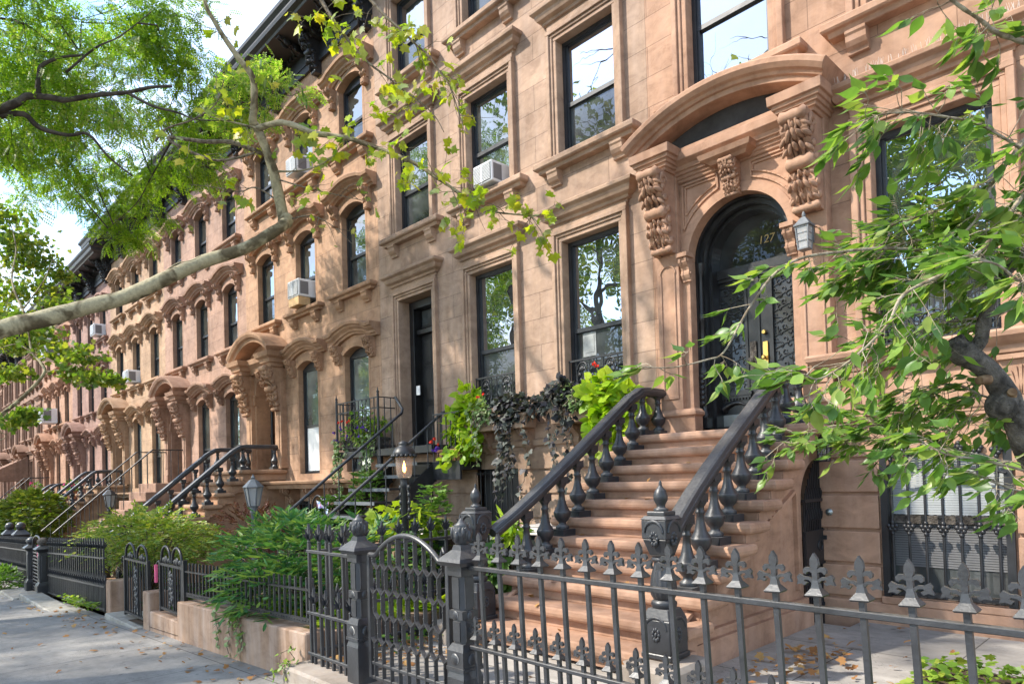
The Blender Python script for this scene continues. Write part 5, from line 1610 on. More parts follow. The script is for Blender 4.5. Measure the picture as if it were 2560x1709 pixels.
t = thing('awning', 'brown ribbed awning over the door of the brown house', 'awning', (-46.5, 0, 1.8))
b = MB()
for i in range(12):
    z0, z1 = 1.55-.09*i, 1.55-.09*(i+1); y0_, y1_ = -.1-.17*i, -.1-.17*(i+1)
    b.add([(-1.3, y0_, z0), (1.3, y0_, z0), (1.3, y1_, z1+.02), (-1.3, y1_, z1+.02), (1.3, y1_, z1), (-1.3, y1_, z1)], [(0, 1, 2, 3), (3, 2, 4, 5)])
for s in (-1.3, 1.3): b.add([(s, -.1, 1.55), (s, -2.14, .47), (s, -2.14, .25), (s, -.1, .25)], [(0, 1, 2, 3)])
b.build('canopy', M['t5'], t)
SYC = {'main': ([(-7.65, -5.86, 3.01), (-7.52, -5.55, 3.13), (-7.38, -5.23, 3.26), (-7.26, -4.93, 3.38), (-7.09, -4.58, 3.6), (-6.98, -4.29, 3.78), (-6.83, -3.95, 3.94), (-6.69, -3.64, 4.18), (-6.76, -3.53, 4.31)], 0.094, 0.062), 'stem': ([(-6.77, -3.54, 4.3), (-6.76, -3.6, 4.56), (-6.74, -3.66, 4.78), (-6.74, -3.74, 5.0), (-6.75, -3.82, 5.19), (-6.74, -3.87, 5.24), (-6.68, -3.88, 5.36), (-6.63, -3.9, 5.57), (-6.61, -3.95, 5.66), (-6.64, -4.05, 5.78), (-6.68, -4.16, 5.94), (-6.7, -4.25, 6.08), (-6.71, -4.33, 6.23), (-6.68, -4.39, 6.54)], 0.062, 0.016), 'rb': ([(-6.6, -3.89, 5.1), (-6.42, -3.77, 5.13), (-6.28, -3.68, 5.09), (-6.08, -3.54, 4.97), (-5.87, -3.38, 4.91), (-5.7, -3.26, 4.83), (-5.49, -3.1, 4.71), (-5.26, -2.92, 4.56), (-5.11, -2.82, 4.42), (-4.98, -2.74, 4.3), (-4.87, -2.68, 4.2), (-4.74, -2.61, 4.07), (-4.61, -2.53, 4.0), (-4.43, -2.41, 3.95), (-4.31, -2.34, 3.91), (-4.23, -2.32, 3.82)], 0.034, 0.004), 'u1': ([(-5.69, -3.78, 6.21), (-5.59, -3.7, 5.96), (-5.51, -3.66, 5.8), (-5.43, -3.61, 5.65), (-5.31, -3.53, 5.45), (-5.2, -3.45, 5.29), (-5.06, -3.34, 5.14), (-4.94, -3.25, 5.0), (-4.83, -3.18, 4.89), (-4.72, -3.1, 4.74), (-4.64, -3.07, 4.58)], 0.02, 0.003), 'u2': ([(-5.33, -3.54, 6.13), (-5.19, -3.43, 5.88), (-5.07, -3.35, 5.7), (-4.95, -3.27, 5.55), (-4.84, -3.2, 5.4), (-4.74, -3.14, 5.28), (-4.65, -3.09, 5.11), (-4.57, -3.05, 4.97), (-4.49, -3.01, 4.69), (-4.44, -2.99, 4.49)], 0.018, 0.003), 'l1': ([(-6.81, -3.75, 4.97), (-7.01, -3.98, 5.09), (-7.19, -4.18, 5.1), (-7.38, -4.4, 5.14), (-7.42, -4.46, 5.14), (-7.4, -4.46, 5.1), (-7.27, -4.33, 4.99), (-7.04, -4.11, 4.87), (-6.77, -3.85, 4.93)], 0.026, 0.012), 'l2': ([(-7.47, -4.58, 5.08), (-7.41, -4.49, 5.22), (-7.24, -4.28, 5.32), (-7.1, -4.1, 5.49), (-7.06, -4.03, 5.75)], 0.014, 0.004), 'b1': ([(-6.72, -3.65, 4.78), (-6.42, -3.48, 4.74), (-6.16, -3.35, 4.79), (-5.96, -3.29, 4.9)], 0.012, 0.003), 'b2': ([(-6.82, -3.6, 4.53), (-6.91, -3.78, 4.64), (-6.98, -3.92, 4.58), (-7.1, -4.12, 4.61), (-7.25, -4.34, 4.63)], 0.01, 0.003), 'b3': ([(-6.76, -3.53, 4.31), (-6.5, -3.36, 4.32), (-6.28, -3.21, 4.16), (-6.11, -3.13, 3.97)], 0.008, 0.002), 'b4': ([(-6.69, -3.62, 4.69), (-6.37, -3.47, 4.54), (-6.03, -3.3, 4.4), (-5.7, -3.14, 4.27)], 0.009, 0.002), 'b5': ([(-7.16, -4.65, 3.61), (-7.01, -4.55, 3.71), (-6.87, -4.45, 3.73), (-6.78, -4.4, 3.76)], 0.008, 0.003), 'b6': ([(-4.85, -2.84, 4.23), (-4.8, -2.78, 4.03), (-4.78, -2.75, 3.85), (-4.81, -2.78, 3.74)], 0.005, 0.002), 'b7': ([(-6.64, -3.87, 5.13), (-6.76, -3.99, 5.18), (-6.87, -4.11, 5.22), (-6.98, -4.23, 5.27)], 0.014, 0.003)}
LOC = {'a': ([(-12.34, -5.81, 6.66), (-11.92, -5.31, 6.98), (-11.81, -5.11, 7.12), (-11.77, -5.0, 7.23), (-11.6, -4.74, 7.23), (-11.52, -4.58, 7.22), (-11.28, -4.25, 7.31), (-11.01, -3.89, 7.37), (-10.83, -3.62, 7.47), (-10.68, -3.38, 7.51)], 0.08, 0.02), 'b': ([(-11.71, -4.89, 7.25), (-11.72, -4.87, 7.52), (-11.72, -4.84, 7.71), (-11.56, -4.64, 7.84), (-11.34, -4.38, 7.88)], 0.045, 0.014), 'c': ([(-11.98, -5.3, 6.92), (-11.86, -5.04, 6.99), (-11.83, -4.85, 6.84), (-11.66, -4.53, 6.77), (-11.57, -4.29, 6.83), (-11.49, -4.05, 6.54), (-11.36, -3.76, 6.28)], 0.05, 0.01), 'd': ([(-11.03, -3.89, 7.37), (-10.73, -3.65, 7.14), (-10.44, -3.41, 7.01), (-10.15, -3.17, 6.86), (-9.7, -2.77, 6.82)], 0.025, 0.006), 'e': ([(-11.42, -4.59, 7.58), (-11.11, -4.28, 7.92), (-10.86, -4.02, 8.08), (-10.53, -3.69, 8.42)], 0.02, 0.005), 'f': ([(-12.33, -5.43, 8.5), (-12.13, -4.98, 8.48), (-12.05, -4.65, 8.28), (-11.95, -4.3, 8.25)], 0.02, 0.005), 'g': ([(-12.87, -5.09, 7.35), (-13.01, -5.03, 7.05), (-13.22, -5.05, 6.8), (-13.21, -4.85, 6.6)], 0.016, 0.005), 'h': ([(-12.6, -2.78, 7.62), (-13.22, -2.94, 7.15), (-13.8, -3.05, 6.79), (-14.55, -3.34, 6.48)], 0.02, 0.004)}
LCL = [((-11.93, -5.01, 8.37), 0.64, 0), ((-11.93, -4.3, 8.74), 0.74, 0), ((-11.93, -3.57, 9.0), 0.71, 0), ((-11.58, -3.2, 8.6), 0.52, 0), ((-11.43, -3.06, 9.11), 0.39, 0), ((-13.15, -4.83, 8.34), 0.71, 0), ((-13.67, -3.95, 8.86), 0.77, 0), ((-13.04, -3.29, 8.76), 0.77, 0), ((-12.0, -2.9, 8.17), 0.51, 0), ((-14.23, -4.51, 8.04), 0.7, 0), ((-13.55, -3.8, 8.01), 0.77, 0), ((-14.06, -2.89, 8.29), 0.69, 0), ((-15.29, -4.16, 7.81), 0.69, 0), ((-14.72, -3.55, 7.63), 0.57, 0), ((-12.39, -2.58, 7.89), 0.42, 0), ((-13.19, -4.84, 7.31), 0.45, 0), ((-9.89, -2.56, 7.63), 0.33, 1), ((-9.65, -2.3, 7.35), 0.33, 1), ((-10.01, -2.39, 7.32), 0.3, 1), ((-10.45, -2.71, 7.45), 0.31, 1), ((-13.72, -2.51, 7.36), 0.46, 0), ((-15.09, -2.48, 7.17), 0.45, 0), ((-15.44, -2.84, 6.93), 0.41, 0), ((-15.71, -3.13, 7.19), 0.29, 0), ((-13.4, -2.18, 7.73), 0.38, 0), ((-11.96, -2.12, 7.73), 0.28, 1), ((-15.29, -2.71, 7.83), 0.45, 0), ((-16.09, -3.54, 7.62), 0.45, 0), ((-16.94, -4.43, 7.74), 0.41, 0), ((-11.68, -3.99, 7.62), 0.49, 1), ((-12.19, -4.53, 7.52), 0.43, 1), ((-12.02, -4.8, 8.08), 0.42, 1), ((-12.68, -2.14, 7.34), 0.29, 0), ((-15.56, -2.96, 6.61), 0.29, 0), ((-12.74, -5.1, 7.55), 0.49, 0), ((-12.44, -5.52, 7.86), 0.7, 0), ((-13.73, -5.4, 7.2), 0.64, 0)]
SY2 = {'a': ([(-17.57, -4.94, 2.75), (-17.51, -4.68, 3.09), (-17.32, -4.29, 3.51), (-17.19, -3.96, 3.98), (-17.38, -3.96, 4.22), (-17.69, -4.08, 4.51), (-17.89, -4.11, 4.98), (-18.12, -4.15, 5.45)], 0.06, 0.015), 'b': ([(-17.63, -3.88, 4.09), (-17.09, -3.61, 4.08), (-16.51, -3.29, 3.91), (-15.88, -2.92, 3.77)], 0.018, 0.004), 'c': ([(-17.79, -4.07, 4.53), (-18.15, -4.3, 4.73), (-18.52, -4.54, 4.67)], 0.02, 0.006), 'd': ([(-18.37, -4.12, 5.5), (-19.05, -4.24, 6.35), (-19.49, -4.09, 7.24), (-20.12, -4.15, 8.17)], 0.03, 0.008), 'e': ([(-18.36, -4.12, 5.59), (-18.8, -3.66, 6.4), (-19.42, -3.39, 7.08)], 0.02, 0.005), 'f': ([(-16.27, -5.02, 2.44), (-16.1, -4.85, 2.7), (-15.94, -4.68, 2.84), (-15.72, -4.46, 2.95)], 0.012, 0.004)}
SC2 = [((-20.12, -4.15, 8.17), 0.53), ((-20.41, -3.72, 7.66), 0.55), ((-20.73, -4.04, 7.37), 0.6), ((-20.22, -3.51, 7.15), 0.5), ((-20.12, -4.1, 6.33), 0.58), ((-19.58, -3.54, 6.41), 0.43), ((-18.74, -3.37, 5.87), 0.37), ((-18.73, -4.07, 5.4), 0.45), ((-19.0, -4.33, 4.86), 0.41), ((-18.14, -3.86, 4.96), 0.45), ((-17.61, -3.59, 4.55), 0.4), ((-16.82, -3.33, 4.37), 0.38), ((-16.98, -3.49, 4.03), 0.3), ((-16.4, -3.17, 3.86), 0.34), ((-15.91, -2.95, 3.79), 0.21), ((-18.35, -4.35, 4.14), 0.35), ((-15.91, -4.66, 2.88), 0.3), ((-15.72, -4.46, 3.03), 0.19), ((-20.82, -4.15, 7.88), 0.4), ((-19.82, -3.08, 6.84), 0.3), ((-19.66, -4.32, 5.72), 0.37)]
CHE = {'trunk': ([(-0.1, -2.55, 0.02), (-0.15, -2.65, 0.5), (-0.3, -2.85, 1.05), (-0.54, -2.87, 1.4), (-0.61, -2.99, 1.59), (-0.65, -3.08, 1.79), (-0.71, -3.18, 1.95), (-0.78, -3.29, 2.03)], 0.075, 0.046), 't2': ([(-0.76, -3.27, 2.03), (-0.72, -3.26, 2.08), (-0.7, -3.27, 2.17), (-0.66, -3.26, 2.3), (-0.56, -3.19, 2.46), (-0.46, -3.12, 2.65)], 0.034, 0.02), 'A': ([(-0.42, -3.37, 2.74), (-0.51, -3.52, 2.58), (-0.61, -3.69, 2.37), (-0.68, -3.82, 2.28), (-0.8, -4.0, 2.18), (-0.83, -4.1, 2.06), (-0.9, -4.23, 1.94), (-0.97, -4.36, 1.86), (-0.99, -4.45, 1.87)], 0.013, 0.003), 'B': ([(-0.43, -3.24, 3.04), (-0.52, -3.39, 2.84), (-0.6, -3.53, 2.66), (-0.65, -3.63, 2.49), (-0.75, -3.79, 2.35), (-0.84, -3.94, 2.17)], 0.012, 0.003), 'C': ([(-0.66, -3.32, 2.42), (-0.74, -3.44, 2.43), (-0.94, -3.7, 2.45), (-1.1, -3.9, 2.43), (-1.18, -4.02, 2.4), (-1.24, -4.12, 2.33), (-1.29, -4.21, 2.21), (-1.31, -4.27, 2.13), (-1.35, -4.34, 2.01), (-1.38, -4.41, 1.98), (-1.46, -4.53, 1.95), (-1.52, -4.64, 1.95)], 0.011, 0.002), 'D': ([(-0.68, -3.95, 3.33), (-0.64, -3.87, 3.26), (-0.57, -3.77, 3.19), (-0.54, -3.71, 3.16), (-0.47, -3.61, 3.13), (-0.39, -3.5, 3.1)], 0.006, 0.014), 'E': ([(-0.42, -3.37, 2.69), (-0.5, -3.5, 2.76), (-0.61, -3.67, 2.85), (-0.7, -3.81, 2.87), (-0.76, -3.92, 2.87), (-0.84, -4.05, 2.85), (-0.91, -4.18, 2.79)], 0.009, 0.002), 'F': ([(-0.68, -2.61, 1.85), (-0.85, -2.72, 1.78), (-0.98, -2.81, 1.72), (-1.07, -2.86, 1.76), (-1.14, -2.88, 1.73), (-1.24, -2.95, 1.76), (-1.37, -3.04, 1.77), (-1.51, -3.13, 1.75), (-1.61, -3.19, 1.71), (-1.73, -3.26, 1.6)], 0.01, 0.002), 'G': ([(-0.4, -3.89, 1.48), (-0.47, -3.99, 1.52), (-0.56, -4.13, 1.56), (-0.63, -4.24, 1.58), (-0.68, -4.33, 1.63)], 0.008, 0.003), 'H': ([(-0.45, -3.51, 1.4), (-0.53, -3.59, 1.43), (-0.61, -3.67, 1.47), (-0.68, -3.75, 1.52)], 0.006, 0.003), 'I': ([(-0.61, -2.97, 2.26), (-0.71, -3.08, 2.21), (-0.81, -3.18, 2.2), (-0.91, -3.29, 2.17), (-1.0, -3.38, 2.11), (-1.09, -3.47, 2.08)], 0.007, 0.002), 'J': ([(-0.66, -3.02, 1.81), (-0.77, -3.06, 1.86), (-0.87, -3.1, 1.92), (-0.99, -3.15, 1.91), (-1.09, -3.18, 1.86)], 0.007, 0.002), 'K': ([(-0.65, -3.23, 2.33), (-0.77, -3.34, 2.31), (-0.89, -3.45, 2.35), (-1.02, -3.57, 2.38), (-1.12, -3.65, 2.37)], 0.007, 0.002), 'L': ([(-0.55, -3.22, 2.62), (-0.66, -3.33, 2.59), (-0.77, -3.44, 2.63), (-0.86, -3.54, 2.6), (-0.94, -3.62, 2.57)], 0.007, 0.002), 'M': ([(-0.7, -2.77, 1.83), (-0.9, -2.87, 1.74), (-1.09, -2.95, 1.69), (-1.26, -3.02, 1.68), (-1.39, -3.05, 1.67)], 0.007, 0.002), 'N': ([(-0.67, -3.18, 2.31), (-0.63, -3.29, 2.42), (-0.56, -3.36, 2.52), (-0.47, -3.42, 2.58)], 0.01, 0.003), 'O': ([(-0.74, -3.41, 2.44), (-0.84, -3.47, 2.51), (-0.94, -3.54, 2.5), (-1.03, -3.6, 2.46), (-1.14, -3.68, 2.44)], 0.006, 0.002), 'P': ([(-0.32, -4.33, 2.09), (-0.38, -4.41, 2.06), (-0.42, -4.48, 2.1), (-0.46, -4.55, 2.12)], 0.006, 0.003)}
# ------------------------------------------------------------------ plants
def fol(name, P, D, Nn, size, T, mat, parent=None, loc=None):
    V, F = leaves(P, D, Nn, size, *T)
    if loc is not None: V = V - np.array(loc)
    me = npmesh(name, V, F, M[mat])
    o = bpy.data.objects.new(name, me); COL.objects.link(o)
    if parent is not None: setpar(o, parent)
    return o
def inell(n, c, r, shell=.55):
    d = rdir(n); q = shell+(1-shell)*RNG.random(n)**.5
    q = np.where(RNG.random(n) < .25, RNG.random(n)**.4, q)
    return np.array(c)+d*np.array(r)*q[:, None], d
def sprays(P, D, length, nl, sz, droop=.5, spread=.8):
    """pinnate sprays: leaves paired along drooping stalks"""
    m = len(P); Ls = []; Ds = []; Ns = []
    D = nrm(D); side = nrm(np.cross(D, np.array([0, 0, 1.])+.01*RNG.normal(size=(m, 3))))
    upv = np.cross(side, D)
    length = np.broadcast_to(length, (m,))
    for i in range(nl):
        t = (i+1)/nl
        p = P+D*(length*t)[:, None]; p = p-np.array([0, 0, 1.])*(droop*length*t*t)[:, None]
        for s in ((-1, 1) if i < nl-1 else (0,)):
            d = nrm(D*.7+side*s*spread+RNG.normal(size=(m, 3))*.18-np.array([0, 0, droop*t*.8]))
            Ls.append(p); Ds.append(d); Ns.append(nrm(upv+RNG.normal(size=(m, 3))*.35))
    Ls = np.concatenate(Ls); Ds = np.concatenate(Ds); Ns = np.concatenate(Ns)
    return Ls, Ds, Ns, sz*(.7+.6*RNG.random(len(Ls)))
def plant(name, label, cat, loc, group=None):
    return thing(name, label, cat, loc, group=group)
def stems(t, base, tips, r=.008, mat='twig', name='stem'):
    b = MB(); rr = random.Random(1)
    for q in tips:
        a = Vector(base)+Vector((rr.uniform(-.12, .12), rr.uniform(-.08, .08), 0)); q = Vector(q); mid = (a+q)/2+Vector((rr.uniform(-.08, .08), rr.uniform(-.08, .08), .1))
        b.tube([a, mid, q], [r*1.4, r, r*.5], 5)
    return b.build(name, M[mat], t, -t.location)

# nandina over the planter wall
t = plant('nandina_bush', 'feathery dark green bush of pointed leaves spilling over the planter railing', 'bush', (-7.0, -3.5, .2))
P, d = inell(600, (-6.95, -3.42, .66), (1.15, .62, .50), .45)
P2, d2 = inell(110, (-6.42, -3.98, .50), (.48, .32, .26), .3); d2[:, 1] -= .7
P3, d3 = inell(90, (-6.2, -3.0, .75), (.7, .5, .42), .3)
P = np.concatenate([P, P2, P3]); d = np.concatenate([d, d2, d3]); d[:, 2] = d[:, 2]*.5+.45
fol('leaves', *sprays(P, d, .10+.16*RNG.random(len(P)), 5, .115, .45), T_LANCE, 'l_nandina', t, t.location)
stems(t, (-7.0, -3.4, .15), P[::9], .007)

# broad light shrub above the old fence
t = plant('arching_shrub', 'wide pale green arching shrub overhanging the dense black fence', 'shrub', (-12.8, -3.3, -.3))
P, d = inell(760, (-12.9, -3.25, .66), (2.2, .75, .36), .35)
P2, d2 = inell(90, (-14.8, -3.5, .38), (1.0, .45, .24), .3); P3, d3 = inell(130, (-11.6, -3.3, .78), (1.2, .5, .26), .3)
P = np.concatenate([P, P2, P3]); d = np.concatenate([d, d2, d3]); d[:, 2] = d[:, 2]*.3+.15
fol('leaves', *sprays(P, d, .22+.25*RNG.random(len(P)), 7, .062, .35, .9), T_OVAL, 'l_shrub', t, t.location)
stems(t, (-12.8, -3.3, -.3), P[::12], .010)

# bushes further left
t = plant('laurel_bush', 'olive green bush with broad leaves at the far left behind the fence', 'bush', (-25.6, -2.9, -.6))
P, d = inell(650, (-25.6, -2.9, .72), (1.9, .8, .74), .5); d[:, 2] = d[:, 2]*.6+.2
fol('leaves', *sprays(P, d, .2, 4, .15, .4), T_OVAL, 'l_laurel', t, t.location); stems(t, (-25.6, -2.9, -.7), P[::30], .015)
t = plant('low_bush', 'low round bush growing by the curb at the left edge of the sidewalk', 'bush', (-18.2, -4.62, -.6))
P, d = inell(170, (-18.2, -4.62, -.42), (.62, .32, .30), .5); d[:, 2] += .4
fol('leaves', *sprays(P, d, .12, 4, .085, .3), T_OVAL, 'l_box', t, t.location); stems(t, (-18.2, -4.62, -.65), P[::14], .006)
t = plant('wine_shrub', 'wine red small-leaved shrub behind the feathery bush', 'shrub', (-11.2, -2.0, -.25))
P, d = inell(210, (-11.2, -2.1, .78), (.95, .45, .36), .4)
fol('leaves', *sprays(P, d, .2, 6, .045, .2), T_OVAL, 'l_wine', t, t.location); stems(t, (-11.2, -2.0, -.25), P[::7], .006)
t = plant('leafy_shrub', 'green shrub with pink blooms beside the farther stoop', 'shrub', (-29.8, -2.6, -.9))
P, d = inell(260, (-29.8, -2.6, .35), (1.5, .6, .8), .4)
fol('leaves', *sprays(P, d, .25, 5, .10, .3), T_OVAL, 'l_box', t, t.location); stems(t, (-29.8, -2.6, -.9), P[::20], .01)
P, d = inell(40, (-29.8, -2.6, .9), (1.3, .5, .5), .8); fol('flower', P, d, rdir(40), .10, T_HEART, 'pinkf', t, t.location)

# plants in the yard of the iron stairs
def column(label, x, y, z0, z1, r, n):
    t = plant('clipped_shrub', label, 'shrub', (x, y, z0), 'upright small-leaved shrubs by the iron stairs')
    th = RNG.random(n)*2*math.pi; z = z0+.15+(z1-z0-.15)*RNG.random(n); rr = r*(.55+.5*RNG.random(n))*(1-.35*((z-z0)/(z1-z0))**3)
    P = np.stack([x+rr*np.cos(th), y+rr*np.sin(th), z], 1); d = np.stack([np.cos(th), np.sin(th), .5+0*th], 1)
    fol('leaves', *sprays(P, d, .09, 4, .062, .1), T_OVAL, 'l_box', t, t.location); stems(t, (x, y, z0), P[::40], .008)
column('shorter upright small-leaved shrub left of the iron stairs', -10.40, -.95, -.2, 1.28, .32, 480)
column('taller narrow small-leaved shrub close to the iron stair rail', -9.12, -1.15, -.2, 1.66, .23, 420)
column('slim small-leaved shrub climbing beside the gas lamp post', -6.42, -1.95, -.1, 1.45, .15, 200)
column('bushy small-leaved shrub at the foot of the iron stairs', -7.6, -2.2, -.1, .95, .34, 330)
t = plant('golden_maple', 'yellow green lobed-leaf shrub around the gas lamp post', 'shrub', (-6.9, -2.05, -.1))
P, d = inell(150, (-6.75, -2.1, 1.02), (.62, .35, .26), .4); d[:, 2] = .2*d[:, 2]-.1; Nn = rdir(150, 1.8)
fol('leaves', P, d, Nn, .10+.05*RNG.random(150), T_PLANE, 'l_maple', t, t.location); stems(t, (-6.9, -2.05, -.1), P[::8], .006)
def groundcover(name, label, n, xr, yr, zf, mat, T, sz, kind='stuff'):
    x = RNG.uniform(*xr, n); y = RNG.uniform(*yr, n); z = np.array([zf(a) for a in x])+.02+.13*RNG.random(n)
    P = np.stack([x, y, z], 1); d = rdir(n); d[:, 2] = abs(d[:, 2])*.15-.05
    o = fol(name, P, d, rdir(n, 1.6), sz*(.6+.7*RNG.random(n)), T, mat); return tag(o, label, 'ground cover', kind=kind)
groundcover('ground_cover', 'yellow green broad leaves low in the planter bed behind the railing', 260, (-6.6, -5.3), (-3.95, -2.6), lambda x: .20, 'l_lime', T_HEART, .20)
groundcover('ground_cover', 'mixed low leaves in the bed beside the yard path', 420, (-8.0, -5.25), (-2.6, -.9), lambda x: -.02, 'l_mix', T_IVY, .10)
groundcover('ground_cover', 'small bright weeds along the yard path behind the arched gate', 160, (-5.15, -4.75), (-3.7, -1.6), lambda x: .08, 'l_box', T_OVAL, .06)
groundcover('ivy_bed', 'low ivy patch on the yard paving at the right, under the leafy branches', 2600, (-1.45, .9), (-3.9, -1.25), lambda x: .10, 'l_mix', T_IVY, .066)
groundcover('ground_cover', 'weedy strip along the foot of the dense black fence', 170, (-13.6, -11.5), (-4.36, -4.22), lambda x: zg(x)+.06, 'l_mix', T_OVAL, .07)
groundcover('ground_cover', 'green leaves on the ground behind the dense black fence', 900, (-24, -9.4), (-3.9, -1.4), lambda x: zg(x)+.08, 'l_box', T_OVAL, .12)

def vines(P0, n_leaf, L, swing=.06):
    """hanging strands from points P0"""
    Ps = []; 
    for p in P0:
        k = np.linspace(0, 1, n_leaf); ph = RNG.random()*6
        Ps.append(np.stack([p[0]+swing*np.sin(k*5+ph), p[1]-.05*k+0*k, p[2]-L*(.6+.5*RNG.random())*k], 1)+RNG.normal(size=(n_leaf, 3))*.022)
    P = np.concatenate(Ps); n = len(P)
    d = RNG.normal(size=(n, 3))*.5+np.array([0, -.45, -.6]); Nn = RNG.normal(size=(n, 3))*.3+np.array([-.1, -1, .35])
    return P, d, Nn
def tube_strands(t, P, per, mat='twig', r=.004):
    b = MB()
    for i in range(0, len(P), per): b.tube([tuple(p) for p in P[i:i+per:2]], r, 4)
    b.build('stem', M[mat], t, -t.location)
# planter trailers on the rendered wall
t = plant('trailing_ivy', 'thin ivy strands hanging down the stained planter wall', 'ivy', (-6.6, -4.2, .3))
P, d, Nn = vines([(-7.05, -4.215, .30), (-6.72, -4.215, .29), (-6.52, -4.215, .30), (-6.46, -4.215, .30)], 16, .42, .03)
P[:, 1] = -4.215-.012*RNG.random(len(P)); fol('leaves', P, d, Nn, .035+.02*RNG.random(len(P)), T_IVY, 'l_ivy', t, t.location); tube_strands(t, P, 16)
t = plant('trailing_ivy', 'yellowing ivy creeping at the corner of the front kerb', 'ivy', (-5.2, -4.38, .1))
P, d, Nn = vines([(-5.21, -4.40, .13), (-5.16, -4.36, .22), (-5.22, -4.3, .25)], 14, .22, .05); P[:, 0] += .03*RNG.normal(size=len(P)); fol('leaves', P, d, Nn, .030+.015*RNG.random(len(P)), T_IVY, 'l_mix', t, t.location); tube_strands(t, P, 14)

# flower boxes -----------------------------------------------------
def trough(label, x0, x1, y0, y1, z0, z1, mat, group='planter boxes'):
    t = thing('planter_box', label, 'planter', ((x0+x1)/2, (y0+y1)/2, z0), group=group)
    b = MB().frus(x0+.02, x1-.02, y0+.02, y1-.02, z0, x0, x1, y0, y1, z1); b.box(x0-.012, x1+.012, y0-.012, y1+.012, z1-.04, z1)
    b.build('box', M[mat], t, -t.location, bevel=.006); MB().box(x0+.02, x1-.02, y0+.02, y1-.02, z1-.01, z1+.006).build('soil', M['soil'], t, -t.location)
    return t
trough('terracotta trough on the landing left of the iron stairs', -11.2, -10.0, -.40, -.14, 2.09, 2.28, 'cherry_bark')
trough('terracotta box on the small shelf right of the iron stairs', -8.36, -7.8, -.40, -.14, 1.79, 1.98, 'terra')
for x, l in ((-7.12, 'window box under the middle parlour window of the tan house'), (-5.38, 'window box under the parlour window nearest the stone steps')):
    tt = trough(l, x-.66, x+.66, -.34, -.10, 2.20, 2.40, 'b2t')
    q = console_mb(.14, .32, .22).build('bracket', M['b2t'], tt, Vector((x-.42, 0, 2.20))-tt.location); dup(q, tt, Vector((x+.42, 0, 2.20))-tt.location)
def clump(name, label, c, r, n, mat, T, sz, cat='plant', face=(0, -.7, .55), jit=.45, vin=None):
    t = plant(name, label, cat, (c[0], c[1], c[2]-r[2]))
    P = []; d = []
    for i in range(7):
        u = rdir(1)[0]*np.array(r)*.62; u[1] *= .6; p_, d_ = inell(n//6, np.array(c)+u, np.array(r)*(.38+.25*RNG.random()), .6); P.append(p_); d.append(d_)
    P = np.concatenate(P); d = np.concatenate(d); n = len(P); d = d*.7+np.array([0, -.25, -.35])+.3*RNG.normal(size=(n, 3)); Nn = np.array(face)+jit*RNG.normal(size=(n, 3))
    s = sz*(.65+.6*RNG.random(n))
    if vin:
        P2, d2, N2 = vines(*vin); P = np.concatenate([P, P2]); d = np.concatenate([d, d2]); Nn = np.concatenate([Nn, N2]); s = np.concatenate([s, sz*(.6+.5*RNG.random(len(P2)))])
    fol('leaves', P, d, Nn, s, T, mat, t, t.location)
    stems(t, (c[0], c[1], c[2]-r[2]*.6), P[:n][::12], .005)
    if vin: tube_strands(t, P2, vin[1])
    return t
def blooms(t, n, c, r, mat, sz=.05):
    P, d = inell(n, c, r, .9); d[:, 1] -= .6
    V = []; 
    P5 = np.repeat(P, 5, 0)+.2*sz*RNG.normal(size=(5*n, 3)); a = rdir(5*n); a[:, 1] -= .3
    fol('flower', P5, a, rdir(5*n)+np.array([0, -1, .4]), sz*.7, T_HEART, mat, t, t.location)
lv = [(-11.2+.13*i*(.9 if i < 3 else 1), -.42, 2.2) for i in range(3)]+[(-10.35+.12*i, -.42, 2.25) for i in range(3)]
t = clump('trailing_flowers', 'mixed flowers with long pale ivy strands on the landing left of the iron stairs', (-10.58, -.32, 2.46), (.74, .24, .30), 640, 'l_mix', T_OVAL, .08, 'flowers')
for xs_, l in ((-11.2, 'pale ivy strands hanging from the left end of the landing'), (-10.22, 'pale ivy strands hanging beside the landing post of the iron stairs')):
    ti = plant('trailing_ivy', l, 'ivy', (xs_, -.45, 2.2))
    P, d, Nn = vines([(xs_+.07*i-.12, -.46-.015*(i % 2), 2.30) for i in range(5)], 46, 1.05, .05); fol('leaves', P, d, Nn, .05+.03*RNG.random(len(P)), T_IVY, 'l_ivy', ti, ti.location); tube_strands(ti, P, 46)
blooms(t, 5, (-10.85, -.5, 2.58), (.25, .06, .06), 'red', .05); blooms(t, 12, (-10.8, -.48, 2.4), (.55, .12, .25), 'purple', .05)
t = clump('lime_vine', 'bright lime heart-leaved vine filling the shelf right of the iron stairs', (-7.80, -.24, 2.34), (.42, .17, .50), 400, 'l_lime', T_HEART, .13, vin=([(-8.1, -.42, 2.0), (-7.9, -.45, 2.0), (-7.7, -.45, 2.1), (-7.55, -.4, 2.2)], 10, .35))
blooms(t, 4, (-8.28, -.5, 2.08), (.08, .05, .06), 'red', .05); blooms(t, 3, (-8.22, -.52, 1.98), (.05, .04, .04), 'purple', .06)
t = clump('dark_vine', 'dark purple palmate vine trailing from the middle window box', (-6.82, -.30, 2.48), (.58, .20, .20), 420, 'l_dark', T_IVY, .095, vin=([(-6.95, -.38, 2.3), (-6.85, -.38, 2.3), (-6.75, -.36, 2.3), (-6.9, -.34, 2.3), (-6.5, -.34, 2.3), (-6.9, -.4, 2.3), (-6.8, -.4, 2.3), (-6.72, -.36, 2.3)], 26, 1.05, .06))
blooms(t, 3, (-7.35, -.3, 2.72), (.15, .05, .03), 'red', .04)
clump('variegated_ivy', 'pale variegated ivy between the lime and dark vines of the middle window box', (-7.36, -.40, 2.42), (.22, .12, .26), 170, 'l_ivy', T_IVY, .065, 'ivy', vin=([(-7.3, -.44, 2.3), (-7.4, -.44, 2.3)], 16, .6))
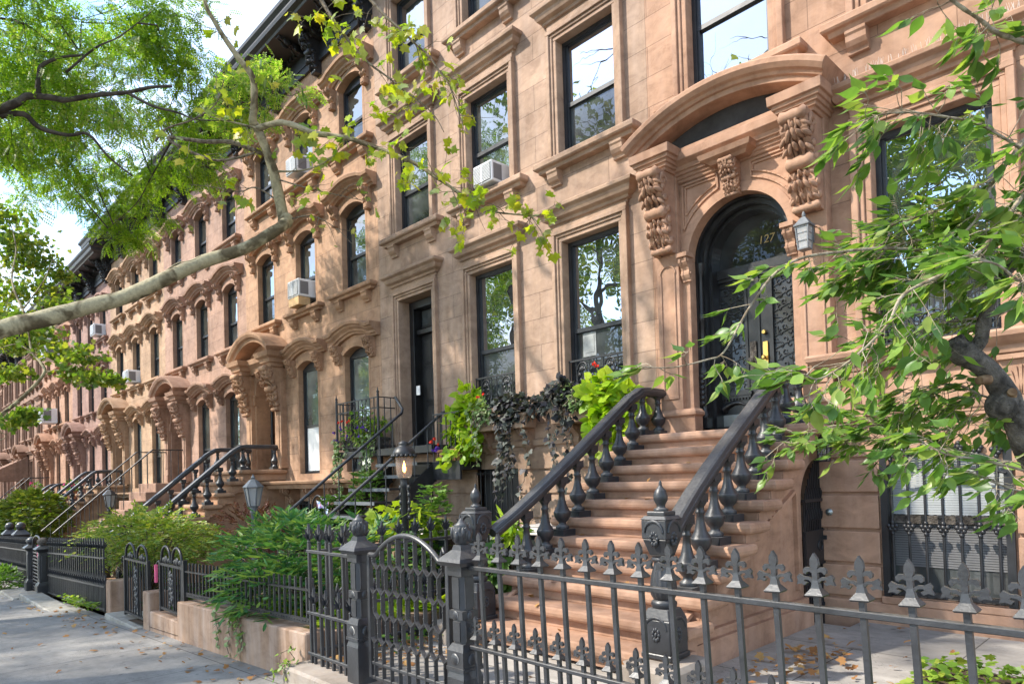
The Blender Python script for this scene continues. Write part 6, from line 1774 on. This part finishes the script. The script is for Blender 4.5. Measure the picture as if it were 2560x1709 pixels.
clump('dark_vine', 'dark purple vine spilling from the window box nearest the stone steps', (-5.80, -.32, 2.44), (.34, .20, .32), 420, 'l_dark', T_IVY, .092, vin=([(-5.95, -.38, 2.2), (-5.85, -.38, 2.2), (-5.7, -.36, 2.2), (-5.6, -.36, 2.2)], 16, .75, .05))
clump('variegated_ivy', 'pale ivy in the window box nearest the stone steps', (-5.55, -.42, 2.50), (.22, .12, .18), 110, 'l_ivy', T_IVY, .06, 'ivy')
t = clump('lime_vine', 'bright lime heart-leaved vine behind the handrail of the stone steps', (-5.02, -.36, 2.42), (.46, .22, .40), 360, 'l_lime', T_HEART, .13, vin=([(-5.2, -.42, 2.2), (-5.05, -.42, 2.2), (-4.9, -.42, 2.2), (-4.75, -.40, 2.2)], 10, .6))
blooms(t, 2, (-5.3, -.32, 2.86), (.06, .04, .02), 'red', .045)
t = clump('nasturtium', 'potted nasturtium with two orange flowers beside the left newel', (-5.0, -2.25, .50), (.16, .14, .34), 60, 'l_box', T_HEART, .12, 'flowers', (-.2, -.6, .6))
blooms(t, 2, (-4.93, -2.42, .66), (.14, .04, .03), 'orange', .08)
t = clump('potted_fern', 'bright spiky green potted plant above the left newel', (-5.05, -2.05, 1.0), (.15, .14, .12), 90, 'l_lime', T_LANCE, .20, 'plant', (0, -.2, 1))
MB().lathe([(.07, -.2), (.10, 0)], (-5.05, -2.05, .90), 12).build('pot', M['iron'], t, -t.location); MB().lathe([(.035, .05), (.035, .72)], (-5.05, -2.05, .05), 8).build('pot_stand', M['iron'], t, -t.location)
for x, l in ((-27.6, 'terracotta pot of red and pink flowers on the mauve house stoop'), (-35.2, 'terracotta pot with leafy plant beyond the mauve house stoop')):
    t = thing('flower_pot', l, 'flower pot', (x-4.0, -.7, 1.15)); MB().lathe([(.12, 0), (.20, .28), (.22, .28), (.22, .33)], (0, 0, 0), 14).build('pot', M['terra'], t)
    P, d = inell(90, (0, 0, .50), (.3, .25, .22), .4); fol('leaves', P, d, rdir(90, .6), .12, T_OVAL, 'l_box', t); blooms(t, 7, np.array(t.location)+np.array((0, -.1, .62)), (.25, .2, .12), 'pinkf', .09)

# fallen leaves ----------------------------------------------------
n = 900
x = np.concatenate([RNG.uniform(-26, 1, 330), RNG.normal(-2.25, .16, 200)*1, RNG.uniform(-2.5, .6, 60), RNG.uniform(-5.1, -4.4, 120), RNG.uniform(-15.5, -5.2, 130), RNG.uniform(-4.6, -2.7, 60)])
y = np.concatenate([RNG.uniform(-9, -4.45, 330), RNG.normal(-1.75, .40, 200), RNG.uniform(-3.5, -.2, 60), RNG.uniform(-4.15, -3.0, 120), RNG.uniform(-4.75, -4.25, 130), RNG.uniform(-3.9, -.8, 60)])
zl = np.array([zg(a) for a in x])
yard = (y > -4.4) & (x > -5.2)
zl = np.where(yard, .112, zl)+.008+.018*RNG.random(len(x))
pile = np.zeros(len(x), bool); pile[330:530] = True; x = np.where(pile, np.maximum(x, -2.52+.05*RNG.random(len(x))), x); zl = np.where(pile, zl+.03*RNG.random(len(x)), zl)
onst = np.arange(len(x)) >= len(x)-60
sy = np.clip(np.ceil((-.60-y)/.233), 0, 10); zl = np.where(onst, 1.955-sy*.1659+.012, zl)
kp = ~pile | (RNG.random(len(x)) < .55); x = x[kp]; y = y[kp]; zl = zl[kp]; pile = pile[kp]
P = np.stack([x, y, zl], 1); d = rdir(len(x)); d[:, 2] *= .18
o = fol('fallen_leaves', P, d, rdir(len(x), 3.0), (.026+.045*RNG.random(len(x))**1.5), T_PLANE, 'l_dead'); tag(o, 'dry brown leaves scattered over the sidewalk, steps and yard', 'leaves', kind='stuff')
# ------------------------------------------------------------------ trees
def resample(pts, k=4):
    pts = [Vector(p) for p in pts]; out = []
    n = len(pts)
    for i in range(n-1):
        p0, p1, p2, p3 = pts[max(0, i-1)], pts[i], pts[i+1], pts[min(n-1, i+2)]
        for j in range(k):
            t = j/k
            out.append(.5*((2*p1)+(p2-p0)*t+(2*p0-5*p1+4*p2-p3)*t*t+(3*p1-p0-3*p2+p3)*t*t*t))
    return out+[pts[-1]]
def limb(b, pts, r0, r1, seg=8, k=4, wob=.06):
    p = resample(pts, k); n = len(p); rr = random.Random(len(pts)*7+int(r0*1000))
    b.tube(p, [(r0+(r1-r0)*(i/(n-1))**.8)*(1+rr.uniform(-wob, wob)) for i in range(n)], seg)
    return p
def twigs(b, path, n, L, r, rr, up=0.0, start=.15, droop=.2, sub=0):
    """random side twigs off a path; returns (points, directions) along them"""
    out = []
    for i in range(n):
        t = start+(1-start)*rr.random(); k = min(len(path)-2, int(t*(len(path)-1))); p = path[k]; ax = (path[k+1]-path[k]).normalized()
        d = (ax*.6+Vector((rr.gauss(0, 1), rr.gauss(0, 1), rr.gauss(0, .8)+up))).normalized(); l = L*(.4+.9*rr.random())
        q = [p]; dd = d.copy()
        for j in range(4):
            dd = (dd+Vector((rr.gauss(0, .25), rr.gauss(0, .25), rr.gauss(0, .2)-droop*.25))).normalized(); q.append(q[-1]+dd*l/4)
        b.tube(q, [r, r*.85, r*.7, r*.5, r*.3], 4)
        out.append(q)
        if sub: out += twigs(b, q, sub, L*.5, r*.5, rr, up, .3, droop, 0)
    return out
def along(qs, per, rr, jitter=.02):
    P = []; D = []
    for q in qs:
        for j in range(per):
            t = .25+.75*rr.random(); f = t*(len(q)-1); i = min(len(q)-2, int(f)); p = q[i].lerp(q[i+1], f-i); d = (q[i+1]-q[i]).normalized()
            P.append(p+Vector((rr.gauss(0, jitter), rr.gauss(0, jitter), rr.gauss(0, jitter)))); D.append(d)
    return np.array(P), np.array(D)

# --- near plane tree: trunk at the kerb left of the view, long pale limb over the sidewalk
t = thing('plane_tree', 'plane tree with thick pale limb reaching across the sidewalk and sparse yellow green leaves', 'tree', (-9.3, -8.35, zg(-9.3)), group='street trees')
off = -t.location; rr = random.Random(21)
b = MB(); tw = MB()
b.tube([(-9.3, -8.35, -.3), (-9.28, -8.35, .4), (-9.2, -8.3, 2.0), (-9.05, -8.2, 4.0), (-8.9, -8.1, 6.5), (-9.1, -7.8, 9.0), (-9.6, -7.4, 11.5)], [.42, .33, .28, .25, .19, .13, .07], 14)
main = [(-9.16, -8.25, 2.2), (-8.75, -7.5, 2.50), (-8.2, -6.6, 2.66)] + list(SYC['main'][0])
limb(b, main, .098, .052, 14, 5)
b.ell(SYC['main'][0][-1], (.085, .085, .085), seg=8, rings=6); 
for key, r in (('stem', None),): limb(b, SYC['stem'][0], SYC['stem'][1], SYC['stem'][2], 9)
path = {}
for key in ('rb', 'u1', 'u2', 'l1', 'l2', 'b1', 'b2', 'b3', 'b4', 'b5', 'b6', 'b7'):
    path[key] = limb(tw if key in ('l1', 'l2', 'u1', 'u2', 'b2', 'b3', 'b4', 'b6') else b, SYC[key][0], SYC[key][1], SYC[key][2], 6, 4, .12)
path['stem'] = resample(SYC['stem'][0], 4)
crown = []
for a, r, l in ((.3, .11, 4.2), (1.3, .10, 4.0), (2.4, .11, 4.4), (3.6, .10, 4.0), (4.6, .10, 4.0), (5.5, .10, 4.2)):
    z = 6.0+a*.75; p0 = Vector((-9.0, -8.05, z)); d = Vector((math.cos(a), math.sin(a)+.15, .75))
    pth = limb(b, [p0, p0+d*l*.3, p0+d*l*.6+Vector((0, 0, .3)), p0+d*l+Vector((0, 0, .2))], r, .025, 7); crown.append(pth)
b.build('trunk', M['plane_bark'], t, off)
Q = []
for key, n, LT in (('rb', 46, .40), ('u1', 24, .34), ('u2', 24, .34), ('l1', 10, .4), ('l2', 5, .3), ('b1', 6, .28), ('b2', 10, .32), ('b3', 5, .3), ('b4', 8, .3), ('b6', 4, .2), ('stem', 16, .35), ('b7', 6, .3)):
    q = twigs(tw, path[key], n, LT, .0035, rr, 0, .12, .2, 1); Q += [(key, z_) for z_ in q]
tw.build('twig', M['twig'], t, off)
sparse = {'rb': 3, 'u1': 3, 'u2': 3, 'l1': 1, 'l2': 1, 'b1': 2, 'b2': 2, 'b3': 1, 'b4': 2, 'b6': 2, 'stem': 1, 'b7': 2}
P = []; D = []
for key, q in Q:
    k = sparse[key]
    if rr.random() < .86:
        p_, d_ = along([q], k if rr.random() < .6 else max(1, k-1), rr); P.append(p_); D.append(d_)
P = np.concatenate(P); D = np.concatenate(D)
keep = RNG.random(len(P)) < .97; P = P[keep]; D = D[keep]
D = D*.3+RNG.normal(size=D.shape)*.5+np.array([0, 0, -.45])
fol('leaves', P, D, RNG.normal(size=P.shape)*.55+np.array([.25, -.55, .6]), .045+.065*RNG.random(len(P)), T_PLANE, 'l_plane', t, t.location)
# upper crown (its leaves also dapple the fronts)
cb = MB(); QQ = []
for pth in crown: QQ += twigs(cb, pth, 26, 1.5, .012, rr, .15, .2, .2, 2)
cb.build('twig', M['twig'], t, off)
P, D = along(QQ, 11, rr, .16)
ok = (P[:, 2] > 8.2+.42*np.maximum(0, -9.5-P[:, 0])) & (np.sin(P[:, 0]*1.9+.5)+np.sin(P[:, 1]*2.3)+np.sin(P[:, 2]*2.1+P[:, 0]*.6) > .55); P = P[ok]; D = D[ok]
for src, rad in (((-3.4, -1.7, 1.2), 2.3), ((-1.2, -.6, 1.0), 1.6)):
    sd_ = np.array([-.62, -.80, .98])/1.4083; w_ = P-np.array(src); q_ = np.linalg.norm(w_-np.outer(w_@sd_, sd_), axis=1); k_ = (q_ > rad) | (RNG.random(len(P)) < .22); P = P[k_]; D = D[k_]
D = D*.3+RNG.normal(size=D.shape)*.6+np.array([0, 0, -.4])
fol('crown', P, D, rdir(len(P), .8), .10+.08*RNG.random(len(P)), T_PLANE, 'l_planeg', t, t.location)

# --- honey locust: crown over the middle of the street, dark limbs
t = thing('locust_tree', 'honey locust with dark limbs and fine feathery green leaves filling the upper left', 'tree', (-15.0, -8.4, zg(-15)), group='street trees')
off = -t.location; rr = random.Random(5)
b = MB(); b.tube([(-15, -8.4, -.9), (-15, -8.4, 0), (-14.9, -8.3, 3), (-14.8, -7.9, 5), (-14.9, -7.4, 7.5), (-15.5, -7.0, 10.5)], [.3, .24, .2, .17, .13, .05], 12)
paths = []
for k_, v_ in LOC.items():
    pts = list(v_[0])
    if k_ == 'a': pts = [(-14.85, -8.1, 4.2), (-14.5, -7.0, 5.6)] + pts
    paths.append(limb(b, pts, v_[1], v_[2], 8, 4, .1))
for c, r_, k_ in LCL:
    if r_ > .5:
        src = min((p for pth in paths for p in pth), key=lambda p: (p-Vector(c)).length)
        m_ = (src+Vector(c))/2+Vector((rr.gauss(0, .15), rr.gauss(0, .15), .1)); b.tube([src, m_, Vector(c)], [.014, .01, .005], 5)
b.build('trunk', M['dark_bark'], t, off)
P = []; D = []; K = []
tb = MB()
for c, r_, k_ in LCL:
    nn = int(310*(r_/.6)**1.6)
    for s_ in range(5):
        sub = np.array(c)+RNG.normal(size=3)*r_*.55
        m = nn//5; q = sub+RNG.normal(size=(m, 3))*np.array([r_*.42, r_*.42, r_*.20])
        P.append(q); D.append(nrm(q-np.array(c))*.6+np.array([0, 0, -.35])+RNG.normal(size=(m, 3))*.45); K.append(np.full(m, k_))
        tb.tube([c, tuple((np.array(c)+sub)/2+RNG.normal(size=3)*.05), tuple(sub), tuple(sub+RNG.normal(size=3)*r_*.3)], [.006, .005, .004, .002], 4)
tb.build('twig', M['dark_bark'], t, off)
P = np.concatenate(P); D = np.concatenate(D); K = np.concatenate(K)
for kk, mm, nm in ((0, 'l_locust', 'crown'), (1, 'l_locust2', 'crown')):
    s_ = K == kk; fol(nm, P[s_], D[s_], rdir(s_.sum(), 1.2), .15+.12*RNG.random(s_.sum()), T_FROND, mm, t, t.location)
# seed pods
s_ = RNG.random(len(P)) < np.where(K == 1, .22, .06); sp_ = fol('seed_pods', P[s_], RNG.normal(size=(s_.sum(), 3))*.4+np.array([0, 0, -1]), rdir(s_.sum()), .16, T_LANCE, 'l_ivy', t, t.location); sp_['kind'] = 'stuff'

# --- second plane tree further left
t = thing('plane_tree', 'farther plane tree at the left edge with small dull green leaves and a crooked limb', 'tree', (-17.4, -8.4, zg(-17)), group='street trees')
off = -t.location; rr = random.Random(9); b = MB()
b.tube([(-17.4, -8.4, -.9), (-17.4, -8.4, 0), (-17.3, -8.0, 2.0), (-17.2, -7.6, 4.0), (-17.5, -7.0, 7.0)], [.26, .22, .2, .15, .08], 12)
pp = []
for k_, v_ in SY2.items():
    pts = list(v_[0])
    if k_ in ('a', 'f'): pts = [(-17.3, -8.1, 1.6)] + pts
    pp.append(limb(b, pts, v_[1], v_[2], 7, 4, .1))
tb = b; P = []
for c, r_ in SC2:
    src = min((p for pth in pp for p in pth), key=lambda p: (p-Vector(c)).length); tb.tube([src, (src+Vector(c))/2+Vector((0, 0, .06)), Vector(c)], [.012, .008, .004], 4)
    P.append(np.array(c)+RNG.normal(size=(int(170*r_/.4), 3))*np.array([r_, r_, r_*.5])*.55)
b.build('trunk', M['plane_bark'], t, off)
P = np.concatenate(P); fol('crown', P, RNG.normal(size=P.shape)*.6+np.array([0, 0, -.4]), rdir(len(P), .8), .075+.055*RNG.random(len(P)), T_PLANE, 'l_planeg', t, t.location)

# --- cherry at the right
t = thing('cherry_tree', 'cherry tree with a pruned grey trunk stub and large glossy leaves at the right', 'tree', (-.10, -2.55, .1))
off = -t.location; rr = random.Random(31); b = MB(); tw = MB()
limb(b, CHE['trunk'][0], CHE['trunk'][1], CHE['trunk'][2], 14, 5, .08)
e = Vector(CHE['trunk'][0][-1]); k2 = Vector(CHE['trunk'][0][-3]); k1 = Vector(CHE['trunk'][0][-2])
b.ell(e, (.056, .06, .056), seg=12, rings=8); b.ell(e+Vector((-.02, -.03, .03)), (.036, .036, .042), seg=10, rings=6)
b.ell(k2+Vector((-.03, -.05, .01)), (.066, .062, .07), seg=12, rings=8)
b.tube([e, e+Vector((-.03, -.0, .07))], [.045, .036], 10)
knot = MB()
for p, d in ((k2+Vector((.01, -.062, .05)), Vector((.25, -.8, .35))), (k1+Vector((-.01, -.058, -.04)), Vector((-.3, -.9, -.1)))):
    d = d.normalized(); knot.tube([p-d*.03, p+d*.035], [.024, .018], 12)
limb(b, CHE['t2'][0], CHE['t2'][1], CHE['t2'][2], 9, 4, .12)
b.build('trunk', M['cherry_bark'], t, off); knot.build('knot', M['cherry_cut'], t, off)
Ps = []; Ds = []
for key in 'ABCDEFGHIJKLMNOP':
    pth = limb(tw, CHE[key][0], CHE[key][1]*.8, max(.0022, CHE[key][2]*.8), 6, 5, .15)
    dense = {'C': 26, 'D': 20, 'E': 32, 'F': 54, 'G': 18, 'H': 14, 'P': 9}.get(key, 42)
    q = twigs(tw, pth, dense, .20 if key != 'C' else .11, .0022, rr, -.05, .10, .25)
    q.append(pth[-4:])
    for z_ in q:
        m = rr.randint(4, 8); 
        for j in range(m):
            f = (.45+.55*(j+1)/m)*(len(z_)-1); i = min(len(z_)-2, int(f)); p = z_[i].lerp(z_[i+1], min(1, f-i)); ax = (z_[i+1]-z_[i]).normalized()
            sd = Vector((rr.gauss(0, 1), rr.gauss(0, 1), rr.gauss(0, .5)))
            d = (ax*.6+sd*.45+Vector((-.55, -.10, -.14))).normalized()
            tw.tube([p, p+d*.02], .0012, 3); Ps.append(p+d*.018); Ds.append(d)
tw.build('twig', M['twig2'], t, off)
P = np.array(Ps); D = np.array(Ds)
fol('leaves', P, D, RNG.normal(size=P.shape)*.38+np.array([-.1, -.30, 1.0]), .058+.052*RNG.random(len(P))**1.3, T_CHERRY, 'l_cherry', t, t.location)

# --- street trees out of the frame, seen in the window panes and as dappled shade
def street_tree(name, label, x, y, h, rad, mat, seed, nl=24000):
    t = thing(name, label, 'tree', (x, y, zg(x)-.1), group='street trees'); rr = random.Random(seed); b = MB()
    b.tube([(0, 0, 0), (0.02, 0, .3), (.1, .05, h*.3), (0, .1, h*.55), (.15, 0, h*.85)], [.34, .25, .2, .15, .04], 10); Qs = []
    for i in range(9):
        a = i*2.4+rr.random(); z = h*(.34+.05*i); p0 = Vector((.06, .05, z)); d = Vector((math.cos(a), math.sin(a), .55)); l = rad*(1.1-.05*i)
        pth = limb(b, [p0, p0+d*l*.35, p0+d*l*.7, p0+d*l], .09, .015, 6, 3); Qs += twigs(b, pth, 9, rad*.45, .012, rr, .1, .25, .2, 1)
    b.build('trunk', M['dark_bark'], t)
    P, D = along(Qs, max(1, nl//len(Qs)), rr, rad*.07)
    fol('crown', P, D*.3+RNG.normal(size=D.shape)*.6+np.array([0, 0, -.4]), rdir(len(P), .8), .12+.09*RNG.random(len(P)), T_OVAL, mat, t)
    return t
s0 = street_tree('street_tree', 'street tree across the road, mirrored in the parlour windows', -9.5, -19.5, 17.0, 4.8, 'l_planeg', 3)
for i, (x, y, rz, sc, l) in enumerate(((-21, -19.6, 1.1, 1.22, 'taller street tree across the road, mirrored in the far windows'), (-1.0, -19.8, 2.0, 1.1, 'street tree across the road opposite the wide stone steps'), (-32, -19.3, .4, 1.0, 'street tree across the road farther down the row'), (-46, -19.3, 2.6, 1.1, 'street tree across the road at the far end'))):
    dup(s0, None, (x, y, zg(x)-.1), rz, (sc, sc, sc), l)
dup(s0, None, (-30.5, -8.5, zg(-30)-.1), .9, (.62, .62, .62), 'street tree at the kerb beyond the farther plane tree')
dup(s0, None, (-44, -8.5, zg(-44)-.1), 2.9, (.65, .65, .65), 'street tree at the kerb near the far end of the row')
dup(s0, None, (6.5, -9.4, -.1), 4.0, (.95, .95, 1.05), 'street tree at the kerb nearest the viewer')
# ------------------------------------------------------------------ light, sky, camera
SUN_TO = Vector((-.62, -.80, .98)).normalized()
el = math.asin(SUN_TO.z); az = math.atan2(SUN_TO.x, SUN_TO.y)
w = bpy.data.worlds.new('World'); S.world = w; w.use_nodes = True
nt = w.node_tree; nt.nodes.clear()
out = nt.nodes.new('ShaderNodeOutputWorld'); bg = nt.nodes.new('ShaderNodeBackground'); bg.inputs[1].default_value = .15
sky = nt.nodes.new('ShaderNodeTexSky'); sky.sky_type = 'NISHITA'; sky.sun_disc = False; sky.sun_elevation = el; sky.sun_rotation = az; sky.air_density = 1.0; sky.dust_density = .25; sky.ozone_density = 2.2
tc = nt.nodes.new('ShaderNodeTexCoord'); mp = nt.nodes.new('ShaderNodeMapping'); mp.inputs['Scale'].default_value = (1.6, 1.6, 3.2); mp.inputs['Location'].default_value = (.35, .2, .1)
L(nt, tc.outputs['Generated'], mp.inputs[0])
cn = noise(nt, mp.outputs[0], 1.9, 6, .58, .25)
cl = ramp(nt, cn, [(.44, 0), (.66, 1)])
mixn = mix(nt, sky.outputs[0], (3.4, 3.6, 4.0), cl.outputs[0])
L(nt, mixn, bg.inputs[0]); L(nt, bg.outputs[0], out.inputs[0])
sl = bpy.data.lights.new('sun', 'SUN'); sl.energy = 2.0; sl.angle = R(.9); sl.color = (1, .93, .82)
so = bpy.data.objects.new('sun', sl); COL.objects.link(so); so.rotation_euler = SUN_TO.to_track_quat('Z', 'Y').to_euler(); so.location = (0, -10, 20)
cd = bpy.data.cameras.new('camera'); co = bpy.data.objects.new('camera', cd); COL.objects.link(co); S.camera = co
right, down, fwd = Vector((.69084, .72243, -.02877)), Vector((-.03511, -.00622, -.99936)), Vector((-.72215, .69142, .02107))
mw = Matrix((right, -down, -fwd)).transposed().to_4x4(); mw.translation = (0, -6.8, 1.55); co.matrix_world = mw
cd.sensor_width = 36; cd.lens = 24.005; cd.shift_y = .1166; cd.clip_start = .05; cd.clip_end = 600
vs = S.view_settings; vs.view_transform = 'Standard'; vs.look = 'None'; vs.exposure = 1.95; vs.gamma = 1
S.render.engine = 'CYCLES'; S.cycles.max_bounces = 8; S.cycles.transparent_max_bounces = 12; S.cycles.sample_clamp_indirect = 6
try: S.cycles.use_denoising = True
except Exception: pass
